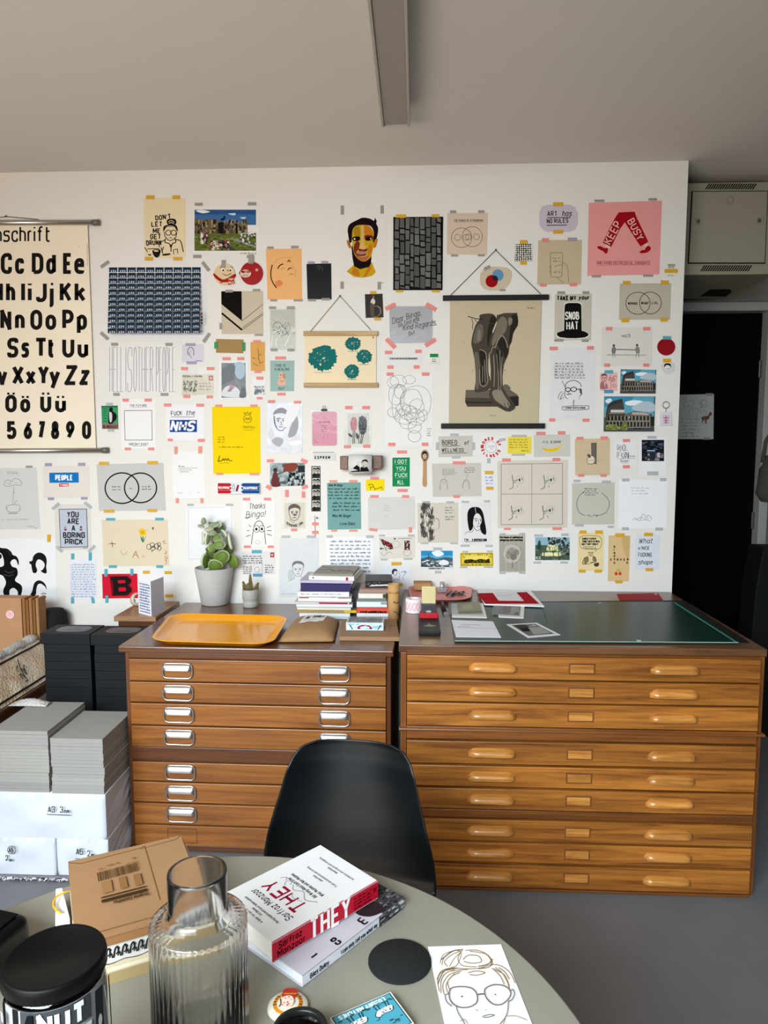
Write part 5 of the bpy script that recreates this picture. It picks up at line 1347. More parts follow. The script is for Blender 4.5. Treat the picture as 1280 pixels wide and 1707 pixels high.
paper('drawing', 'white sheet with script thanks above a wide eyed ghost', 'drawing', 'D', [498, 775, 714, 774, 710, 1084, 494, 1086], 'ececea', [
    ('t', '2a2928', 3.5, 'Thanks', 542, 834, 36, dict(slant=.25, sx=.62, rot=-3)), ('t', '2a2928', 3.5, 'Bingo!', 520, 892, 40, dict(slant=.25, sx=.9, rot=-4)), ('s', '2a2928', 3, [512, 892, 530, 896, 548, 886]), ('s', '2f2e2d', 4, [556, 1070, 562, 1020, 572, 960, 582, 930, 600, 914, 620, 918, 634, 940, 642, 975, 648, 1030, 652, 1070]), ('e', 'f6f6f4', 590, 966, 19, 23), ('e', 'f6f6f4', 626, 966, 18, 22), ('c', '2f2e2d', 3.5, 590, 966, 19, 23), ('c', '2f2e2d', 3.5, 626, 966, 18, 22), ('e', K, 589, 968, 8, 10), ('e', K, 626, 967, 8, 10), ('c', 'b5b3af', 2.5, 600, 1055, 15, 13),
    ('l', K, 3.5, [538, 940, 552, 952]), ('l', K, 3.5, [526, 978, 542, 978]), ('l', K, 3.5, [520, 1018, 550, 1008]), ('l', K, 3.5, [658, 958, 686, 948]), ('l', K, 3.5, [660, 978, 692, 978]), ('l', K, 3.5, [660, 1000, 692, 1012])], 'P 523,768,46,18;663,768,46,18;528,1085,46,16;685,1085,40,16')
paper('portrait_card', 'cream card with inked face of a frowning dark haired man', 'card', 'D', [777, 792, 912, 790, 912, 958, 775, 960], 'd6d2c0', [
    ('face', K, 4, 843, 862, 36, 48, '211f1d'), ('s', K, 3, [812, 900, 820, 915, 843, 925]), ('ct', K, 4, 'NONSENSE CAN', 843, 870, 82, 130, 48, 14, True), ('ps', '3b3835', [828, 872, 845, 866, 862, 872, 850, 878])], 'P 792,730,22,48;902,737,22,42;840,972,40,18', sleeve=[752, 702, 925, 704, 922, 968, 756, 968])
paper('letter', 'plain white typed letter hung by four upright coral tapes', 'letter', 'D', [30, 452, 242, 448, 248, 768, 32, 770], 'eeeeee', [('l', 'c9c9c9', 2, [36, 768, 252, 766]), ('h', G2, 2, 70, 542, 115, 555, 1), ('l', G2, 2.2, [72, 562, 195, 560]), ('l', G2, 2.2, [72, 574, 160, 574]), ('l', G2, 2.2, [80, 586, 140, 586]), ('l', G1, 2, [65, 726, 100, 726]), ('l', G1, 2, [145, 726, 152, 726]), ('l', G1, 2, [195, 724, 212, 724])], 'O 53,443,22,52;215,440,26,48;62,778,20,34;226,778,20,34')
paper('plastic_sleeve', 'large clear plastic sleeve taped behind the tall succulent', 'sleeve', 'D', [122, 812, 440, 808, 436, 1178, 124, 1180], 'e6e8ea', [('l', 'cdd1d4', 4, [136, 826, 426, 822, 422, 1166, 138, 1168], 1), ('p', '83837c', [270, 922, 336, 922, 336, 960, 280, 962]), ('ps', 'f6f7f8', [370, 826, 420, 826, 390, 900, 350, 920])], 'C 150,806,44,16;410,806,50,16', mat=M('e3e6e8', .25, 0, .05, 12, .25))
paper('postcard', 'written postcard with red stamp and blue tape, above the small pot', 'postcard', 'D', [494, 1120, 714, 1116, 716, 1270, 494, 1272], 'dedddc', [('r', '9c1f33', 682, 1124, 708, 1156), ('e', 'd9a7ac', 694, 1140, 8, 10), ('h', '54545a', 2.5, 500, 1140, 628, 1200, 4), ('h', '54545a', 2.5, 500, 1212, 560, 1268, 4), ('s', '7d7d85', 2.5, [575, 1250, 580, 1230, 595, 1220, 610, 1235, 605, 1255, 580, 1252]), ('l', G1, 2.5, [628, 1180, 628, 1268]), ('h', '54545a', 2.5, 645, 1200, 706, 1262, 4)], 'B 592,1118,66,22|K 598,1274,64,20')
paper('drawing', 'pencil portrait of a smiling boy low in a clear sleeve', 'drawing', 'D', [750, 1034, 1002, 1030, 1000, 1416, 746, 1418], 'e4e7ea', [('face', '6d6d70', 2.5, 866, 1240, 34, 44, None), ('ps', '77787b', [830, 1225, 830, 1198, 848, 1182, 885, 1182, 905, 1200, 906, 1228, 896, 1206, 860, 1198, 838, 1208]), ('s', '8b8c8f', 2.5, [842, 1280, 838, 1300, 800, 1316]), ('s', '8b8c8f', 2.5, [890, 1278, 896, 1296, 930, 1310]), ('ps', 'cfd3d6', [800, 1250, 830, 1240, 835, 1290, 806, 1310]), ('l', 'c3c8cc', 4, [748, 1400, 990, 1396])], 'C 785,1018,60,16;955,1018,60,18', sleeve=[742, 1028, 1006, 1024, 1004, 1424, 740, 1424])
# -- block: middle left
paper('art_print', 'grey print of black triangle with sharp converging lines', 'print', 'C', [594, 742, 874, 740, 876, 1027, 598, 1027], 'cbc0a8', [('p', '151311', [595, 742, 731, 742, 733, 940, 596, 828]), ('l', '151311', 12, [598, 888, 733, 1000]), ('l', '3b3631', 3, [733, 940, 873, 830]), ('l', '3b3631', 3, [733, 988, 874, 888]), ('l', '3b3631', 3, [733, 1002, 874, 898])], 'G 648,742,52,18;830,735,50,16;592,975,18,42;845,1034,56,12')
paper('drawing', 'ink sketch of a tangled figure inside a glossy clear packet', 'drawing', 'C', [922, 868, 1082, 864, 1092, 1132, 918, 1134], 'c9c8b8', [('s', G2, 3, [935, 985, 955, 950, 990, 955, 1010, 985, 1045, 965, 1052, 995, 1020, 1030, 985, 1010, 945, 1015]), ('s', G2, 3, [960, 975, 975, 990, 1000, 975, 1030, 1005]), ('s', G2, 3, [940, 1000, 970, 1010, 1000, 1040, 1040, 1020]), ('s', 'f1f1ea', 5, [930, 1110, 935, 1050, 950, 1015, 995, 1005, 985, 1040, 960, 1070, 965, 1110]), ('s', 'f1f1ea', 5, [1020, 1110, 1040, 1060, 1075, 1000, 1085, 1010]), ('n', [G2, G1], 940, 950, 1045, 1035, 30, 8)], 'G 937,853,46,18;1058,853,52,20;947,1133,46,18;1060,1134,46,18', sleeve=[914, 858, 1092, 856, 1094, 1140, 912, 1140])
paper('drawing', 'tiny lavender card with inked bald head between lilac tapes', 'drawing', 'C', [334, 1096, 476, 1094, 478, 1214, 332, 1216], 'd7d3e0', [('s', '3b3a3f', 4, [376, 1170, 372, 1140, 384, 1118, 402, 1120, 412, 1145, 410, 1170]), ('s', '3b3a3f', 3, [382, 1150, 388, 1175, 400, 1188]), ('s', '3b3a3f', 3, [385, 1145, 392, 1143]), ('l', '5b6fb0', 4, [425, 1204, 466, 1208])], 'L 390,1098,66,18;397,1219,66,18')
paper('card', 'blank brown kraft card held at both ends by green tape', 'card', 'C', [560, 1060, 744, 1064, 742, 1156, 560, 1152], 'a38755', [], 'N 560,1102,22,44;745,1112,22,58')
paper('drawing', 'narrow orange tan slip with sketched twig lines', 'drawing', 'C', [789, 1080, 886, 1080, 886, 1274, 792, 1273], 'dba65e', [('s', '6b4a22', 3.5, [838, 1122, 844, 1160, 840, 1200]), ('s', '6b4a22', 3.5, [802, 1185, 822, 1190]), ('s', '6b4a22', 3, [845, 1170, 865, 1162]), ('s', '6b4a22', 3, [808, 1220, 826, 1232, 845, 1240]), ('s', '6b4a22', 3, [850, 1225, 875, 1210]), ('s', '6b4a22', 3, [848, 1190, 852, 1225])], 'P 833,1077,50,18;840,1280,46,14')
paper('envelope', 'cream envelope with etching and red stamp, above blue logo sheet', 'envelope', 'C', [334, 1296, 546, 1294, 548, 1432, 336, 1434], 'd9d0b6', [('n', ['6b6557', '8f8874', '47423a'], 342, 1338, 435, 1415, 110, 9, 1.3), ('r', 'a53038', 512, 1305, 540, 1338), ('e', 'd8b9ac', 526, 1322, 8, 10), ('f', G2, 3, 'PICCADILLY FUN BAG', 338, 470, 1314, 9), ('h', '8a836f', 2, 445, 1345, 535, 1405, 3)], 'P 350,1258,42,20;524,1258,50,20;365,1443,44,20;518,1446,40,18', sleeve=[328, 1262, 556, 1260, 556, 1440, 328, 1442])
paper('photograph', 'black and white photo of a deckchair on pale ground, in sleeve', 'photograph', 'C', [596, 1220, 756, 1220, 760, 1450, 597, 1452], '3a3b3d', [('ps', '9db0c2', [685, 1222, 745, 1222, 750, 1300, 720, 1330, 690, 1300]), ('p', '1f1f20', [597, 1260, 650, 1225, 690, 1240, 680, 1330, 600, 1370]), ('ps', 'd8d9da', [600, 1440, 610, 1395, 650, 1370, 700, 1385, 735, 1440, 690, 1450]), ('p', 'b06a7d', [635, 1412, 660, 1360, 680, 1375, 660, 1412]), ('l', '8d8d8c', 4, [690, 1335, 740, 1420]), ('l', '55504f', 4, [640, 1412, 735, 1345]), ('ps', '17181a', [735, 1380, 758, 1400, 758, 1448, 715, 1446])], 'P 630,1192,52,20;725,1192,44,20', sleeve=[584, 1204, 770, 1202, 772, 1464, 584, 1466], rough=.3)
paper('photograph', 'tiny black and white photo in clear bag, beside the teal dog card', 'photograph', 'C', [814, 1372, 884, 1372, 884, 1432, 814, 1434], 'b9bab9', [('n', ['232323', '5c5c5b', 'd8d8d6'], 814, 1372, 884, 1432, 40, 12), ('ps', K, [818, 1408, 840, 1396, 862, 1402, 858, 1425, 848, 1412, 826, 1428])], 'P 852,1322,44,20;850,1455,36,16', sleeve=[806, 1326, 890, 1326, 890, 1456, 808, 1458], rough=.3)
paper('card', 'teal grey card with cartoon pink dog', 'card', 'C', [921, 1204, 1082, 1204, 1080, 1408, 922, 1410], '9cbab4', [('f', '5b7370', 3.5, 'TIME IS', 950, 1025, 1245, 16), ('f', '5b7370', 3.5, 'A HEALING', 950, 1050, 1270, 16), ('ps', 'e8b79f', [978, 1310, 984, 1290, 1000, 1285, 1016, 1296, 1014, 1318, 1025, 1350, 1018, 1368, 975, 1368, 970, 1348, 982, 1325]), ('e', '2b2422', 992, 1300, 4, 4), ('ps', 'c9866e', [1006, 1290, 1020, 1300, 1018, 1325, 1006, 1315]), ('s', '8d5a48', 3, [985, 1335, 1000, 1345, 1012, 1335]), ('s', '8d5a48', 3, [985, 1318, 996, 1322]), ('f', '5b7370', 3.5, 'OUT', 975, 1018, 1398, 16)], 'P 990,1187,70,20;996,1428,54,18')
paper('drawing', 'tall white sheet of a bald bespectacled man under small handwriting', 'drawing', 'G', [788, 1042, 1092, 1038, 1080, 1524, 784, 1528], 'e3e3e3', [
    ('h', '6d6c6b', 2.4, 815, 1132, 1020, 1248, 6, 1.2, .08)] + [('l', '8d8c8a', 1.6, [812, 1156 + i * 19, 1010, 1153 + i * 19]) for i in range(5)] + [('s', '3a3938', 4, [888, 1320, 892, 1282, 920, 1260, 955, 1258, 985, 1275, 996, 1300]), ('s', '3a3938', 3.5, [884, 1325, 888, 1365, 905, 1380]), ('c', K, 5, 906, 1318, 17, 13), ('c', K, 5, 944, 1316, 19, 14), ('l', K, 5, [963, 1314, 992, 1318]), ('s', K, 4, [992, 1320, 998, 1345, 984, 1362]), ('ps', '55534f', [984, 1310, 998, 1318, 996, 1345, 986, 1340]), ('l', K, 5, [898, 1350, 928, 1346]), ('s', '3a3938', 3, [912, 1325, 906, 1335, 914, 1340]), ('l', '3a3938', 3, [866, 1258, 886, 1300]), ('s', G2, 3, [870, 1330, 850, 1345, 838, 1380]), ('s', G2, 3, [880, 1340, 862, 1360, 856, 1385]), ('s', G2, 2.5, [850, 1385, 880, 1368]), ('s', G1, 2.5, [985, 1365, 978, 1385]),
    ('s', '3a3938', 3, [870, 1440, 885, 1430, 1030, 1425, 1042, 1438, 1030, 1450, 885, 1454], 1), ('f', G2, 3, 'I CANNOT HEAR MY CROWD', 885, 1028, 1444, 9), ('l', K, 4, [944, 1428, 942, 1395]), ('l', K, 4, [942, 1395, 948, 1388]), ('s', 'c9c9c8', 2, [895, 1508, 930, 1495, 975, 1512])], 'P 810,1044,54,23;1055,1040,46,23;800,1520,40,21;1025,1522,46,21')
# -- block: lower left
paper('drawing', 'grey sheet with pencil tree growing from a bowl, at left edge', 'drawing', 'B', [-70, 402, 243, 398, 268, 808, -66, 812], 'd3d4d1', [
    ('s', G1, 3, [30, 518, 35, 492, 55, 478, 75, 490, 95, 472, 125, 476, 145, 500, 138, 516, 100, 514, 60, 522], 1), ('s', G1, 2.5, [50, 500, 62, 510, 78, 498]), ('s', G1, 2.5, [100, 492, 118, 505]), ('s', G1, 2.5, [92, 522, 88, 600, 84, 645]), ('s', G1, 2.5, [98, 560, 92, 570]), ('s', G1, 2.5, [95, 640, 112, 615]), ('s', G1, 3, [48, 655, 55, 690, 125, 690, 132, 652, 90, 645], 1), ('l', G2, 4, [56, 704, 115, 703]), ('s', G1, 2.5, [36, 660, 46, 672]), ('s', G1, 2.5, [134, 672, 126, 680]), ('h', 'a3a3a1', 2, 48, 420, 128, 442, 2), ('h', 'a3a3a1', 2, 4, 732, 200, 752, 1, .6), ('s', G1, 2.5, [180, 792, 215, 790, 250, 804])], 'G 195,392,44,14')
paper('drawing', 'beige sheet with blue sticker lettered PEOPLE and small red sticker', 'card', 'B', [283, 388, 592, 384, 596, 600, 290, 602], 'e2ddd5', [('p', '1b79bf', [328, 432, 524, 430, 526, 498, 330, 500]), ('f', 'f2f6fa', 8, 'PEOPLE', 368, 482, 480, 30), ('p', 'c21d33', [394, 504, 457, 502, 458, 523, 396, 525]), ('f', 'f5dfe1', 4, 'THINGS', 400, 452, 519, 9)], 'L 323,378,46,20;545,376,46,20;340,605,40,18;562,602,42,18')
paper('drawing', 'grey sheet with two bold black overlapping circles', 'drawing', 'B', [643, 376, 1088, 366, 1106, 684, 660, 688], 'c8c8c5', [('c', K, 9, 813, 535, 112, 102), ('c', K, 9, 937, 533, 107, 99), ('h', G2, 2.4, 745, 514, 805, 552, 2), ('h', G2, 2.4, 862, 528, 886, 542, 1), ('h', G2, 2.4, 945, 514, 1008, 550, 2)], 'Y 693,370,66,21;1018,365,70,22;728,688,68,20;1015,684,64,20')
bb_ = '16161c'
paper('poster', 'pale blue framed sheet lettered YOU ARE A BORING PRICK', 'poster', 'B', [392, 676, 578, 672, 586, 926, 406, 932], 'cdd3e2', [('l', '3a3d47', 4, [394, 676, 577, 674, 585, 926, 405, 930], 1), ('f', bb_, 8, 'YOU', 446, 522, 726, 32, dict(R=1.2)), ('f', bb_, 8, 'ARE', 448, 526, 772, 32, dict(R=1.2)), ('f', bb_, 8, 'A', 476, 500, 818, 32, dict(R=1.2)), ('f', bb_, 8, 'BORING', 420, 563, 864, 32, dict(R=1.2)), ('f', bb_, 8, 'PRICK', 432, 550, 908, 32, dict(R=1.2)), ('r', '9a4038', 428, 806, 444, 818), ('l', '7d8a8a', 4, [436, 786, 436, 806]), ('l', '7d8a8a', 3, [428, 798, 444, 798]), ('r', '9a4038', 532, 806, 548, 818), ('ps', '5b4038', [532, 800, 540, 786, 548, 800]), ('l', '5b5e66', 3, [552, 936, 584, 935])], 'C 372,655,60,20,-40;588,648,60,20,40;398,940,50,20,45;612,938,60,20,-45', sleeve=[366, 642, 606, 640, 612, 946, 372, 948])
paper('drawing', 'cream sheet with painted daffodil and childlike coloured scribbles', 'drawing', 'B', [677, 746, 1117, 743, 1128, 1052, 690, 1056], 'e0d3b8', [
    ('p', 'e9c425', [925, 812, 940, 806, 950, 800, 960, 812, 978, 812, 970, 830, 975, 848, 955, 850, 940, 855, 932, 840, 924, 826]), ('e', 'd9a514', 950, 830, 12, 11), ('l', '4d7d4a', 7, [952, 855, 956, 895]), ('ps', '3f7d62', [936, 858, 948, 870, 954, 895, 944, 888]), ('ps', '3f7d62', [974, 852, 966, 872, 958, 896, 962, 872]), ('l', '5c3f28', 4, [726, 905, 772, 906]), ('l', '5c3f28', 4, [745, 890, 752, 928]), ('s', 'a89a80', 3, [806, 950, 815, 975, 835, 976, 848, 955]), ('l', 'b0743a', 4, [884, 1000, 905, 955, 925, 1003]), ('l', 'b0743a', 4, [888, 975, 918, 985]), ('l', 'b7a98e', 3, [948, 980, 956, 1000]), ('l', 'b7a98e', 3, [945, 990, 972, 992]),
    ('c', K, 3, 992, 926, 14, 18), ('c', K, 3, 1015, 912, 14, 13), ('c', K, 3, 1018, 936, 15, 14), ('c', K, 3, 1045, 922, 14, 18), ('c', K, 3, 1062, 935, 12, 16), ('c', K, 3, 1060, 910, 10, 14), ('s', K, 4, [1005, 935, 1025, 928, 1040, 940]), ('l', K, 3, [1010, 962, 1020, 945]), ('s', 'a8866a', 3, [1080, 895, 1098, 885, 1092, 905, 1112, 900]), ('s', 'b06a3a', 3, [1100, 950, 1112, 960, 1098, 972, 1112, 975]), ('c', 'b06a3a', 3, 1108, 998, 9, 9), ('s', 'b06a3a', 3, [1098, 1020, 1108, 1014, 1112, 1028, 1100, 1042]), ('ps', '6d6a34', [1014, 798, 1026, 796, 1020, 814])], 'B 738,742,60,18;1063,741,56,18;752,1057,52,18;1065,1057,44,18')
paper('letter', 'lined white note with faint blue handwriting and four upright blue tapes', 'letter', 'B', [462, 1008, 640, 1004, 646, 1278, 466, 1282], 'e3e6ef', [('h', '9fa3bd', 2.2, 472, 1035, 640, 1265, 14, 1.1, .2)] + [('l', 'c3cadd', 1.5, [464, 1050 + i * 17, 642, 1048 + i * 17]) for i in range(13)], 'B 485,990,20,40;602,990,20,54;484,1283,20,40;620,1282,20,40,-8')
paper('card', 'bright red card with big black letter B', 'card', 'B', [680, 1107, 915, 1105, 920, 1268, 685, 1271], 'd01830', [
    ('p', '7a1020', [730, 1122, 850, 1120, 878, 1145, 876, 1165, 862, 1182, 880, 1200, 880, 1225, 850, 1252, 746, 1254]), ('p', K, [736, 1127, 846, 1124, 872, 1148, 870, 1166, 852, 1182, 874, 1202, 874, 1224, 846, 1248, 752, 1250, 758, 1228, 750, 1150, 738, 1148]), ('p', 'd01830', [785, 1150, 830, 1148, 838, 1158, 834, 1168, 788, 1170]), ('p', 'd01830', [790, 1198, 834, 1196, 842, 1208, 836, 1222, 794, 1224])], 'B 707,1098,20,50;879,1094,20,44;713,1275,20,48;893,1286,20,22')
paper('drawing', 'blank white sheet with amber tapes behind the standing card', 'drawing', 'B', [924, 1090, 1166, 1086, 1172, 1260, 928, 1262], 'ebeaea', [], 'Y 976,1095,46,20;1122,1097,48,20;1128,1253,52,20')
paper('poster', 'white poster of loose black hairpieces, low at left edge', 'poster', 'B', [-120, 872, 372, 872, 382, 1350, -118, 1350], 'eef0f1', [
    ('ps', '1a1b1c', [196, 1025, 215, 1018, 222, 990, 245, 968, 275, 966, 302, 985, 312, 1020, 308, 1060, 312, 1095, 300, 1104, 280, 1095, 272, 1085, 285, 1078, 298, 1050, 288, 1025, 262, 1010, 245, 1020, 238, 1050, 248, 1080, 240, 1100, 220, 1098, 212, 1070, 208, 1045, 198, 1038]),
    ('ps', '1a1b1c', [202, 1250, 215, 1220, 228, 1170, 255, 1150, 285, 1158, 305, 1182, 312, 1215, 298, 1190, 270, 1172, 250, 1182, 242, 1215, 240, 1240, 225, 1262]), ('s', '1a1b1c', 5, [275, 1242, 292, 1236, 308, 1240]), ('p', '1a1b1c', [290, 1278, 305, 1252, 308, 1262, 298, 1276]),
    ('ps', '121415', [-20, 940, 15, 935, 50, 940, 75, 960, 85, 980, 110, 990, 125, 1020, 122, 1050, 108, 1015, 88, 1010, 70, 1030, 82, 1058, 112, 1070, 118, 1110, 100, 1150, 140, 1180, 148, 1210, 138, 1252, 122, 1252, 116, 1220, 90, 1200, 65, 1215, 60, 1252, 30, 1252, 22, 1215, 40, 1165, 20, 1120, -20, 1090]),
    ('ps', 'eef0f1', [-30, 960, 5, 968, 22, 1000, 25, 1050, -10, 1058, -30, 1020]), ('s', '4a4d4a', 4, [30, 1085, 60, 1100, 95, 1088]), ('s', '4a4d4a', 4, [25, 1110, 60, 1120, 90, 1110]), ('s', '33383a', 4, [40, 950, 65, 965, 70, 985]), ('e', '1a1b1c', 2, 990, 10, 16)], 'Y 327,868,22,50')

# drawing taped on the dark door
q = [on_y(x, y, DOOR_Y + 0.004) for x, y in ((1128, 658), (1190, 657), (1189, 732), (1127, 732))]
c0 = sum(q, Vector()) / 4
b = B()
b.prism([p - c0 for p in q], M('b9bcbb', .8), (0, .001, 0))
cv = Canvas(b, lambda x, y: on_y(960 + x / 4, 600 + y / 4, DOOR_Y + 0.004) - c0, (0, -1, 0))
cv.run([('ps', '7a4f35', [836, 385, 850, 376, 880, 372, 888, 352, 902, 348, 905, 366, 892, 375, 884, 395, 872, 400, 870, 425, 862, 425, 858, 404, 848, 404, 842, 420, 838, 418, 840, 400])] + [('s', '77797a', 2.5, [710 + i * 27, 262 + (i * 53) % 90, 722 + i * 27, 250 + (i * 53) % 90, 735 + i * 27, 270 + (i * 53) % 90, 720 + i * 27, 300 + (i * 53) % 90, 732 + i * 27, 330 + (i * 53) % 90]) for i in range(6)] + [('h', '8d8f90', 2.2, 700, 380, 820, 520, 6), ('c', '77797a', 2.5, 850, 285, 22, 18), ('s', '77797a', 2.5, [820, 300, 850, 318, 890, 300]), ('s', '77797a', 3, [735, 510, 745, 480, 770, 490, 790, 515])])
o = tag(b.done('drawing', None, c0, fix=False), 'grey sketch sheet with small brown horse taped to the black door', 'drawing')
for x, y in ((1182, 657.5), (1178, 731)):
    tb = B()
    pp_ = [on_y(xx, yy, DOOR_Y + 0.002) - c0 for xx, yy in ((x - 6, y - 2), (x + 6, y - 2), (x + 6, y + 2), (x - 6, y + 2))]
    tb.prism(pp_, tape_mat('G'), (0, .0002, 0))
    tb.done('tape', o, fix=False)

# ------------------------------------------------------------------ ceiling fitting
cl = thing('ceiling_light', 'long unlit grey linear light fitting on the ceiling', 'ceiling light', (-0.089, 0.9, CEIL))
hm = M('b5b0a8', 0.6)
B().box((0, 0, -0.006), (0.10, 4.1, 0.012), hm).done('mounting_plate', cl)
b = B()
b.box((0, 0, -0.052), (0.092, 4.08, 0.045), M('a29c94', 0.65), 0.002)
b.done('diffuser', cl)
b = B()
for s_ in (-1, 1):
    b.box((s_ * 0.051, 0, -0.046), (0.010, 4.11, 0.068), hm, 0.0015)
b.done('side_rail', cl)
B().box((0, 2.052, -0.044), (0.112, 0.004, 0.070), hm, 0.001).done('end_cap', cl)

# ------------------------------------------------------------------ wall rack in the passage
RY = 3.74
ra, rb_ = on_y(1137, 304, RY), on_y(1296, 456, RY)
rw, rh_ = rb_.x - ra.x, ra.z - rb_.z
rm = M('989482', 0.5, 0, 0.03)
rk = thing('equipment_rack', 'beige metal equipment cabinet mounted high in the passage above the black door', 'rack cabinet', ((ra.x + rb_.x) / 2, RY, rb_.z))
b = B()
b.box((0, 0.32, rh_ / 2), (rw, 0.62, rh_), rm, 0.004)
sm_ = M('0c0c0b', 0.9)


def slots(px0, px1, py0, py1, n):
    for i in range(n):
        x0 = px0 + (px1 - px0 - 9) * i / (n - 1)
        q = [on_y(x0 + 6.8, py0, RY), on_y(x0 + 9.2, py0, RY), on_y(x0 + 2.4, py1, RY), on_y(x0, py1, RY)]
        b.face([p - Vector(rk.location) + Vector((0, 0.0085, 0)) for p in q], sm_)


slots(1176, 1263, 305, 314.5, 21)
slots(1168, 1255, 441.5, 451.5, 21)
q = [on_z(x, y, rb_.z) for x, y in ((1184, 482), (1216, 482), (1220, 486), (1210, 494), (1166, 494))]
b.face([p - Vector(rk.location) + Vector((0, 0, -0.001)) for p in q], sm_)
b.done('housing', rk, fix=False)
b = B()
q = [on_y(x, y, RY) - Vector(rk.location) for x, y in ((1155, 319.5), (1279.5, 319), (1274.5, 437.5), (1148.5, 437.5))]
b.prism(q, rm, (0, 0.006, 0))
dr_ = b.done('door', rk, bevel=0.001)
b = B()
q = [on_y(x, y, RY) - Vector(rk.location) + Vector((0, 0.0045, 0)) for x, y in ((1153.5, 318), (1281, 317.5), (1276, 439), (1147, 439))]
b.prism(q, sm_, (0, 0.004, 0))
b.done('door_gap', rk)
for px, py in ((1164.5, 369.5), (1266, 368)):
    c_ = on_y(px, py, RY) - Vector(rk.location)
    b = B()
    b.box(c_ + Vector((0, -0.002, 0)), (0.032, 0.006, 0.030), rm, 0.002)
    b.box(c_ + Vector((-0.004, -0.005, 0)), (0.018, 0.004, 0.020), M('6f6c60', 0.4, 0.6), 0.002)
    b.done('latch', dr_)
c_ = on_y(1217, 334, RY) - Vector(rk.location)
b = B()
b.tube([c_ + Vector((0.014 * math.cos(t * math.pi / 12), -0.0015, 0.017 * math.sin(t * math.pi / 12))) for t in range(24)], 0.0018, M('8d897b', .5), 6, True)
b.done('badge', dr_)

# ------------------------------------------------------------------ right plan chest
RF = 2.56
ZR = 0.932
oak_d = wood('plan_chest_oak', '66350e', 'c27c30', (1.0, 22, 22), 0.36, 0.16, 0.3)
oak_f = wood('plan_chest_frame', '5c300e', '8f5520', (1.0, 22, 22), 0.4, 0.1, 0.25)
oak_v = wood('plan_chest_stile', '5c300e', '8f5520', (22, 22, 1.0), 0.4, 0.1, 0.25)
oak_h = wood('plan_chest_pull', '955a1c', 'dd9a4c', (2, 30, 30), 0.3, 0.12, 0.4)
oak_top = wood('plan_chest_top', '4f3320', '7d5636', (1.0, 16, 16), 0.3, 0.05, 0.35)
black_gap = M('120b06', 0.9)
XL, XR = on_y(667.5, 1085, RF).x, on_y(1279.5, 1085, RF).x
xm = (XL + XR) / 2
W_ = XR - XL
ch = thing('plan_chest', 'large golden oak plan chest of nine shallow drawers with wooden pulls', 'plan chest', (xm, RF, 0))
zr = lambda py: on_y(678, py, RF).z
B().box((0, 0.515, ZR - 0.014), (W_ + 0.014, 1.0 - 0.0, 0.028), oak_top, 0.004).done('top', ch)
b = B()
b.box((0, 0.51, (ZR - 0.03) / 2 + 0.005), (W_ - 0.004, 0.96, ZR - 0.04), black_gap)
b.done('carcass', ch)
for s_ in (-1, 1):
    B().box((s_ * (W_ / 2 - 0.011), 0.508, (ZR - 0.028) / 2), (0.022, 0.985, ZR - 0.028), oak_v, 0.002).done('side_panel', ch)
for py0, py1, pr_ in ((1079, 1089, 0), (1209, 1230.5, 0), (1346, 1360, 0), (1475, 1486, 0)):
    b = B()
    z0, z1 = zr(py1), zr(py0)
    if py1 > 1480:
        z0 = 0.0
    if py0 < 1080:
        z1 = ZR - 0.028
    b.box((0, 0.012, (z0 + z1) / 2), (W_ - 0.046, 0.03, z1 - z0 - 0.003), oak_f, 0.002)
    if 1200 < py0 < 1300:
        zz = zr(1215)
        b.box((0, 0.006, zz), (W_ + 0.012, 0.028, 0.009), oak_f, 0.003)
    b.done('rail', ch)
rows = [(1090.5, 1129.5), (1131, 1167.5), (1169, 1208), (1232, 1270), (1272.5, 1307.5), (1310, 1345), (1361.5, 1397), (1399, 1432), (1435, 1473.5)]
pullw = on_y(861, 1110, RF).x - on_y(781, 1110, RF).x
hx = [on_y(821.5, 1112, RF).x - xm, on_y(1124, 1112, RF).x - xm]
lx = on_y(969, 1112, RF).x - xm


def pull_mesh():
    t = B()
    w2 = pullw / 2
    prof = [(-0.022, -0.010), (-0.024, -0.004), (-0.019, 0.008), (-0.008, 0.016), (0.0, 0.019)]
    nu = 13
    vs_ = []
    for i in range(nu):
        u = -1 + 2 * i / (nu - 1)
        x = u * w2
        e = 1 - max(0, (abs(u) - 0.80) / 0.20) * 0.80
        row = [(x, 0, -0.012)] + [(x, y * e, -0.012 + (z + 0.012) * (0.35 + 0.65 * e)) for y, z in prof]
        vs_.append([t.bm.verts.new(p) for p in row])
    k = t.mi(oak_h)
    for a, c in zip(vs_, vs_[1:]):
        for j in range(len(a) - 1):
            f = t.bm.faces.new([a[j], a[j + 1], c[j + 1], c[j]])
            f.material_index = k
            f.smooth = j > 1
    for e in (vs_[0], vs_[-1]):
        f = t.bm.faces.new(e)
        f.material_index = k
    return t


for i, (p0, p1) in enumerate(rows):
    z0, z1 = zr(p1), zr(p0)
    zc = (z0 + z1) / 2
    dw = W_ - 0.048
    b = B()
    b.box((0, 0, 0), (dw, 0.024, z1 - z0 - 0.003), oak_d, 0.0025)
    dr = b.done('drawer', ch, (0, 0.004, zc))
    for x in hx:
        pull_mesh().done('pull', dr, (x, -0.0115, 0.0))
    b = B()
    lw, lh = 0.094, 0.040
    b.box((0, 0, 0), (lw, 0.004, lh), oak_f, 0.0015)
    b.box((0, -0.002, 0), (lw - 0.010, 0.004, lh - 0.010), oak_h, 0.001)
    b.done('label_plate', dr, (lx, -0.013, 0.001))

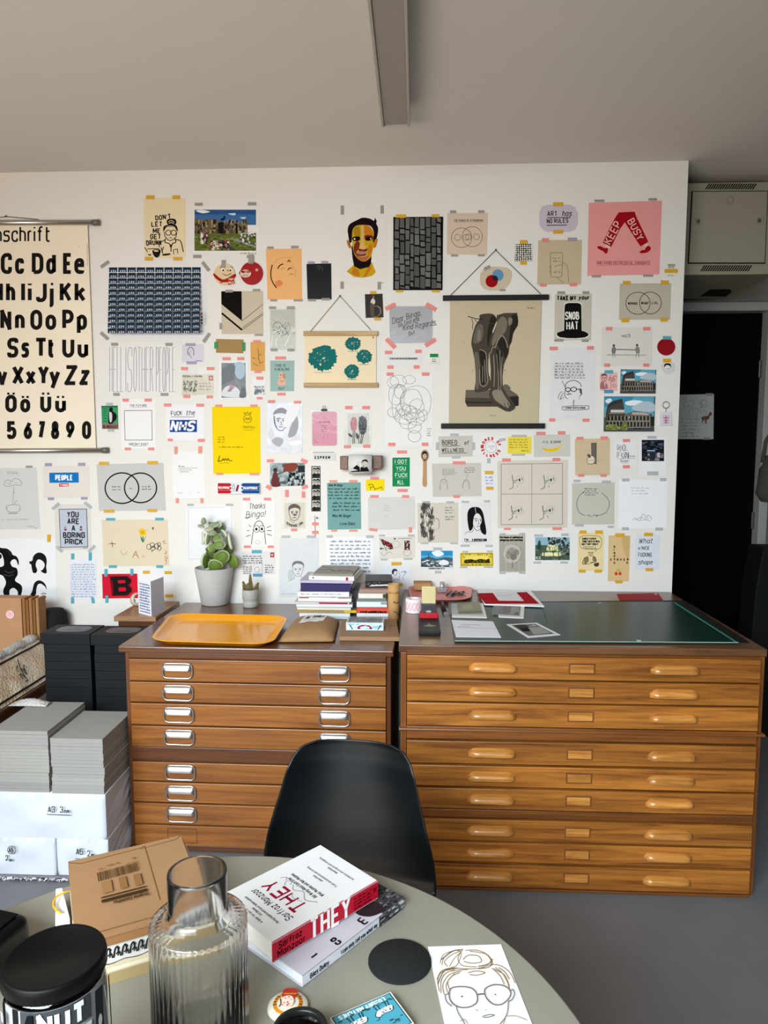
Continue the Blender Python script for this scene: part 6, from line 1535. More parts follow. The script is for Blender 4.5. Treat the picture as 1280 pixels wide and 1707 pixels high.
# ------------------------------------------------------------------ left plan chest
LF = 2.745
ZL = 0.862
teak_d = wood('teak_drawer', '6b3a10', 'a4672a', (0.9, 20, 20), 0.35, 0.07, 0.3)
teak_f = wood('teak_frame', '44230d', '6b3b18', (0.9, 20, 20), 0.4, 0.06, 0.2)
teak_v = wood('teak_stile', '44230d', '6b3b18', (20, 20, 0.9), 0.4, 0.06, 0.2)
teak_t = wood('teak_top', '4a2d1d', '74492c', (0.9, 16, 16), 0.26, 0.04, 0.4)
steel = M('c9c8c6', 0.28, 0.95)
lxl, lxr = on_y(205.5, 1100, LF).x, on_y(651, 1106, LF).x
lm, LW = (lxl + lxr) / 2, lxr - lxl
RZ = math.radians(-0.9)
lc = thing('plan_chest', 'smaller teak plan chest of eight drawers with silver cup handles', 'plan chest', (lm, LF, 0), RZ)
zl = lambda py: on_y(207, py, LF + 0.018).z
B().box((-0.005, 0.390, ZL - 0.0125), (LW + 0.034, 0.79, 0.025), teak_t, 0.005).done('top', lc)
zb = zl(1415)
B().box((0, 0.41, (zb + ZL - 0.025) / 2), (LW - 0.006, 0.745, ZL - 0.029 - zb), black_gap).done('carcass', lc)
for s_ in (-1, 1):
    B().box((s_ * (LW / 2 - 0.008), 0.40, (zb + ZL - 0.025) / 2), (0.018, 0.775, ZL - 0.026 - zb), teak_v, 0.002).done('side_panel', lc)
for py0, py1 in ((1085, 1096.5), (1243, 1266.5), (1405, 1415)):
    z0, z1 = zl(py1), min(zl(py0), ZL - 0.026)
    b = B()
    b.box((0, 0.022, (z0 + z1) / 2), (LW - 0.036, 0.03, z1 - z0 - 0.002), teak_f, 0.002)
    b.done('rail', lc)
b = B()
b.box((0, 0.42, zb / 2), (LW - 0.12, 0.60, zb), M('17120e', 0.8), 0.004)
b.done('plinth', lc)
lrows = [(1097, 1133.5), (1135, 1168.5), (1170.5, 1206), (1208, 1242.5), (1267.5, 1299), (1301, 1334), (1336, 1370), (1372, 1405)]
lhx = [on_y(295, 1118, LF).x - lm, on_y(557, 1122, LF).x - lm]
HW, HH = 0.120, 0.060


def cup_handle(parent, x):
    b = B()
    r = 0.018
    pts = []
    for cxs, czs, a0 in ((1, 1, 0), (-1, 1, 90), (-1, -1, 180), (1, -1, 270)):
        for k in range(5):
            a = math.radians(a0 + 22.5 * k)
            pts.append((cxs * (HW / 2 - r) + r * math.cos(a), -0.004, czs * (HH / 2 - r) + r * math.sin(a)))
    b.tube(pts, 0.0042, steel, 8, True)

    def cup(u, v):
        e = max(0.0, 1 - abs(2 * u - 1) ** 8) ** 0.5
        a = v * math.radians(84)
        return Vector(((u - 0.5) * HW, -0.004 - 0.015 * e * math.sin(a) - 0.001, 0.001 + (HH / 2 - 0.001) * math.cos(a) * (0.75 + 0.25 * e) + 0.0005))
    b.grid(cup, 25, 9, steel)
    return b.done('handle', parent, (x, -0.0115, 0.0), fix=True)


for i, (p0, p1) in enumerate(lrows):
    z0, z1 = zl(p1), zl(p0)
    b = B()
    b.box((0, 0, 0), (LW - 0.036, 0.022, z1 - z0 - 0.002), teak_d, 0.002)
    dr = b.done('drawer', lc, (0, 0.014, (z0 + z1) / 2))
    if i < 7:
        for x in lhx:
            cup_handle(dr, x)
    else:
        for x in lhx:
            b = B()
            for dx, dz, sx, sz in ((0, HH / 2, HW, .0015), (0, -HH / 2, HW, .0015), (HW / 2, 0, .0015, HH), (-HW / 2, 0, .0015, HH)):
                b.box((dx, -0.0113, dz), (sx, 0.0008, sz), M('3a1e0a', 0.7))
            b.done('handle_mark', dr, (x, 0, 0))


# ------------------------------------------------------------------ flat things lying on surfaces
def flat(name, label, cat, pts, z, col, ops=(), th=0.0015, group=None, rough=0.7, mat=None, k=1.0):
    """sheet lying on height z; outline and drawing given as points seen on that surface"""
    q = [on_z(x, y, z + th) for x, y in pts]
    c0 = sum(q, Vector()) / len(q)
    c0.z = z
    b = B()
    b.prism([p - c0 for p in q], mat or M(col, rough, 0, 0.04, 30), (0, 0, -th))
    cv = Canvas(b, lambda x, y: on_z(x, y, z + th) - c0, (0, 0, 1), 0.0001)
    cv.run(ops)
    return tag(b.done(name, None, c0, fix=False), label, cat, group)


zt = ZR + 0.0005
flat('black_sheet', 'black sheet peeping out under the green cutting mat', 'sheet', [(748, 1004), (1139, 1000.5), (1249, 1070.5), (757.5, 1070)], zt, '0f1010', th=0.0015, rough=.6)
flat('cutting_mat', 'large dark green glassy cutting mat on the oak chest', 'cutting mat', [(748, 1004.5), (1126, 1003), (1231.5, 1072), (757.5, 1069)], zt + 0.002, '10312a', [
    ('l', '3f8f78', 2.2, [1124, 1004.5, 1228, 1071]), ('l', 'bcd4cc', 1.6, [758, 1068.4, 1231, 1071.3]), ('p', 'c3cdc9', [1060, 1066.5, 1068, 1067, 1070, 1070, 1062, 1069.5]), ('l', '24463e', .6, [905, 1014, 912, 1038]), ('p', 'aeb8b4', [997, 1004.5, 1003, 1004.5, 1002, 1006.5, 996, 1006])], th=0.004, rough=.32)
zm = zt + 0.0065
flat('letter', 'creased white folded letter on the left end of the cutting mat', 'letter', [(752.5, 1033.4), (821.5, 1035.7), (835, 1062.2), (759.8, 1061.1)], zm, 'e3e4ea', [('l', 'c9cad2', 1, [757, 1046, 828, 1048]), ('l', '9a9aa2', .6, [768, 1041, 800, 1042]), ('l', '9a9aa2', .6, [764, 1044.5, 785, 1045.2])], th=.002)
flat('photograph', 'black and white photo print lying askew on the cutting mat', 'photograph', [(844, 1040.7), (894.7, 1038), (934.4, 1058.2), (880, 1063)], zm, 'dededc', [
    ('p', '6b6b6a', [852, 1042, 892, 1040, 924, 1056.5, 881, 1060]), ('p', '3f3f3e', [856, 1042.2, 874, 1041, 890, 1050, 872, 1052]), ('p', '9d9d9b', [880, 1046, 900, 1045, 918, 1055, 890, 1058]), ('p', '232323', [866, 1048, 880, 1047, 884, 1052, 872, 1053]), ('p', 'b9b9b7', [890, 1041.5, 896, 1043.5, 880, 1044.5])], th=.0015, rough=.35)
o = flat('envelope', 'white envelope holding a gold print, beside the marker', 'envelope', [(752, 1006), (805, 1005.5), (811.5, 1029.4), (753.4, 1028.2)], zm, 'e4e3de', [('p', 'a99a5e', [761, 1006.5, 799, 1006, 804, 1022.5, 764, 1023.5]), ('p', 'cbbf86', [768, 1008, 785, 1007.5, 790, 1015, 772, 1016]), ('p', '6d6236', [764, 1019, 803, 1018, 804, 1022.5, 764, 1023.5])], th=.003)
o2 = flat('envelope', 'white envelope holding a dim reddish print, under the red packet', 'envelope', [(826, 1006.5), (874.3, 1009.4), (872.7, 1030), (831.2, 1028.2)], zm, 'e4e3df', [('p', '77706c', [824, 1006.5, 868, 1010, 866, 1026, 822, 1023]), ('p', '6b3f38', [840, 1010, 860, 1010.5, 858, 1022, 838, 1021]), ('p', 'b5b0ab', [852, 1012, 866, 1013, 864, 1024, 850, 1024]), ('p', '2e2a28', [858, 1021, 864, 1020, 864, 1025, 857, 1025])], th=.003)
for oo, pp_ in ((o, ((747, 1004), (801, 1003), (806, 1026), (749, 1024))), (o2, ((823, 1005), (868, 1008), (866, 1027), (820, 1025)))):
    q = [on_z(x, y, zm + 0.0045) - oo.location for x, y in pp_]
    B().prism(q, film('glassine_film', 'f0f1f2', 0.06, 0.2, 0.12, 25, 0.10), (0, 0, 0.0006)).done('glassine_sleeve', oo)
flat('packet', 'white card with red printed band and white label, at back of oak chest', 'packet', [(794.2, 981.7), (883.4, 983.6), (906.7, 1010), (807.4, 1006.7)], zm + .004, 'e9e8e8', [
    ('p', 'ae0f22', [795, 989, 878, 987, 899, 1006.5, 809, 1006.5]), ('p', 'e3e3e6', [821, 988, 860, 987, 873.5, 1002, 831, 1001.5]), ('l', 'bcbcc4', .6, [829, 993, 850, 993]), ('n', ['d4504f', '8d0b1b'], 797, 991, 818, 1005, 26, 1.6, .8), ('n', ['d4504f', '8d0b1b'], 868, 991, 888, 1005, 20, 1.6, .8)], th=.006, rough=.4)
flat('red_envelope', 'plain dark red envelope at the right back of the oak chest', 'envelope', [(1028, 990), (1097, 988.5), (1105, 1000), (1033, 1000.5)], zt, '9e0f1e', [('p', 'b9a59c', [1090, 989.2, 1095, 989, 1096, 991.5, 1091, 991.5])], th=.0015)


# ------------------------------------------------------------------ trays
def tray(name, label, cat, corner_px, z, h, m, rnd=0.16, lip=0.012, well=0.06):
    P = [on_z(x, y, z + h) for x, y in corner_px]  # front-left, front-right, back-right, back-left
    c0 = sum(P, Vector()) / 4
    c0.z = z
    P = [p - c0 for p in P]

    def quad(u, v):
        p = P[0] * (1 - u) * (1 - v) + P[1] * u * (1 - v) + P[2] * u * v + P[3] * (1 - u) * v
        return Vector((p.x, p.y, 0))
    asp = (P[1] - P[0]).length / (P[3] - P[0]).length

    def loop(ins, zz):
        pts = []
        r = max(0.02, rnd - ins * 0.6)
        iu = ins / asp
        ru = r / asp
        for cu, cv_, a0 in ((1 - iu - ru, 1 - ins - r, 0), (iu + ru, 1 - ins - r, 90), (iu + ru, ins + r, 180), (1 - iu - ru, ins + r, 270)):
            for k in range(8):
                a = math.radians(a0 + 90 * k / 7)
                p = quad(cu + ru * math.cos(a), cv_ + r * math.sin(a))
                pts.append(Vector((p.x, p.y, zz)))
        return pts
    b = B()
    th = 0.003
    loops = [loop(0.09, 0), loop(0.06, 0.004), loop(0.0, h - 0.004), loop(-0.012, h - 0.002), loop(-0.012, h), loop(0.004, h), loop(0.016, h - 0.004), loop(0.07, 0.008), loop(0.10, 0.004)]
    rings = [[b.bm.verts.new(p) for p in L] for L in loops]
    k = b.mi(m)
    n = len(rings[0])
    for a, c in zip(rings, rings[1:]):
        for i in range(n):
            f = b.bm.faces.new([a[i], a[(i + 1) % n], c[(i + 1) % n], c[i]])
            f.material_index = k
            f.smooth = True
    for r_ in (rings[0], rings[-1]):
        f = b.bm.faces.new(r_)
        f.material_index = k
    return tag(b.done(name, None, c0), label, cat)


zlt = ZL + 0.001
tray('tray', 'bright yellow plastic serving tray on the teak chest', 'tray', [(250, 1067), (452, 1073), (481, 1026), (286, 1022)], zlt, 0.027, M('ef9f06', 0.14, 0, 0.02, 20, 0, 0, 0.45), 0.17)
tray('tray', 'small pink tray of pens and bits at the back of the oak chest', 'tray', [(686, 999), (783, 999), (787, 977), (681, 975)], zt, 0.020, M('d98780', 0.4), 0.22)
# bits in the pink tray
pc = on_z(708, 985, zt + .006)
bx = B()
bx.box((0, 0, 0.02), (0.085, 0.05, 0.034), M('b78f62', .8), 0.002)
bx.box((0, 0, 0.039), (0.088, 0.053, 0.006), M('a57c50', .8), 0.002)
tag(bx.done('small_box', None, (pc.x - .012, pc.y + .02, zt + .007)), 'small brown cardboard box in the left end of the pink tray', 'box')
pc = on_z(733, 987, zt + .006)
bx = B()
bx.tube([(0, 0.012 * 0, 0.03), (0.022, 0, 0.03)], 0.022, M('c7c8ca', .25, .6), 24)
bx.box((0.01, -0.01, 0.012), (0.05, 0.03, 0.02), M('9fa1a4', .3, .7), 0.003)
tag(bx.done('tape_dispenser', None, (pc.x, pc.y, zt + .007)), 'shiny metal tape dispenser in the pink tray', 'tape dispenser')
for i, (x0, y0, x1, y1, c) in enumerate([(744, 992.5, 752, 985.5, '3a3a3c'), (749, 993, 757, 986, '77787a'), (754, 993, 760, 985, '24211f'), (760, 991.5, 776, 990, '5b4640'), (762, 990, 773, 986.5, '2b2a2a'), (764, 987.5, 777, 991.5, '8d8a86')]):
    p, q = on_z(x0, y0, zt + .013), on_z(x1, y1, zt + .013)
    c0 = (p + q) / 2
    d = (q - p).normalized()
    bb = B()
    bb.tube([p - c0, q - c0], 0.0045, M(c, .4, .3), 10)
    bb.tube([q - c0, q - c0 + d * 0.012], [0.0045, 0.001], M('c9b89a', .5), 10)
    tag(bb.done('pen', None, c0), 'loose pens lying in the pink tray', 'pen', 'pens in the pink tray')
# sticker roll
pc = on_z(690, 1021, zt)
bb = B()
bb.lathe([(.019, 0), (.036, 0), (.037, .003), (.037, .057), (.036, .06), (.0195, .06), (.019, .057), (.019, 0)], M('f0e3e4', .5), 40)
for i in range(7):
    a = math.radians(190 + i * 27)
    u = Vector((math.cos(a), math.sin(a), 0))
    t = Vector((-u.y, u.x, 0))
    ring = [u * (0.0374 - 0.0006 * abs(math.cos(k * math.pi / 8)) * 1.4) + t * (0.008 * math.cos(k * math.pi / 8)) + Vector((0, 0, .03 + .019 * math.sin(k * math.pi / 8))) for k in range(16)]
    bb.face(ring, M('e5a9b5', .5))
tag(bb.done('sticker_roll', None, (pc.x, pc.y + .012, zt)), 'white roll printed with pink ovals, front of the pink tray', 'roll')
# lighter in its box
pf, pb_ = on_z(716, 1060, zt), on_z(716, 1029, zt)
lt = thing('lighter_box', 'black presentation case holding an upright gold lid on the oak chest', 'lighter case', (pf.x, (pf.y + pb_.y) / 2, zt))
dep = pb_.y - pf.y
bb = B()
bb.box((0, 0, 0.008), (0.084, dep, 0.016), M('14161c', .5), 0.004)
cv = Canvas(bb, lambda x, y: Vector(((x - 716) * .0021, -(y - 1045) * .0028 - dep * .16, 0.0165)), (0, 0, 1), .0001)
cv.run([('s', 'd9d3c0', 1.2, [707, 1047, 709, 1051, 716, 1053, 724, 1051, 727, 1046]), ('f', 'd9d3c0', 1.0, 'ROSE', 711, 723, 1049, 3.2), ('l', 'd9d3c0', .8, [716, 1038, 716, 1043]), ('l', 'd9d3c0', .8, [713.5, 1040.5, 718.5, 1040.5]), ('l', 'd9d3c0', .7, [714, 1038.7, 718, 1042.3])])
bb.done('case_base', lt, fix=False)
B().box((0, dep * .30, 0.026), (0.076, 0.05, 0.022), M('b0202a', .5), 0.003).done('red_insert', lt)
B().box((0, dep * .32, 0.052), (0.062, 0.022, 0.042), M('5e5f62', .25, .8), 0.003).done('lighter_body', lt)
B().box((0, dep * .34, 0.105), (0.058, 0.014, 0.075), M('d9cb98', .35, .25), 0.002).done('gold_lid', lt)
B().box((0, dep * .27, 0.040), (0.02, 0.012, 0.006), M('d8d8d8', .25, .9), 0.001).done('clasp', lt)
p, q = on_z(737, 1005, zt + .008), on_z(742, 1023, zt + .008)
bb = B()
c0 = (p + q) / 2
bb.tube([p - c0, (q - p) * .12 + p - c0, q - c0], [.008, .0085, .0085], M('19191b', .35), 14)
bb.tube([q - c0 + Vector((0, 0, 0)), q - c0 + (q - p).normalized() * .004], .0088, M('8d8f92', .3, .6), 14)
tag(bb.done('marker_pen', None, c0), 'thick black marker pen pointing away, right of the gold lid case', 'marker')

# ------------------------------------------------------------------ on the teak chest
P = [on_z(x, y, zlt) for x, y in ((462, 1072), (558, 1071), (566, 1036), (494, 1035))]
c0 = sum(P, Vector()) / 4
kraft = M('a07c55', .7, 0, .08, 18, .3)
pp = thing('padded_parcel', 'plump brown paper parcel with white address label, right of yellow tray', 'parcel', c0)


def pill_pt(u, v, sgn):
    p = (P[0] * (1 - u) * (1 - v) + P[1] * u * (1 - v) + P[2] * u * v + P[3] * (1 - u) * v) - c0
    e = (1 - (2 * u - 1) ** 4) * (1 - (2 * v - 1) ** 4)
    z = 0.004 + (0.044 * e ** .8 if sgn > 0 else -0.0035 * e)
    z += 0.002 * math.sin(u * 23 + v * 9) * math.sin(v * 19) * e
    return Vector((p.x, p.y, z))


bb = B()
bb.grid(lambda u, v: pill_pt(u, v, 1), 26, 20, kraft)
bb.grid(lambda u, v: pill_pt(u, v, -1), 26, 20, kraft)
bmesh.ops.remove_doubles(bb.bm, verts=bb.bm.verts[:], dist=0.0008)
bb.done('padded_body', pp)
bb = B()


def lab(u, v):
    return pill_pt(0.26 + 0.46 * u + 0.06 * v, 0.38 + 0.48 * v + .08 * u, 1) + Vector((0, 0, .0016))


bb.grid(lab, 12, 8, M('e4e3e0', .6))
cv = Canvas(bb, lambda x, y: lab(x, 1 - y), (0, 0, 1), .0002)
cv.run([('f', K, .03, 'OLD', .35, .62, .28, .2), ('f', K, .03, 'JOE', .08, .3, .62, .2), ('f', K, .03, 'BIMBA', .4, .9, .58, .2), ('l', G1, .02, [.1, .8, .6, .78])])
bb.done('address_label', pp, fix=False)
q = [on_z(x, y, zlt + .017) for x, y in ((566, 1061), (666, 1062), (660, 1032), (570, 1032))]
c0 = sum(q, Vector()) / 4
bb = B()
bb.prism([p - c0 for p in q], M('99785a', .8, 0, .05, 10), (0, 0, -.017))
bb.prism([Vector((p.x, p.y, p.z)) * 1.0 + Vector((0, 0, .0006)) for p in [(v - c0) * Vector((1, 1, 1)).x for v in (q[3].lerp(q[0], .38), q[2].lerp(q[1], .38), q[2].lerp(q[1], .40), q[3].lerp(q[0], .40))]], M('7d6046', .8), (0, 0, .0002))
tag(bb.done('flat_parcel', None, c0, bevel=.002), 'flat brown cardboard parcel lying under the glasses box', 'parcel')
zp = zlt + .0185
fl_, fr_, br_, bl_ = [on_z(x, y, zp) for x, y in ((576.6, 1051), (639.3, 1051), (641, 1036), (581, 1036))]
gc = (fl_ + fr_) / 2
gb = thing('glasses_box', 'small blue and white box printed with red spectacles on the flat parcel', 'box', (gc.x, gc.y, zp))
gw, gd, gh = fr_.x - fl_.x, 0.10, 0.033
bb = B()
bb.box((0, gd / 2, gh / 2), (gw, gd, gh), M('d5dde3', .4), .001)
gx_ = lambda x, y: Vector(((x - 841) / 382 * gw, -.0004, (790 - y) / 75 * gh))
cv = Canvas(bb, gx_, (0, -1, 0), .0001)
cv.run([('r', 'cfe4ee', 655, 718, 1028, 788), ('n', ['8fc3dc', 'b5d9e8', 'f2f6f8'], 660, 720, 1025, 786, 26, 60, .4), ('s', '9a1830', 14, [770, 770, 785, 752, 820, 742, 850, 742, 890, 750, 910, 772]), ('e', '9a1830', 782, 768, 18, 8), ('e', '9a1830', 902, 768, 18, 8), ('l', '2b2b30', 10, [685, 735, 718, 778]), ('l', '2b2b30', 10, [1005, 735, 975, 778]), ('c', 'a5c9da', 5, 850, 738, 12, 7)])
gx2 = lambda x, y: Vector(((x - .5) * gw, (1 - y) * gd, gh + .0004))
cv = Canvas(bb, gx2, (0, 0, 1), .0001)
cv.run([('r', '8d8f92', .05, .08, .95, .92), ('n', ['b9bcbf', '6d6f73', 'd9dbdd', '9c6f70'], .06, .1, .94, .9, 30, .16, .5), ('s', '55575b', .03, [.55, .75, .65, .5, .8, .45, .9, .7])])
bb.done('printed_carton', gb, fix=False)
B().box((0, gd / 2, gh + .0035), (gw - .004, gd - .004, .005), film(), .001).done('clear_lid', gb)
flat('card', 'little brown card poking out right of the glasses box', 'card', [(641, 1039), (651, 1039), (649, 1049), (640, 1049)], zp, '9a7d68', [('l', 'c9b8a8', 1.2, [644, 1042, 644, 1047])], th=.001)

# books in two piles
by = on_z(540, 1032, ZL).y


def bk(label, x0, x1, y0, zbot, h, d, col, page='ded9cc', rz=0.0, spine=None, cover=None, group=None, hard=True, tilt=0.0):
    """closed book lying flat, spine towards the room: cover boards, page block"""
    c0 = Vector(((x0 + x1) / 2, y0, zbot))
    root = thing('book', label, 'book', c0, rz, group)
    w_ = x1 - x0
    cm = M(col, .45, 0, .03, 30)
    t = min(.003, h * .16)
    b = B()
    b.box((0, d / 2, t / 2), (w_, d, t), cm, .0006)
    b.box((0, d / 2, h - t / 2), (w_, d, t), cm, .0006)
    b.box((0, .0015, h / 2), (w_, .003, h), cm, .001)
    if spine:
        Canvas(b, lambda x, y: Vector(((x - .5) * w_, -.0003, h - y * w_)), (0, -1, 0), .00012).run(scaley(spine, h / w_))
    if cover:
        Canvas(b, lambda x, y: Vector(((x - .5) * w_, (1 - y) * d, h + .0002)), (0, 0, 1), .00012).run(cover)
    b.done('cover', root, fix=False)
    B().box((0, d / 2 + .0005, h / 2), (w_ - .008, d - .007, h - 2 * t - .0002), M(page, .85, 0, .10, 120)).done('pages', root)
    root.rotation_euler = (0, tilt, rz)
    return root


def bx_(zx):
    return on_y(470 + zx / 6.095, 1000, by).x


u = .000455
z = ZL + .001
stack = [
    ('white paperback at the very bottom of the tall book pile', 175, 690, 62, 'e3e3df', [('r', 'b9c9cf', 0, .55, 1, 1)], .0),
    ('thin brown board book with yellow edge, second from the pile bottom', 135, 755, 26, 'a98d5c', [('r', 'd9b92e', .8, 0, 1, 1)], .02),
    ('cream pad near the bottom of the tall book pile', 150, 700, 26, 'e3dcc4', None, -.015),
    ('white magazine lying on the cream pad', 145, 715, 30, 'e9eaea', [('r', '8fa3b5', 0, .8, 1, 1)], .01),
    ('grey magazine with red spine lettering in the tall pile', 122, 685, 22, 'c9c4c4', [('r', 'a81f3a', .45, .1, .97, .8)], -.01),
    ('white magazine with brown patches on its edge, below the lettered spine', 165, 705, 52, 'e6e5e6', [('r', '8f6a58', .02, .05, .2, .3), ('r', '8f6a58', .75, .05, .99, .25), ('r', '6b5a55', .6, .02, .7, .12)], .0),
    ('white book with tiny grey spine lettering under the navy book', 160, 682, 52, 'eeeeec', [('f', '8d8d8d', .006, 'INSTANT ANIMALS FOR AMATEURS', .06, .86, .66, .32)], .01),
    ('thick navy blue book in the middle of the tall pile', 190, 697, 84, '2d2a5e', None, .0),
    ('pale lilac folder lying on the navy book', 180, 722, 26, 'b9b5cc', None, -.03),
    ('white book with small red mark on its spine, near the pile top', 272, 735, 46, 'e9e6e4', [('r', 'b01f33', .82, .2, .87, .9), ('r', '2a2a2a', .08, .3, .11, .6)], -.075),
    ('thin grey book with black branch drawing, topmost of the tall pile', 312, 722, 18, '8e867d', None, -.06)]
for lab_, x0, x1, hh, col, sp_, rz in stack:
    cov = None
    if 'topmost' in lab_:
        cov = [('s', '35302c', .022, [.02, .55, .15, .62, .3, .5, .5, .72, .62, .55, .8, .6, .97, .78]), ('s', '35302c', .018, [.05, .2, .2, .35, .35, .3]), ('s', '35302c', .016, [.55, .66, .7, .75, .85, .7])]
    bk(lab_, bx_(x0), bx_(x1), by + (.012 if hh == 18 else 0), z, hh * u, .225, col, spine=sp_, rz=rz, cover=cov)
    z += hh * u + .0006
bk('dark grey book standing out at the right side of the tall pile', bx_(705), bx_(768), by + .06, ZL + .001, .125, .17, '3a3a40')
x2 = lambda zx: on_y(470 + zx / 6.095, 1000, by - .02).x
z = ZL + .001
pile = [
    ('grey paperback at the bottom of the middle book pile', 765, 1080, 36, 'a9a6ab', None, 0),
    ('white paperback under the red book', 758, 1084, 36, 'e4e2e4', None, .01),
    ('coral red book with black lettered spine', 760, 1085, 58, 'e2503f', [('f', '2a1614', .03, 'A FIVE HUNDRED MILES', .1, .97, .9, .22)], 0),
    ('thick white book on the coral red book', 758, 1066, 58, 'dfe6e9', [('r', '8f9ba3', .8, .1, 1, .5)], .01),
    ('grey green thin book in the middle pile', 762, 1060, 28, '6f7f7c', None, -.02),
    ('cream white book in the upper middle pile', 775, 1052, 52, 'e6e3d6', [('r', '4a4f2c', .9, .1, 1, .9)], .015),
    ('dusty brown book second from the top of the middle pile', 790, 1080, 44, 'a2857a', None, .03),
    ('black book with white scrawled spine, topmost of the middle pile', 842, 1120, 66, '232427', [('n', ['d5d5d2', '8d8d8c'], .04, .12, .96, .88, 30, .07, .5), ('l', 'd9d9d6', .05, [.2, .7, .95, .6])], .06)]
for lab_, x0, x1, hh, col, sp_, rz in pile:
    bk(lab_, x2(x0), x2(x1), by - .02 + (.03 if hh == 66 else 0), z, hh * u, .17, col, spine=sp_, rz=rz)
    z += hh * u + .0006
pc = on_z(656, 1034, ZL + .001)
bb = B()
tr_ = .0262
hT = on_y(656, 974, pc.y).z - ZL
bb.lathe([(0, 0), (tr_, 0), (tr_, hT), (tr_ - .002, hT + .001), (tr_ - .003, hT), (tr_ - .003, hT - .03), (0, hT - .03)], M('c79c63', .65, 0, .05, 12), 36)
cmap = lambda x, y: Vector((tr_ * math.sin((x - .5) * 3.0), -tr_ * math.cos((x - .5) * 3.0), (1 - y) * hT)) * 1.0
bb2 = Canvas(bb, lambda x, y: cmap(x, y) + Vector((math.sin((x - .5) * 3) * .0005, -math.cos((x - .5) * 3) * .0005, 0)), (0, -1, 0), .00004)
bb2.run([('f', '6d4a22', .012, 'SMUSH', .2, .85, .24, .05), ('f', K, .02, 'KUL', .5, .85, .5, .055), ('l', '6d4a22', .008, [.4, .58, .8, .58]), ('l', '6d4a22', .008, [.45, .35, .75, .35]), ('s', K, .02, [.5, .72, .65, .74, .75, .8, .9, .82])])
tag(bb.done('cardboard_tube', None, (pc.x, pc.y, ZL + .001), fix=False), 'tall kraft cardboard tube standing beside the middle book pile', 'tube')

# plants
pc = on_z(354, 1010, ZL)
rt_, rb2, hp = .0960, .0665, .186
sc_ = 1.0
pl = thing('potted_succulent', 'tall round leaved succulent in a tapered pale concrete pot', 'plant', (pc.x, pc.y + .045, ZL + .001))
conc = M('b9b8b6', .85, 0, .08, 14, .15)
B().lathe([(0, 0), (rb2 - .004, 0), (rb2, .004), (rt_, hp - .003), (rt_ - .002, hp), (rt_ - .007, hp), (rt_ - .009, hp - .004), (rt_ - .014, hp - .03), (0, hp - .03)], conc, 56).done('pot', pl)
B().lathe([(0, hp - .024), (rt_ - .04, hp - .02), (rt_ - .0135, hp - .026), (rt_ - .0135, hp - .029), (0, hp - .029)], M('3a251b', .95, 0, .3, 60, .6), 32).done('soil', pl)
b = B()
b.tube([(0, 0, hp - .03), (.005, -.005, hp + .06), (-.004, 0, hp + .14), (-.012, 0, hp + .21)], [.009, .008, .007, .004], M('6b6a45', .7), 10)
b.done('stem', pl)


def leaf(cx_, cz_, cy_, rx, rz_, yaw, pitch, roll, col, edge):
    b = B()
    cm, em = M(col, .45, 0, .15, 30), M(edge, .5, 0, .08, 30)
    R = Matrix.Rotation(yaw, 3, 'Z') @ Matrix.Rotation(pitch, 3, 'X') @ Matrix.Rotation(roll, 3, 'Y')
    rings = []
    n = 20
    for f_, y_ in ((0.0, -.004), (.5, -.006), (.86, -.005), (1.0, .001), (.9, .008), (.5, .006), (0.0, .006)):
        if f_ == 0:
            rings.append([b.bm.verts.new(R @ Vector((0, y_, 0)))])
            continue
        rg = []
        for i in range(n):
            a = 2 * math.pi * i / n
            w_ = 1 + .05 * math.sin(3 * a + cx_ * 90)
            x, zz = rx * f_ * w_ * math.cos(a), rz_ * f_ * w_ * math.sin(a)
            rg.append(b.bm.verts.new(R @ Vector((x, y_ + .35 * (x * x) / rx * .9 + .25 * (zz * zz) / rz_, zz))))
        rings.append(rg)
    for j, (p_, q_) in enumerate(zip(rings, rings[1:])):
        for i in range(n):
            i2 = (i + 1) % n
            if len(p_) == 1:
                vs_ = [p_[0], q_[i], q_[i2]]
            elif len(q_) == 1:
                vs_ = [p_[i], p_[i2], q_[0]]
            else:
                vs_ = [p_[i], p_[i2], q_[i2], q_[i]]
            f = b.bm.faces.new(vs_)
            f.material_index = b.mi(em if j in (2, 3) else cm)
            f.smooth = True
    b.done('leaf', pl, (cx_, cy_, cz_))


PX = 1 / 9.754 * (pl.location.y) / 1200


def lz(y):
    return on_y(354, 850 + y / 9.754, pl.location.y - .03).z - ZL


def lxx(x):
    return on_y(320 + x / 9.754, 900, pl.location.y - .03).x - pl.location.x


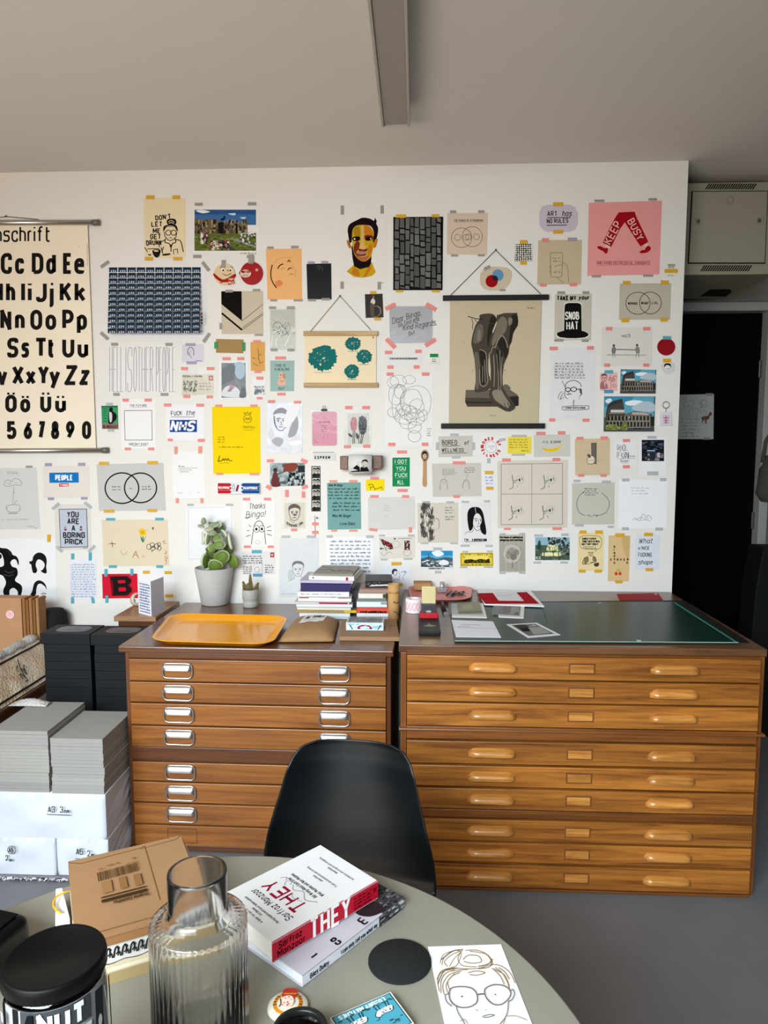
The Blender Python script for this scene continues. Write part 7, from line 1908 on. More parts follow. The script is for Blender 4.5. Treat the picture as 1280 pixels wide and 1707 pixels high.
g1, g2, g3, ed = '5e7a2f', '6f8a45', '8b9c7c', 'b9c79a'
for (x, y, cy_, rx, rz_, yw, pt, rl_, c, e) in [
    (385, 900, -.055, 130, 105, .05, .15, .05, g1, ed), (490, 755, -.05, 138, 105, -.1, .0, -.1, g1, ed), (630, 850, -.02, 100, 118, -.5, .1, .2, g1, '7f9848'), (225, 850, -.03, 85, 140, .9, .2, -.35, '4e6428', 'c6cfa8'),
    (450, 560, -.045, 108, 72, -.1, -.25, -.1, g2, 'cfd6b8'), (330, 620, -.03, 80, 72, .4, -.1, .3, g2, ed), (560, 520, -.01, 62, 145, -1.0, .1, -.32, '6a7d58', 'd3d8c2'), (255, 470, -.02, 52, 120, 1.0, .1, .12, '7c8f68', 'd3d8c2'),
    (415, 450, -.04, 80, 60, -.1, -.4, -.2, g2, 'cfd6b8'), (180, 480, -.01, 22, 110, 1.3, 0, .05, g3, 'd3d8c2'), (335, 365, -.045, 75, 46, .1, -.4, 0, g3, 'd3d8c2'), (480, 400, -.01, 90, 60, -.8, .2, .5, '77896b', 'd3d8c2'),
    (185, 195, -.02, 46, 66, .3, .1, .1, g3, 'c3caae'), (150, 265, -.03, 62, 26, .3, -.5, .2, g3, 'e0e3d0'), (330, 250, -.01, 95, 50, -.1, -.6, -.3, g3, 'e0e3d0'), (400, 250, .0, 55, 62, -.4, 0, .3, '7f8f74', 'e0e3d0'), (290, 300, -.04, 85, 32, .1, -.6, -.35, 'a3ad8d', 'e6e8d8'),
    (530, 660, .01, 85, 80, -.4, .1, .1, '4e6428', g2), (300, 740, .0, 110, 100, .3, .1, 0, '4e6428', g2), (240, 660, .0, 50, 45, .6, 0, 0, '4e6428', g2), (380, 330, .03, 100, 90, .1, .2, 0, '66784f', g3)]:
    leaf(lxx(x), lz(y), cy_, rx * PX, rz_ * PX, yw, pt, rl_, c, e)
pc = on_z(415, 1014, ZL)
ps_ = thing('potted_succulent', 'tiny spiky brown green succulent in a small banded grey pot', 'plant', (pc.x, pc.y + .03, ZL + .001))
r0, h0 = .0385, .088
B().lathe([(0, 0), (r0 - .006, 0), (r0 - .003, .003), (r0 - .002, .026), (r0 - .005, .03), (r0 - .002, .036), (r0, .04), (r0, h0 - .002), (r0 - .002, h0), (r0 - .005, h0 - .002), (r0 - .006, h0 - .014), (0, h0 - .014)], M('aeada6', .55, 0, .1, 22, .1), 40).done('pot', ps_)
B().lathe([(0, h0 - .010), (r0 - .007, h0 - .012), (r0 - .007, h0 - .0135), (0, h0 - .0135)], M('3c362e', .95, 0, .3, 90, .5), 24).done('soil', ps_)
rr_ = random.Random(4)
for (dx, hh, lean) in ((.002, .085, 0), (-.022, .05, -.25), (.026, .045, .35), (-.008, .04, -.1)):
    b = B()
    n = int(hh / .004)
    for i in range(n):
        t = i / n
        for k in range(5):
            a = k * 1.256 + i * .7
            rad = .016 * (1 - t * .75)
            c_ = Vector((dx + lean * t * hh, 0, h0 - .012 + t * hh))
            d_ = Vector((math.cos(a), math.sin(a), .7)).normalized()
            b.tube([c_, c_ + d_ * rad * .7, c_ + d_ * rad * 1.25], [.0032, .0036, .0006], M(rr_.choice(['7a6a45', '8d7a50', '6d6f4a', '5b5238']), .6), 5)
    b.done('stem', ps_)

# ------------------------------------------------------------------ chair
cx_, cy_ = -0.196, 1.715
chair = thing('chair', 'black moulded plastic side chair tucked behind the round table', 'chair', (cx_, cy_, 0), math.radians(-6))
plast = M('07090a', .36, 0, .03, 8, 0, 0.0, 0.3)
prof = [(-.235, .405), (-.225, .432), (-.18, .442), (-.10, .432), (0.0, .420), (.08, .424), (.125, .446), (.150, .485), (.166, .54), (.180, .60), (.195, .66), (.209, .72), (.220, .765), (.228, .80), (.233, .825), (.235, .838)]
hw_ = [v * 1.05 for v in (.195, .215, .228, .232, .232, .231, .230, .229, .224, .214, .200, .183, .172, .160, .140, .100)]


def shell(uu, vv):
    t = vv * (len(prof) - 1)
    i = min(int(t), len(prof) - 2)
    f = t - i
    y = prof[i][0] * (1 - f) + prof[i + 1][0] * f
    z = prof[i][1] * (1 - f) + prof[i + 1][1] * f
    w_ = hw_[i] * (1 - f) + hw_[i + 1] * f
    s_ = 2 * uu - 1
    x = math.sin(s_ * math.pi / 2 * .999) * w_ if False else s_ * w_
    e = abs(s_) ** 2.4
    back = min(1, max(0, (vv - .38) / .25))
    topf = min(1, max(0, (1 - vv) / .18))
    y -= e * .062 * back * (.35 + .65 * topf)
    z += e * .034 * (1 - back)
    return Vector((x, y, z))


b = B()
b.grid(shell, 29, 46, plast)
sh = b.done('shell', chair, solid=.006)
md = sh.modifiers.new('sub', 'SUBSURF')
md.levels = md.render_levels = 1
wl = wood('chair_leg_maple', 'a97f4f', 'caa26c', (20, 20, 2), .5, .03)
for sx, sy in ((-1, -1), (1, -1), (-1, 1), (1, 1)):
    b = B()
    b.tube([(sx * .12, sy * .11, .405), (sx * .215, sy * .20, 0.0)], [.014, .009], wl, 12)
    b.done('leg', chair)
b = B()
for s_ in (-1, 1):
    b.tube([(-.12 * s_, -.11, .398), (.15 * s_, .14, .27)], .004, M('1a1a1a', .4, .8), 8)
    b.tube([(-.13, s_ * .12, .402), (.13, s_ * .12, .402)], .005, M('1a1a1a', .4, .8), 8)
b.done('leg_frame', chair)

# ------------------------------------------------------------------ round table
TZ = 0.74
tc_ = Vector((-.345, .885, 0))
tb_ = thing('round_table', 'round table with smooth grey green top in the foreground', 'table', tc_)
TR = .645
B().lathe([(0, TZ - .022), (TR - .03, TZ - .022), (TR - .003, TZ - .006), (TR, TZ - .003), (TR - .001, TZ - .0005), (TR - .004, TZ), (0, TZ)], M('8a877a', .42, 0, .025, 5), 128).done('tabletop', tb_)
B().lathe([(0, 0), (.30, 0), (.30, .006), (.06, .02), (.035, .05), (.033, TZ - .05), (.12, TZ - .023), (0, TZ - .023)], M('d9d9d6', .4), 48).done('pedestal', tb_)
tz = TZ + .0005


def slab_frame(Pf, Pr, Pl):
    return Pf, Pr - Pf, Pl - Pf


def oriented_box(b, P0, U, V, h, m, bev=0):
    q = [P0, P0 + U, P0 + U + V, P0 + V]
    b.prism(q, m, (0, 0, h))


# lower book
z2, z1 = tz + .0225, tz + .0262 + .0365
F2, R2 = on_z(504, 1626, z2), on_z(674, 1495.5, z2)
d2 = (on_z(412, 1588, z2) - F2).normalized()
U2 = R2 - F2
n2 = Vector((-U2.y, U2.x, 0)).normalized()
if n2.dot(d2) < 0:
    n2 = -n2
V2 = n2 * .205
c0 = Vector((F2.x, F2.y, tz))
bk2 = thing('book', 'pale hardback with dark photo cover, lower of the two table books', 'book', c0)


def flipy(ops):
    o = []
    for op in ops:
        k = op[0]
        if k == 'f':
            o.append(op[:6] + (1 - op[6] + op[7],) + op[7:])
        elif k == 'r':
            o.append((k, op[1], op[2], 1 - op[3], op[4], 1 - op[5]))
        elif k == 'n':
            o.append(op[:3] + (1 - op[5], op[4], 1 - op[3]) + op[6:])
        elif k in ('p', 'ps'):
            o.append((k, op[1], [1 - v if i % 2 else v for i, v in enumerate(op[2])]))
        else:
            o.append((k, op[1], op[2], [1 - v if i % 2 else v for i, v in enumerate(op[3])]))
    return o


def cover_book(root, U, V, h, cmat, smat, page, cover_ops, spine_ops, t=.0022):
    b = B()
    u, v = U.normalized(), V.normalized()
    b.prism([Vector((0, 0, 0)), U, U + V, V], cmat, (0, 0, t))
    b.prism([Vector((0, 0, h - t)), U + Vector((0, 0, h - t)), U + V + Vector((0, 0, h - t)), V + Vector((0, 0, h - t))], cmat, (0, 0, t))
    b.prism([Vector((0, 0, 0)), U, U + v * t, v * t], smat, (0, 0, h - .0001))
    L_, W2 = U.length, V.length
    # cover drawing: x from spine to fore-edge, y from the far end down to the near end
    cv = Canvas(b, lambda x, y: U * y + V * x + Vector((0, 0, h + .0001)), (0, 0, 1), .00004)
    cv.run(flipy(cover_ops))
    cv = Canvas(b, lambda x, y: u * (x * L_) + Vector((0, 0, h - y * L_)) - v * .0002, -v, .00008)
    cv.run(scaley(spine_ops, h / L_))
    b.done('cover', root, fix=False)
    b = B()
    e = .003
    p0 = u * e + v * (t + .0003)
    q = [p0, p0 + u * (L_ - 2 * e), p0 + u * (L_ - 2 * e) + v * (W2 - t - e), p0 + v * (W2 - t - e)]
    b.prism([p + Vector((0, 0, t + .0001)) for p in q], M(page, .85, 0, .08, 220), (0, 0, h - 2 * t - .0002))
    b.done('pages', root)


cover_book(bk2, U2, V2, .0225, M('bcb8c0', .4, 0, .03, 6), M('dadbe2', .4), 'd5dce2', [
    ('p', '3c3a3c', [0, 0, 1, 0, 1, .22, .4, .27, .0, .24]), ('n', ['232224', '4f4d4f', '6f6d6e', '2f2a2c'], 0, 0, .6, .24, 150, .035, 1), ('ps', '2c2224', [.02, .22, .1, .17, .25, .2, .3, .3, .18, .36, .06, .32]),
    ('f', K, .016, 'm', .02, .12, .42, .05), ('f', K, .016, 'ca', .02, .12, .68, .045), ('f', K, .018, 'I', .08, .09, .86, .05)], [
    ('r', '4a494b', .72, 0, 1, 1), ('n', ['2a292b', '8d8b8c', 'c9c8c8', '4f4d50'], .73, .05, 1, .95, 60, .05, 4), ('f', K, .006, 'Giles Duley', .06, .23, .72, .38), ('f', K, .006, 'I can only tell you what my', .34, .72, .72, .34)])
# upper book
F1, R1, T1 = on_z(454, 1573, z1), on_z(630, 1469, z1), on_z(531, 1410.5, z1)
U1 = R1 - F1
n1 = Vector((-U1.y, U1.x, 0)).normalized()
V1 = n1 * (T1 - R1).dot(n1)
c0 = Vector((F1.x, F1.y, tz + .0268))
bk1 = thing('book', 'thick white book with red spine, on top of the pale hardback', 'book', c0)
DR = '8e1237'


def sw(x):  # helper: reading text on the cover, x from spine outwards
    return x


cover_book(bk1, U1, V1, .0365, M('d9d9d8', .4, 0, .02, 8), M('b50f28', .4, 0, .02, 8), 'e0ddd2', [
    ('f', DR, .024, 'THEY', .2, .82, .69, .12), ('f', K, .009, 'Sarfraz Manzoor', .16, .84, .79, .055),
    ('f', K, .006, 'What Muslims and Non-Muslims', .22, .78, .44, .028), ('f', K, .006, 'Get Wrong About Each Other', .25, .75, .49, .028),
    ('s', '8d8d90', .008, [.18, .5, .3, .55, .42, .5, .52, .54, .6, .5]), ('s', '8d8d90', .008, [.62, .52, .66, .48, .7, .52, .66, .55]), ('s', '8d8d90', .008, [.72, .51, .76, .48, .8, .52]), ('s', '8d8d90', .006, [.3, .58, .42, .6, .5, .56]),
    ('f', G2, .004, 'Fresh and passionate and striking', .24, .76, .29, .02), ('f', G2, .004, 'James O Brien', .42, .58, .325, .018), ('f', G2, .004, 'Authentic and original and engaging', .2, .8, .14, .02), ('f', G2, .004, 'Nikesh Shukla', .42, .58, .175, .018),
    ('f', G2, .004, 'Moving hopeful and full of human warmth', .2, .8, .86, .02), ('f', G2, .004, 'Elif Shafak', .42, .58, .895, .018), ('f', G2, .004, 'A book for our times', .32, .68, .94, .02), ('r', 'c3132f', 0, 0, .012, 1),
    ('p', 'd9d9d8', [0, .28, .03, .3, .03, .33, 0, .36]), ('p', 'd9d9d8', [0, .5, .04, .52, .04, .54, 0, .54])], [
    ('f', '2a0a10', .008, 'Sarfraz', .05, .25, .46, .3), ('f', '2a0a10', .008, 'Manzoor', .04, .28, .86, .3), ('f', 'f2ece9', .026, 'THEY', .32, .70, .99, 1.0), ('h', '4a0a16', .004, .74, .12, .93, .86, 4), ('f', '4a0a16', .005, 'W', .94, .98, .5, .3)])
# coaster
pc = on_z(666, 1604, tz)
b = B()
b.lathe([(0, 0), (.055, 0), (.0565, .0012), (.0565, .0038), (.055, .005), (0, .005)], M('1c1d1d', .95, 0, .35, 260, .5), 64)
tag(b.done('coaster', None, (pc.x, pc.y, tz)), 'round black felt coaster on the grey table', 'coaster')


# portrait card, matchbox
def zo(l):
    return [600 + v / 3.556 if i % 2 == 0 else 1440 + v / 3.556 for i, v in enumerate(l)]


BR_, GY = '8b6a3a', '6d665f'
hops = []
for l in ([475, 590, 490, 545, 540, 520, 605, 512, 560, 560, 530, 610], [485, 600, 500, 555, 560, 515, 600, 530, 575, 600, 540, 615], [520, 610, 500, 580, 545, 540, 590, 520], [610, 505, 580, 560, 600, 600, 640, 610, 690, 612], [625, 515, 700, 515, 760, 545, 785, 590, 760, 615, 700, 625], [650, 520, 740, 535, 775, 575, 770, 610, 720, 620], [610, 570, 640, 545, 700, 548, 720, 580, 690, 590, 650, 590, 615, 580],
          [455, 690, 480, 640, 540, 620, 620, 625, 700, 622, 780, 600, 840, 610, 890, 650, 920, 710], [470, 760, 460, 690, 490, 640, 560, 630], [480, 770, 480, 700, 510, 650, 570, 635, 640, 630], [500, 780, 490, 720, 530, 660, 600, 640], [520, 770, 510, 720, 545, 670, 590, 650], [530, 750, 520, 700, 560, 655], [640, 650, 690, 640, 740, 650, 690, 665, 650, 660], [800, 620, 840, 650, 870, 700, 885, 745], [790, 630, 830, 670, 855, 720], [780, 625, 850, 660, 880, 720, 882, 745], [820, 620, 860, 650, 885, 690]):
    hops.append(('s', BR_, 1.3, zo(l)))
for l in ([480, 575, 545, 525, 600, 515], [460, 720, 500, 640, 580, 625], [700, 615, 760, 600, 785, 570]):
    hops.append(('s', '5e4a2e', 1.4, zo(l)))
hops += [('s', GY, 2.0, zo([540, 745, 600, 735, 660, 745, 692, 780, 690, 830, 640, 858, 580, 855, 540, 825, 528, 785]), 1), ('s', GY, 2.0, zo([745, 745, 790, 725, 850, 730, 890, 760, 885, 800, 840, 840, 790, 840, 750, 805, 738, 770]), 1), ('s', GY, 1.9, zo([690, 785, 715, 780, 742, 780])), ('s', '3a352f', 1.2, zo([700, 784, 735, 780])), ('e', '3a352f', 600 + 604 / 3.556, 1440 + 795 / 3.556, 1.7, 1.1), ('e', '3a352f', 600 + 802 / 3.556, 1440 + 784 / 3.556, 1.5, 1.0),
         ('s', GY, 1.6, zo([570, 850, 580, 890, 610, 940, 640, 990, 700, 1030, 770, 1020, 830, 960, 870, 900, 880, 820])), ('s', GY, 1.6, zo([885, 765, 905, 755, 915, 780, 900, 815, 880, 825])), ('s', GY, 1.6, zo([525, 780, 505, 790, 515, 830, 545, 855])), ('s', '5e5a55', 1.2, zo([722, 918, 760, 905, 795, 908, 760, 920, 730, 922])), ('l', '5e5a55', 1, zo([684, 875, 700, 882])), ('e', '5e5a55', 600 + 746 / 3.556, 1440 + 878 / 3.556, 1, .7), ('s', BR_, 1, zo([870, 915, 930, 915, 990, 940])), ('s', GY, 1, zo([590, 945, 620, 935, 640, 960])), ('s', BR_, 1, zo([860, 930, 850, 980, 890, 1000]))]
flat('portrait_card', 'white card with felt pen portrait of round glasses and piled brown hair', 'card', [(713, 1578), (835, 1574), (907, 1758), (752, 1758)], tz, 'dcdcdb', hops, th=.0012)
A_, B2_, C_ = on_z(650.8, 1653.3, tz + .012), on_z(546.5, 1698, tz + .012), on_z(699, 1707, tz + .012)
mu = (B2_ - A_).normalized()
mv = Vector((mu.y, -mu.x, 0))
if mv.dot(C_ - A_) < 0:
    mv = -mv
c0 = Vector((A_.x, A_.y, tz))
MU, MV = mu * .112, mv * .075
mbx = thing('matchbox', 'teal matchbox with white lettering and small animals, bottom of frame', 'matchbox', c0)
b = B()
b.prism([Vector((0, 0, 0)), MU, MU + MV, MV], M('d8d2c0', .6), (0, 0, .012))
cv = Canvas(b, lambda x, y: MU * x + MV * (1 - y) + Vector((0, 0, .0121)), (0, 0, 1), .00008)
TL_ = '4793a5'
an = []
for ax, ay in ((.25, .62), (.68, .6)):
    an += [('ps', 'dfe3e3', [ax - .14, ay, ax - .1, ay - .1, ax + .05, ay - .1, ax + .12, ay - .14, ax + .17, ay - .08, ax + .12, ay + .02, ax, ay + .05, ax - .1, ay + .06])] + [('l', '2a2c2e', .014, [ax + dx, ay + .04, ax + dx * 1.15, ay + .2]) for dx in (-.1, -.06, .05, .1)] + [('s', '2a2c2e', .014, [ax - .14, ay, ax - .1, ay - .1, ax + .05, ay - .1, ax + .12, ay - .14, ax + .17, ay - .08, ax + .12, ay + .02]), ('n', ['6d7375', '2a2c2e'], ax - .1, ay - .08, ax + .1, ay + .03, 12, .03), ('s', '2a2c2e', .012, [ax + .13, ay - .13, ax + .16, ay - .2, ax + .2, ay - .19])]
cv.run([('r', TL_, .02, .02, .98, .98), ('l', '16191a', .012, [.03, .03, .97, .03, .97, .97, .03, .97], 1), ('f', 'e9eeee', .018, 'LUXURY MATCHES', .14, .9, .93, .09)] + an + [('n', ['24423f'], .05, .75, .95, .84, 20, .07, .4), ('n', ['24423f'], .05, .15, .95, .3, 16, .08, .5)])
b.done('sleeve', mbx, fix=False)
B().prism([mu * .001 + mv * .002 + Vector((0, 0, .0015)), mu * .111 + mv * .002 + Vector((0, 0, .0015)), mu * .111 - mv * .0004 + Vector((0, 0, .0015)), mu * .001 - mv * .0004 + Vector((0, 0, .0015))], M('c7b995', .7), (0, 0, .009)).done('inner_tray', mbx)
# badge
pc = on_z(480, 1681, tz)
bd = thing('button_badge', 'round cream button badge with orange ring and red spotted centre', 'badge', (pc.x, pc.y, tz))
b = B()
rB = .0345
b.lathe([(0, .0005), (rB - .004, 0), (rB, .003), (rB - .003, .0065), (rB * .6, .0098), (0, .011)], M('e4ddc8', .3), 48)


def dome(x, y):
    r = math.hypot(x, y)
    return Vector((x * rB, y * rB, .0112 - .0046 * r * r * 1.0))


cv = Canvas(b, lambda x, y: dome(x, -y), (0, 0, 1), .0002)
cv.run([('c', 'd68a24', .17, 0, .02, .62, .62), ('ct', '5b2a12', .035, 'SAVE OUR TRUTH', 0, .02, .57, 170, 370, .12, False), ('ps', 'b5382a', [-.3, -.85, .3, -.85, .34, -.3, .1, -.1, -.3, -.2]), ('l', 'e0863a', .1, [-.28, -.45, .33, -.5]), ('ps', 'e8d3c0', [-.28, -.2, .12, -.3, .3, .1, .1, .4, -.25, .3]), ('n', ['c0392b'], -.25, -.25, .25, .35, 14, .08), ('s', K, .05, [-.38, -.1, -.3, .2, -.35, .4])])
b.done('face', bd, fix=False)
B().tube([(-.02, 0, .0012), (.02, .004, .0012)], .0008, M('9a9a9a', .3, .9), 6).done('pin', bd)
# small dark glass
pc = on_z(500, 1716, tz + .055)
sg = thing('glass_jar', 'small dark glass jar with thick black rim at the bottom edge', 'jar', (pc.x, pc.y, tz))
B().lathe([(0, 0), (.036, 0), (.039, .004), (.040, .048), (.037, .048), (.036, .006), (0, .005)], glass('smoked_glass', 0, '9aa3a0'), 48).done('glass_body', sg)
B().lathe([(.034, .0485), (.041, .0485), (.0425, .052), (.041, .058), (.035, .058), (.033, .054), (.034, .0485)], M('171817', .3), 56).done('rim', sg)
B().lathe([(0, .0065), (.0345, .0065), (.0345, .042), (0, .043)], M('0f1111', .6, 0, .4, 70, .5), 40).done('dark_filling', sg)

# ------------------------------------------------------------------ fluted carafe
yc = 1.02
p1, p2 = on_y(252, 1535, yc), on_y(410, 1535, yc)
cxm = (p1.x + p2.x) / 2
rcar = (p2.x - p1.x) / 2
zs = on_y(331, 1530, yc).z
nl, nr = on_y(281.5, 1450, yc), on_y(378, 1450, yc)
rn = (nr.x - nl.x) / 2
zn = on_y(331, 1452, yc).z
cf = thing('carafe', 'tall clear ribbed glass carafe with narrow plain neck', 'carafe', (cxm, yc, tz))
Hs, Hn = zs - tz, zn - tz
flut = lambda a, z: 1 + (.018 * abs(math.cos(a * 22)) if .004 < z < Hs - .001 else 0)
b = B()
b.lathe([(0, 0), (rcar - .006, 0), (rcar - .001, .005), (rcar * .985, .012), (rcar * .985, Hs - .012), (rcar * .985, Hs - .004), (rcar * .95, Hs), (rn + .010, Hs + .004), (rn + .002, Hs + .010), (rn - .001, Hs + .018), (rn, Hn - .004), (rn - .0005, Hn), (rn - .003, Hn + .001), (rn - .0042, Hn - .002), (rn - .0045, Hs + .018), (rn - .003, Hs + .008), (rn + .004, Hs - .001), (rcar * .95 - .003, Hs - .005), (rcar - .0045, Hs - .014), (rcar - .0045, .012), (rcar - .012, .008), (0, .008)], glass('carafe_glass', 0.09, 'ffffff', 1.36), 220, rfn=flut)
b.done('glass_vessel', cf)

# ------------------------------------------------------------------ black lidded jar
yj = .94
jl, jr = on_y(7, 1602, yj), on_y(176, 1602, yj)
lc2 = on_z(91, 1592, 1.0)
zj = 1.0
jx, jy = lc2.x, lc2.y
rj = .0635
jr_ = thing('storage_jar', 'large glass jar with black lid and monochrome illustrated label', 'jar', (jx, jy, tz))
Hj = zj - tz
b = B()
b.lathe([(0, Hj - .0025), (rj * .90, Hj - .0025), (rj * .92, Hj - .0005), (rj * .97, Hj), (rj, Hj - .003), (rj + .001, Hj - .008), (rj + .001, Hj - .019), (rj - .001, Hj - .021), (0, Hj - .021)], M('0a0909', .42, 0, .02, 20, 0, 0, .12), 72)
b.done('lid', jr_)
rg = rj - .001
B().lathe([(0, 0), (rg - .004, 0), (rg, .005), (rg, Hj - .045), (rg - .003, Hj - .034), (rg - .004, Hj - .0215), (rg - .0065, Hj - .0215), (rg - .006, Hj - .034), (rg - .003, Hj - .046), (rg - .003, .007), (0, .006)], glass(), 64).done('glass_body', jr_)
b = B()
rl_ = rg + .0006
aw = 2.5
ac = math.radians(-62)


def jm(x, y):
    a = ac + (x - .5) * aw
    return Vector((rl_ * math.cos(a), rl_ * math.sin(a), (1 - y) * (Hj - .036) + .008))


b.grid(lambda u, v: jm(u, v), 40, 4, M('96999b', .45, 0, .06, 20))


class CylCanvas(Canvas):
    def P(s, x, y):
        p = s.map(x, y)
        d_ = Vector((p.x, p.y, 0)).normalized()
        return p + d_ * s.h


cv = CylCanvas(b, jm, (0, 0, 1), .00012)


def strip(c, x0, y0, x1, y1):
    n = max(1, int((x1 - x0) / .06))
    return [('r', c, x0 + (x1 - x0) * i / n, y0, x0 + (x1 - x0) * (i + 1) / n + .001, y1) for i in range(n)]


cv.run(strip('0e0e0f', .0, 0, .035, 1) + strip('16181a', .14, 0, .20, 1) + strip('3a3d40', .22, .0, .76, .15) + strip('c3c6c8', .22, .165, .76, 1) +
       [('f', 'd9dadb', .034, 'NUT', .36, .70, .125, .10), ('p', '101112', [.23, .14, .29, .01, .33, .01, .33, .14])] + [('l', '7d8083', .008, [.23 + i * .034, .98, .30 + i * .034, .18]) for i in range(14)] + [('l', 'f4f6f7', .010, [.245 + i * .036, .98, .31 + i * .036, .18]) for i in range(12)] +
       [('e', '1d1f20', .47, .30, .085, .045), ('e', 'a9acae', .47, .295, .06, .026), ('p', '191b1c', [.39, .31, .55, .31, .565, .40, .555, .75, .385, .75, .375, .40]), ('e', 'b9bcbe', .45, .5, .03, .08)] + strip('2a2d2f', .78, 0, .86, 1) + [('s', 'd9dadb', .012, [.88, .02, .92, .3, .88, .6, .94, 1]), ('s', '1a1b1c', .02, [.95, 0, .97, .4, .94, .8, .98, 1]), ('e', 'c3c6c8', .82, .2, .02, .04), ('e', 'c3c6c8', .82, .35, .02, .04), ('n', ['55585b', 'b9bcbe'], .04, .02, .13, .98, 26, .05, 1.6)])
b.done('label_wrap', jr_, fix=False)
B().lathe([(0, .0075), (rg - .005, .0075), (rg - .005, Hj - .075), (0, Hj - .07)], M('3a3632', .8, 0, .4, 50, .4), 40).done('contents', jr_)

# black open box at left
bz = tz + .085
pcb = on_z(56, 1519, bz)
bxo = thing('black_box', 'glossy black lidded box with rounded corners at the far left of the table', 'box', (pcb.x, pcb.y, tz))
b = B()
b.box((-.11, -.13, .0425), (.22, .26, .085), M('08080a', .35, 0, .02, 10, 0, 0, .15), .022, None, 5, True)
b.done('box_body', bxo)
b = B()
for zz in (.056, .066):
    b.box((-.11, -.13, zz), (.2212, .2612, .0016), M('8b8f93', .25, .6), .0221 * .036, None, 2)
bxo.rotation_euler = (0, 0, math.radians(-14))
b.bm.free()
B().box((-.11, -.13, .0875), (.185, .225, .003), M('050506', .5, 0, .02, 10, 0, 0, .08), .0014).done('lid_panel', bxo)

# ------------------------------------------------------------------ cardboard mailers by the jar
zmz = tz + .078
Q = [on_z(x, y, zmz + .008) for x, y in ((126, 1570.7), (346, 1509), (277.5, 1397.5), (97, 1440))]
UU = Q[1] - Q[0]
ux = UU.normalized()
vx = Vector((-ux.y, ux.x, 0))
WL, HLn = UU.length, (Q[3] - Q[0]).dot(vx)
print('mailer', WL, HLn)
kr2 = M('94704d', .8, 0, .07, 16, .1)


def lay(root_name, label, cat, z0, h, m, du0=0, du1=0, dv0=0, dv1=0, ops=None, front=None, cat_extra=None):
    c0 = Q[0] + ux * du0 + vx * dv0
    c0.z = z0
    L2, H2 = WL - du0 + du1, HLn - dv0 + dv1
    b = B()
    b.prism([Vector((0, 0, 0)), ux * L2, ux * L2 + vx * H2, vx * H2], m, (0, 0, h))
    if ops:
        Canvas(b, lambda x, y: ux * (x * L2) + vx * ((1 - y) * H2) + Vector((0, 0, h + .0003)), (0, 0, 1), .0001).run(ops)
    if front:
        Canvas(b, lambda x, y: ux * (x * L2) + Vector((0, 0, h - y * L2)) - vx * .0003, -vx, .0001).run(scaley(front, h / L2))
    return tag(b.done(root_name, None, c0, fix=False), label, cat)


lay('flat_box', 'cream slim box at the bottom of the pile beside the jar', 'box', tz, .030, M('cdbf9f', .7, 0, .04, 12), .0, .02, -.012, -.01, None, [('r', 'e0d6bd', 0, 0, 1, .22), ('r', 'a38f66', 0, .3, 1, 1)])
orn = []
ro = random.Random(8)
for i in range(16):
    x = .04 + i * .06
    orn += [('s', '1c1c1d', .012, [x, .75, x + .012, .3, x + .03, .2, x + .035, .45, x + .02, .6]), ('s', '1c1c1d', .008, [x + .03, .7, x + .045, .5, x + .05, .75]), ('e', '1c1c1d', x + .04, .3, .006, .06)]
orn += [('s', '1c1c1d', .006, [0, .9, .1, .84, .2, .95, .3, .86, .4, .95, .5, .85, .6, .95, .7, .86, .8, .95, .9, .85, 1, .93])]
lay('ornate_box', 'white box with black ornamental lettering along its front, under the mailers', 'box', tz + .0305, .034, M('d3cfc6', .6), .01, .01, .0, -.01, None, [('r', 'c9c9c6', 0, 0, 1, 1)] + orn)
lay('mailer', 'lower plain brown cardboard mailer directly beneath the printed one', 'mailer', tz + .065, .012, M('8f6740', .8, 0, .07, 16), .0, .004, -.004, -.004)
bar = []
xx_ = .22
rba = random.Random(12)
while xx_ < .55:
    wdt = rba.uniform(.004, .012)
    bar.append(('r', '4f3820', xx_, .62, xx_ + wdt, .74))
    xx_ += wdt + rba.uniform(.005, .010)


def flip(ops):
    o = []
    for op in ops:
        if op[0] == 'r':
            o.append(('r', op[1], op[2], 1 - op[3], op[4], 1 - op[5]))
        else:
            o.append(op)
    return o


lay('mailer', 'brown cardboard mailer with printed barcode panel, topmost on its pile', 'mailer', zmz, .008, kr2, 0, 0, 0, 0, [
    ('l', '5c3f22', .007, [.0, .02, .1, .075, .62, .055, .66, .04]), ('l', '6b4a28', .008, [.66, .04, .66, .8]), ('l', '6b4a28', .006, [.62, .07, .95, .05, 1, .0]), ('l', '7d5831', .01, [.0, .965, 1, .965])] + flip(bar) + [
    ('r', '8a6640', .24, .41, .32, .56), ('r', '7f5c38', .38, .41, .44, .56), ('r', '7f5c38', .5, .42, .56, .57), ('r', '3b2814', .22, .60, .58, .615), ('r', '3b2814', .22, .635, .58, .67), ('l', '6b4a28', .004, [.47, .25, .56, .25, .56, .36, .47, .36], 1), ('h', '6b4a28', .004, .48, .27, .55, .35, 3), ('h', '4f3820', .004, .3, .19, .46, .23, 1), ('c', '4f3820', .005, .54, .2, .012, .012), ('c', '6b4a28', .005, .25, .24, .014, .014),
    ('t', '3b2814', .006, 'Original ColomPac', .58, .69, .035, dict(rot=180, sx=.62))])
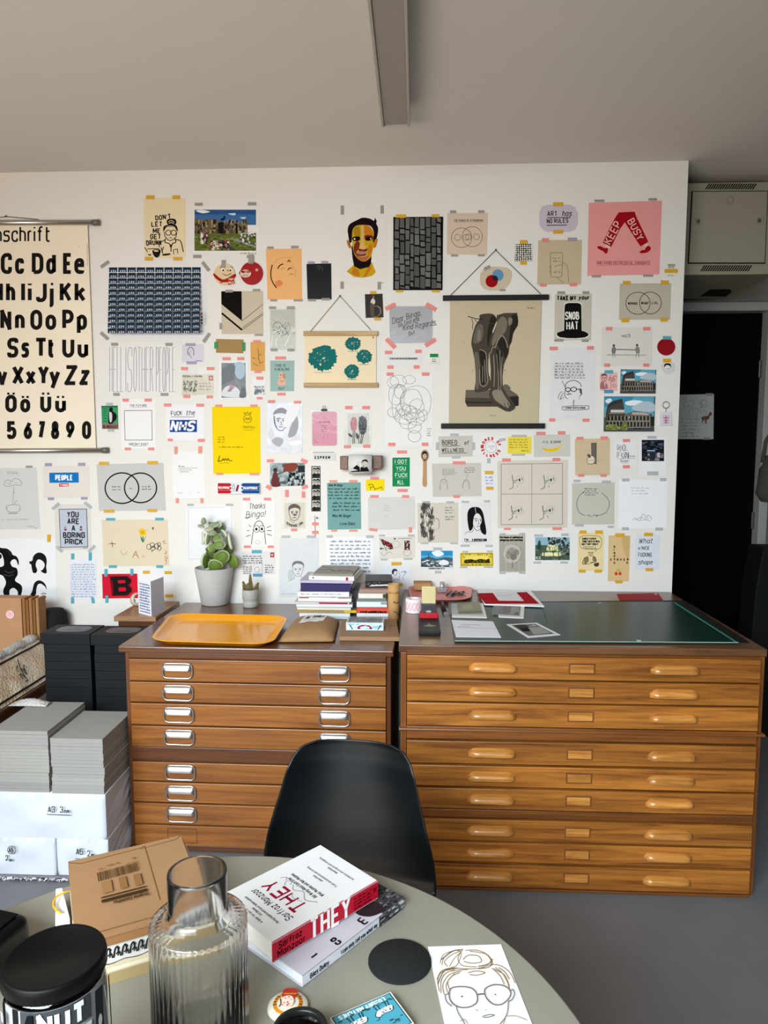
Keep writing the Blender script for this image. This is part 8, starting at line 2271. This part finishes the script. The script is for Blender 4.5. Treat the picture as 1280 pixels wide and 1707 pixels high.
# white notebook with yellow elastic
nb = thing('notebook', 'white notebook with a yellow elastic loop beside the mailers', 'notebook', on_z(100, 1535, tz))
q = [on_z(x, y, tz + .04) - nb.location for x, y in ((92, 1536), (116, 1530), (103, 1480), (93, 1482))]
bb = B()
bb.prism(q, M('dcdbd6', .6), (0, 0, -.036))
bb.done('cover', nb)
bb = B()
el = [on_z(x, y, tz + .047) - nb.location for x, y in ((118, 1484), (106, 1488), (95, 1494), (89, 1503), (89, 1511), (94, 1518), (101, 1522))]
bb.tube([tuple(p) for p in Canvas.spline([Vector(p) for p in el])] if False else el, .0018, M('e3a717', .5), 8)
bb.done('elastic', nb)

# ------------------------------------------------------------------ left of the chests
# doormat, wrapped board, grey board stacks
SY = 2.552
xr_ = min(on_y(184, 1330, SY).x, lxl - .006)
x80, x84 = on_y(80.5, 1270, SY).x, on_y(84, 1270, SY).x
xm21 = on_y(-16, 1270, SY).x
zA = on_y(100, 1323, SY).z
zB = on_y(100, 1398, SY).z
b = B()
b.box(((-2.35 + xr_ - .02) / 2, SY + .09, .008), (2.35 + xr_ + .0, .20, .016), M('77757a', .95, 0, .5, 150, .8), .006)
rr_ = random.Random(6)
for i in range(420):
    x = rr_.uniform(-2.0, xr_)
    zz = rr_.uniform(.006, .012)
    b.tube([(x, SY - .012, zz), (x + rr_.uniform(-.01, .01), SY - .016, zz + rr_.uniform(-.004, .004)), (x + rr_.uniform(-.014, .014), SY - .012, zz + rr_.uniform(-.003, .003))], .0022, M(rr_.choice(['d2d0d2', '2c2b30', '8f8d92', 'efeef0']), .9), 4)
tag(b.done('rug', None), 'grey flecked woven mat under the white paper packages', 'mat')
wp_m = M('cfd3da', .5, 0, .02, 5)


def wrapped(label, x0, x1, y0, y1, z0, z1, ops, seed):
    c0 = Vector(((x0 + x1) / 2, y0, z0))
    root = thing('paper_package', label, 'package', c0)
    W2, D2, H2 = x1 - x0, y1 - y0, z1 - z0
    r = random.Random(seed)
    b = B()
    n, m_ = 22, 8

    def crease(u, v):
        return .010 * math.sin(u * 9 + seed) * math.sin(v * 5 + seed * 2) * math.sin(u * math.pi) * math.sin(v * math.pi) + .007 * abs(math.sin(u * 17 + v * 11 + seed)) * math.sin(u * math.pi) * math.sin(v * math.pi)
    b.grid(lambda u, v: Vector(((u - .5) * W2, -crease(u, v), v * H2)), n, m_, wp_m)
    b.grid(lambda u, v: Vector(((u - .5) * W2, v * D2, H2 - .3 * crease(u, v))), 8, 8, wp_m)
    b.grid(lambda u, v: Vector(((u - .5) * W2, v * D2, 0)), 2, 2, wp_m)
    b.grid(lambda u, v: Vector((-W2 / 2, u * D2, v * H2)), 2, 2, wp_m)
    b.grid(lambda u, v: Vector((W2 / 2 - .9 * crease(u, v), u * D2, v * H2)), 14, 8, wp_m, False)
    b.grid(lambda u, v: Vector(((u - .5) * W2, D2, v * H2)), 2, 2, wp_m)
    bmesh.ops.remove_doubles(b.bm, verts=b.bm.verts[:], dist=.0005)
    b.done('wrapper', root)
    if ops:
        b = B()
        Canvas(b, lambda x, y: on_y(x, y, y0 - .018) - c0, (0, -1, 0), .0001).run(ops)
        b.done('handwriting', root, fix=False)
    return root


wrapped('upper white wrapped package with handwritten size A3, below the grey boards', xm21 - .06, xr_, SY, SY + .645, zB + .001, zA, [('t', '1c1c20', 1.3, 'A3', 80, 1353.5, 9, dict(jit=.1, sx=.8)), ('t', '1c1c20', 1.3, '3', 100.5, 1354, 9, dict(sx=.7)), ('t', '1c1c20', .9, 'mm', 107, 1355, 6, dict(sx=.7)), ('l', '1c1c20', 1.1, [78, 1357.5, 118, 1359])], 3)
wrapped('lower right white wrapped package marked A5 in black pen', on_y(92, 1400, SY).x + .004, xr_ + .002, SY + .004, SY + .645, .0175, zB, [('t', '1c1c20', 1.3, 'A5', 127, 1424, 9, dict(jit=.1, sx=.8)), ('t', '1c1c20', 1.3, '2', 146, 1427, 9, dict(sx=.7)), ('t', '1c1c20', 1.3, 'm', 152.5, 1428, 6, dict(sx=.7)), ('l', '1c1c20', 1, [125, 1431, 133, 1432])], 5)
wrapped('lower left white wrapped package with circled pen mark', xm21 - .1, on_y(92, 1400, SY).x, SY, SY + .645, .0175, zB, [('c', '1c1c20', 1, 19.5, 1417, 7, 6.5), ('t', '1c1c20', 1.2, 'A5', 14.5, 1421, 7.5, dict(sx=.6)), ('t', '1c1c20', 1.2, '2', 9.5, 1434, 8, dict(sx=.7)), ('t', '1c1c20', 1.2, 'm', 16, 1436, 5, dict(sx=.8))], 8)
gb_ = M('a3a19b', .85, 0, .03, 10)


def board_stack(label_fn, x0, x1, y0, depth, z0, ztop, heights, seed):
    r = random.Random(seed)
    tot = sum(heights)
    z = z0 + .0005
    for i, h in enumerate(heights):
        hh = (ztop - z0) * h / tot
        dx, dy = r.uniform(-.004, .004), r.uniform(-.003, .004)
        if i == len(heights) - 1:
            dx = dy = 0
        m = M(r.choice(['979590', '92908b', '9d9b95']), .85, 0, .04, 40)
        b = B()
        n = max(1, int(hh / .012))
        for k in range(n):
            b.box((r.uniform(-.0012, .0012), depth / 2 + r.uniform(-.001, .001), hh * (k + .5) / n), (x1 - x0 - .004, depth, hh / n - .0004), m, .0006)
        tag(b.done('board_bundle', None, ((x0 + x1) / 2 + dx, y0 + dy, z)), label_fn(i, len(heights)), 'greyboard')
        z += hh


def lf(side):
    names = ['lowest', 'second lowest', 'third lowest', 'fourth from the bottom', 'fifth from the bottom', 'sixth from the bottom']

    def f(i, n):
        if i == n - 1:
            return 'topmost grey board sheet of the %s pile beside the teak chest' % side
        return '%s bundle of grey boards in the %s pile' % (names[i], side)
    return f


board_stack(lf('left'), xm21, x80, SY + .004, on_z(110, 1170, on_y(60, 1220, SY).z).y - SY - .006, zA, on_y(60, 1220, SY).z, [17, 17, 18, 23, 24, 6], 3)
board_stack(lf('right'), x84, xr_ - .001, SY, on_z(175, 1185, on_y(140, 1232, SY).z).y - SY - .004, zA, on_y(140, 1232, SY).z, [14, 13, 17, 40, 8], 9)

# black archive boxes
AY = 3.045
bm_ = M('15191c', .6, 0, .06, 20)
xa0, xa1 = on_y(73.5, 1120, AY).x, on_y(153, 1120, AY).x
xb0, xb1 = on_y(157, 1120, AY).x, min(on_y(237, 1120, AY).x, lxl - .036)
ztl, zth = on_y(110, 1056.5, AY).z, on_y(110, 1074, AY).z
zbot = zA + .0015
ord_ = ['lowest', 'second lowest', 'third lowest', 'fourth from the bottom', 'fifth from the bottom', 'sixth from the bottom', 'seventh from the bottom', 'eighth from the bottom', 'ninth from the bottom', 'tenth from the bottom', 'eleventh from the bottom']
for side, x0, x1, zt_ in (('left', xa0, xa1, ztl), ('right', xb0, xb1, ztl - .003)):
    zz = zth if side == 'left' else zth - .003
    n = 11
    pitch = (zz - zbot) / n
    for i in range(n):
        b = B()
        b.box(((0), .075, pitch / 2 - .0004), (x1 - x0 - .006, .145, pitch - .0012), bm_, .0012)
        tag(b.done('archive_box', None, ((x0 + x1) / 2 + random.Random(i + len(side)).uniform(-.0015, .0015), AY, zbot + i * pitch)), 'flat black box, %s in the %s stack behind the grey boards' % (ord_[i], side), 'box')
    ab = thing('archive_box', 'lidded black box with grey oval label on top of the %s black stack' % side, 'box', ((x0 + x1) / 2, AY, zz))
    h = zt_ - zz
    B().box((0, .075, h * .45), (x1 - x0 - .006, .148, h * .88), bm_, .001).done('box_base', ab)
    b = B()
    b.box((-.005, .073, h / 2 + .0015), (x1 - x0 + .008, .158, h), bm_, .0015)
    q = []
    for k in range(36):
        a = 2 * math.pi * k / 36
        q.append(Vector((-.002 + (x1 - x0) * .34 * math.copysign(abs(math.cos(a)) ** .6, math.cos(a)), .078 + .05 * math.copysign(abs(math.sin(a)) ** .6, math.sin(a)), h + .0018)))
    b.face(q, M('5c5d60', .35, .3, .1, 40))
    Canvas(b, lambda x, y: Vector((x, y, h + .002)), (0, 0, 1), .0001).run([('s', '8d8e91', .003, [-.05, .09, -.04, .07, -.02, .095, 0, .07, .02, .095, .04, .07, .05, .09]), ('l', '34353a', .003, [-.04, .06, .04, .06])])
    b.done('box_lid', ab, fix=False)

# wooden side table with bubble-wrapped parcel
TX = on_y(37, 1170, 2.9).x - .02
tzs = on_y(37, 1168, 2.9).z
dwood = wood('side_table_wood', '3a1c0d', '6d3b1c', (20, 1.0, 20), .4, .05)
sd = thing('side_table', 'dark wooden shelf table at left edge under the bubble wrapped parcel', 'table', (TX - .32, 2.88, 0))
B().box((0, 0, tzs - .028), (.64, 1.34, .056), dwood, .012).done('tabletop', sd)
for sx in (-1, 1):
    for sy in (-1, 1):
        B().box((sx * .28, sy * .56, (tzs - .058) / 2), (.05, .05, tzs - .058), dwood, .004).done('leg', sd)
B().box((0, 0, tzs * .5), (.58, 1.1, .02), dwood, .003).done('shelf', sd)
sz = tzs * .5 + .0105
cols = [('c98f4a', .30), ('2a2320', .26), ('d8cdb8', .27), ('6b5a55', .24), ('3d3a44', .27), ('b9a58a', .25), ('241d1a', .28), ('8a8078', .25)]
yy_ = 2.36
names_ = ['orange tan', 'near black', 'cream', 'brown grey', 'slate', 'beige', 'blackish brown', 'stone grey']
for i, (c, hh) in enumerate(cols):
    wdt = [.05, .035, .03, .045, .04, .05, .035, .045][i]
    b = B()
    hh = min(hh, tzs - .06 - sz)
    b.box((0, 0, hh / 2), (.2, wdt - .003, hh), M(c, .7), .002)
    tag(b.done('folder', None, (TX - .14, yy_ + wdt / 2, sz)), '%s folder standing on the shelf of the side table' % names_[i], 'folder')
    yy_ += wdt
wrapm = None


def bubble(name, base, hi):
    if name in MATS:
        return MATS[name]
    m, nt, b_ = newmat(name)
    N, L = nt.nodes.new, nt.links.new
    tc = N('ShaderNodeTexCoord')
    v = N('ShaderNodeTexVoronoi')
    v.inputs['Scale'].default_value = 95
    L(tc.outputs['Object'], v.inputs['Vector'])
    n = N('ShaderNodeTexNoise')
    n.inputs['Scale'].default_value = 9
    L(tc.outputs['Object'], n.inputs['Vector'])
    mx = N('ShaderNodeMix')
    mx.data_type = 'RGBA'
    mx.inputs[6].default_value = lin(base) + (1,)
    mx.inputs[7].default_value = lin(hi) + (1,)
    rp = N('ShaderNodeMath')
    rp.operation = 'MULTIPLY_ADD'
    rp.inputs[1].default_value = 1.6
    rp.inputs[2].default_value = -.3
    rp.use_clamp = True
    L(n.outputs['Fac'], rp.inputs[0])
    L(rp.outputs[0], mx.inputs[0])
    L(mx.outputs[2], b_.inputs['Base Color'])
    b_.inputs['Roughness'].default_value = .18
    b_.inputs['Coat Weight'].default_value = .6
    bp = N('ShaderNodeBump')
    bp.inputs['Strength'].default_value = .9
    bp.inputs['Distance'].default_value = .004
    bp.invert = True
    L(v.outputs['Distance'], bp.inputs['Height'])
    L(bp.outputs[0], b_.inputs['Normal'])
    MATS[name] = m
    return m


bw = bubble('bubble_wrap_tan', 'b08a58', 'e8dcc2')
bw2 = bubble('bubble_wrap_clear', '9c9a96', 'd3d2cf')
zt0 = tzs + .001
pk_ = thing('wrapped_parcel', 'tan board parcel in bubble wrap with black taped edges at far left', 'parcel', (TX - .012, 2.4, zt0))
hpk, lean, PL = .140, -.125, .93
nrm_ = Vector((hpk, 0, -lean)).normalized()


def slab(u, v, d_=0.0):
    return Vector((lean * v, PL * u, hpk * v)) + nrm_ * (d_ + .003 * math.sin(u * 37) * math.sin(v * 7 + u * 5) - .012)


b = B()
b.prism([Vector((0, 0, .002)), Vector((lean, 0, hpk)), Vector((lean - .030, 0, hpk - .004)), Vector((-.034, 0, .002))], bw, (0, PL, 0))
b.grid(lambda u, v: slab(u, v, .016), 60, 14, bw)
b.done('wrapped_board', pk_)
b = B()
for v_ in (.10, .90):
    b.tube([tuple(slab(k / 30, v_, .0185)) for k in range(31)], .0042, M('17130f', .6), 6)
b.done('black_tape', pk_)
b = B()
b.tube([tuple(slab(k / 40, 1.0, .012) + Vector((-.02, 0, .006 + .004 * math.sin(k)))) for k in range(41)], [.026 + .004 * math.sin(k * 1.7) for k in range(41)], bw2, 10)
b.done('bubble_wrap_edge', pk_)
b = B()
cvx = Canvas(b, lambda x, y: slab(.66 + x * .11, .80 - y * .58, .0215), nrm_, .0003)
cvx.run([('s', '2b2524', .05, [.1, .85, .2, .6, .35, .9, .3, 1.0, .15, .95]), ('s', '2b2524', .05, [.35, .8, .45, .4, .55, .75, .6, .45]), ('s', '2b2524', .05, [.5, .35, .7, .1, .8, .0]), ('s', '2b2524', .04, [.2, .5, .3, .3, .45, .25]), ('s', '2b2524', .045, [.6, .6, .75, .35, .85, .5])])
b.done('pen_scrawl', pk_, fix=False)
# loose bubble wrap on the grey boards
b = B()
cw = on_z(58, 1170, on_y(60, 1220, SY).z)


def lw(u, v):
    return Vector(((u - .5) * .16, (v - .5) * .05, .02 + .022 * math.sin(u * 3) * (1 - (2 * v - 1) ** 2) + .003 * math.sin(u * 60) * math.sin(v * 20)))


b.grid(lw, 26, 10, bw2)
tag(b.done('bubble_wrap', None, (cw.x + .0, cw.y - .035, on_y(60, 1220, SY).z - .0165), solid=.003), 'crumpled strip of clear bubble wrap beside the black boxes', 'bubble wrap')
# upright cardboard mailers with pink sticker
cyb = 3.342
pz = on_y(20, 1058, cyb).z
xL, xR2 = on_y(-60, 1020, cyb).x, on_y(36, 1020, cyb).x
zt2 = on_y(20, 997, cyb).z
zb2 = zt0
for i in range(5):
    x_ = on_y(36 + i * 5.6, 1010, cyb).x
    b = B()
    b.box((0, .036, (zt2 - zb2) / 2 - .004 * (i % 2)), (.0135, .07, zt2 - zb2 - .008 * (i % 2)), M(['96683f', '8a5c35', '9c7048', '84582f', 'a57a50'][i], .8, 0, .06, 20), .001)
    tag(b.done('cardboard_sheet', None, (x_ + .009, cyb, zb2)), 'upright brown card, %s of the five edge-on cards by the stickered box' % ['first', 'second', 'middle', 'fourth', 'last'][i], 'card')
cbx = thing('cardboard_box', 'tan cardboard box with round pink sticker, standing at far left', 'box', ((xL + xR2) / 2, cyb - .002, zb2))
B().box((0, .036, (zt2 - zb2) / 2), (xR2 - xL, .07, zt2 - zb2), M('b98d66', .8, 0, .05, 12), .002).done('carton', cbx)
st = on_y(17, 1024.5, cyb - .004) - Vector(cbx.location)
b = B()
b.tube([st, st + Vector((0, -.0008, 0))], .021, M('efc4c8', .5), 32)
Canvas(b, lambda x, y: st + Vector((x * .02, -.0009, -y * .02)), (0, -1, 0), .0001).run([('s', 'd99aa3', .1, [-.3, .3, -.2, -.4, .1, -.3, 0, .1, .3, -.1, .2, .4]), ('c', 'e2aab2', .06, 0, 0, .7, .7)])
b.done('pink_sticker', cbx, fix=False)
# dark bag behind the boxes
cyd = 3.44
pb1, pb2 = on_y(52, 1016, cyd), on_y(106, 1042, cyd)
bc = (pb1 + pb2) / 2
hb_ = pb1.z - zt0
b = B()
b.lathe([(0, 0), (.055, .002), (.063, .03), (.066, hb_ * .55), (.062, hb_ * .88), (.045, hb_ * .97), (0, hb_)], M('1d1e20', .85, 0, .2, 30, .4), 32, rfn=lambda a, z: 1 + .05 * math.sin(3 * a))
o = tag(b.done('fabric_bag', None, (bc.x + .005, 3.488, zt0)), 'dark charcoal fabric bag slumped behind the bubble wrapped parcel', 'bag')
# narrow cabinet against the wall with card and tape roll
xs0, xs1 = on_z(165, 1041.5, ZL).x, lxl - .045
sdw = wood('low_cabinet_wood', '7d5636', 'a97f58', (1, 18, 18), .4, .04)
scb_ = thing('side_cabinet', 'narrow brown wooden cabinet against the wall, left of the teak chest', 'cabinet', ((xs0 + xs1) / 2, 3.385, 0))
B().box((0, .01, ZL - .012), (xs1 - xs0, .33, .024), sdw, .003).done('top', scb_)
B().box((0, .02, (ZL - .025) / 2), (xs1 - xs0 - .02, .30, ZL - .026), teak_f, .003).done('body', scb_)
for zz in (.22, .62):
    B().box((0, -.137, zz), (xs1 - xs0 - .03, .012, .36), teak_d, .003).done('door', scb_)
pc = on_z(197, 1028, ZL + .001)
b = B()
rT = .032
b.lathe([(rT * .72, -.011), (rT, -.011), (rT, .011), (rT * .72, .011), (rT * .72, -.011)], M('c9c3b4', .2, 0, .04, 20), 40, axis=(.86, -.5, .1))
tag(b.done('tape_roll', None, (pc.x, 3.45, ZL + .0335)), 'roll of clear tape standing on edge at the left end of the cabinet', 'tape roll')
gcd = thing('greeting_card', 'folded white card with blue handwriting standing open beside the red card', 'card', on_z(252, 1022, ZL + .001))
g0 = Vector(gcd.location)
b = B()
P4 = [on_z(231.5, 1022, ZL + .001), on_z(252.5, 1027.5, ZL + .001)]
hA = on_y(231.5, 965, P4[0].y).z
b.prism([P4[0] - g0, P4[1] - g0, Vector((P4[1].x, P4[1].y, hA)) - g0, Vector((P4[0].x, P4[0].y, hA)) - g0], M('e6e8ee', .6), (.0006, .001, 0))
fu = P4[1] - P4[0]
Canvas(b, lambda x, y: P4[0] - g0 + fu * x + Vector((0, 0, (hA - ZL) * (1 - y))) + Vector((-.0003, -.0006, 0)), (-.3, -1, 0), .0001).run([('h', '5c6b9a', .016, .1, .08, .92, .95, 11, 1.0, .1)])
b.done('front_leaf', gcd, fix=False)
b = B()
Pk = on_z(274, 1017.5, ZL + .001)
b.prism([P4[1] - g0 + Vector((.001, .001, 0)), Pk - g0, Vector((Pk.x, Pk.y, hA)) - g0, Vector((P4[1].x + .001, P4[1].y + .001, hA)) - g0], M('d4d3e0', .6), (0, .001, 0))
b.done('back_leaf', gcd)

# ------------------------------------------------------------------ far right of the passage
yq = 4.05
a, c_ = on_y(1267, 914, yq), on_y(1251, 1075, yq)
b = B()
zc = a.z
b.prism([(0, 0, 0), (.45, 0, 0), (.45, 0, zc), (.075, 0, zc), (.062, 0, zc - .012), (.035, 0, zc - .22)], M('111312', .7, 0, .05, 20), (0, .18, 0))
tag(b.done('black_case', None, (c_.x - .02, yq, 0), bevel=.006), 'tall black case standing on the floor beside the black door', 'case')
bgx = on_y(1274, 760, 4.3)
bag = thing('shoulder_bag', 'dim grey bag hanging at the right edge beside the black door frame', 'bag', (bgx.x + .12, 4.36, bgx.z - .28))
gm = M('4a493f', .85, 0, .12, 14, .3)
B().lathe([(0, 0), (.10, .01), (.125, .06), (.12, .2), (.09, .28), (.02, .30), (0, .30)], gm, 32, rfn=lambda a, z: 1 + .08 * math.sin(4 * a + z * 20) - .35 * abs(math.sin(a))).done('pouch', bag)
B().tube([(-.10, 0, .24), (-.09, 0, .36), (-.03, .03, .50), (.02, .045, .52), (.07, .02, .45), (.10, 0, .3)], .012, gm, 10).done('strap', bag)
B().tube([(0, .10, .52), (0, .03, .52), (0, .02, .545)], .006, M('8a8a88', .4, .8), 8).done('hook', bag)
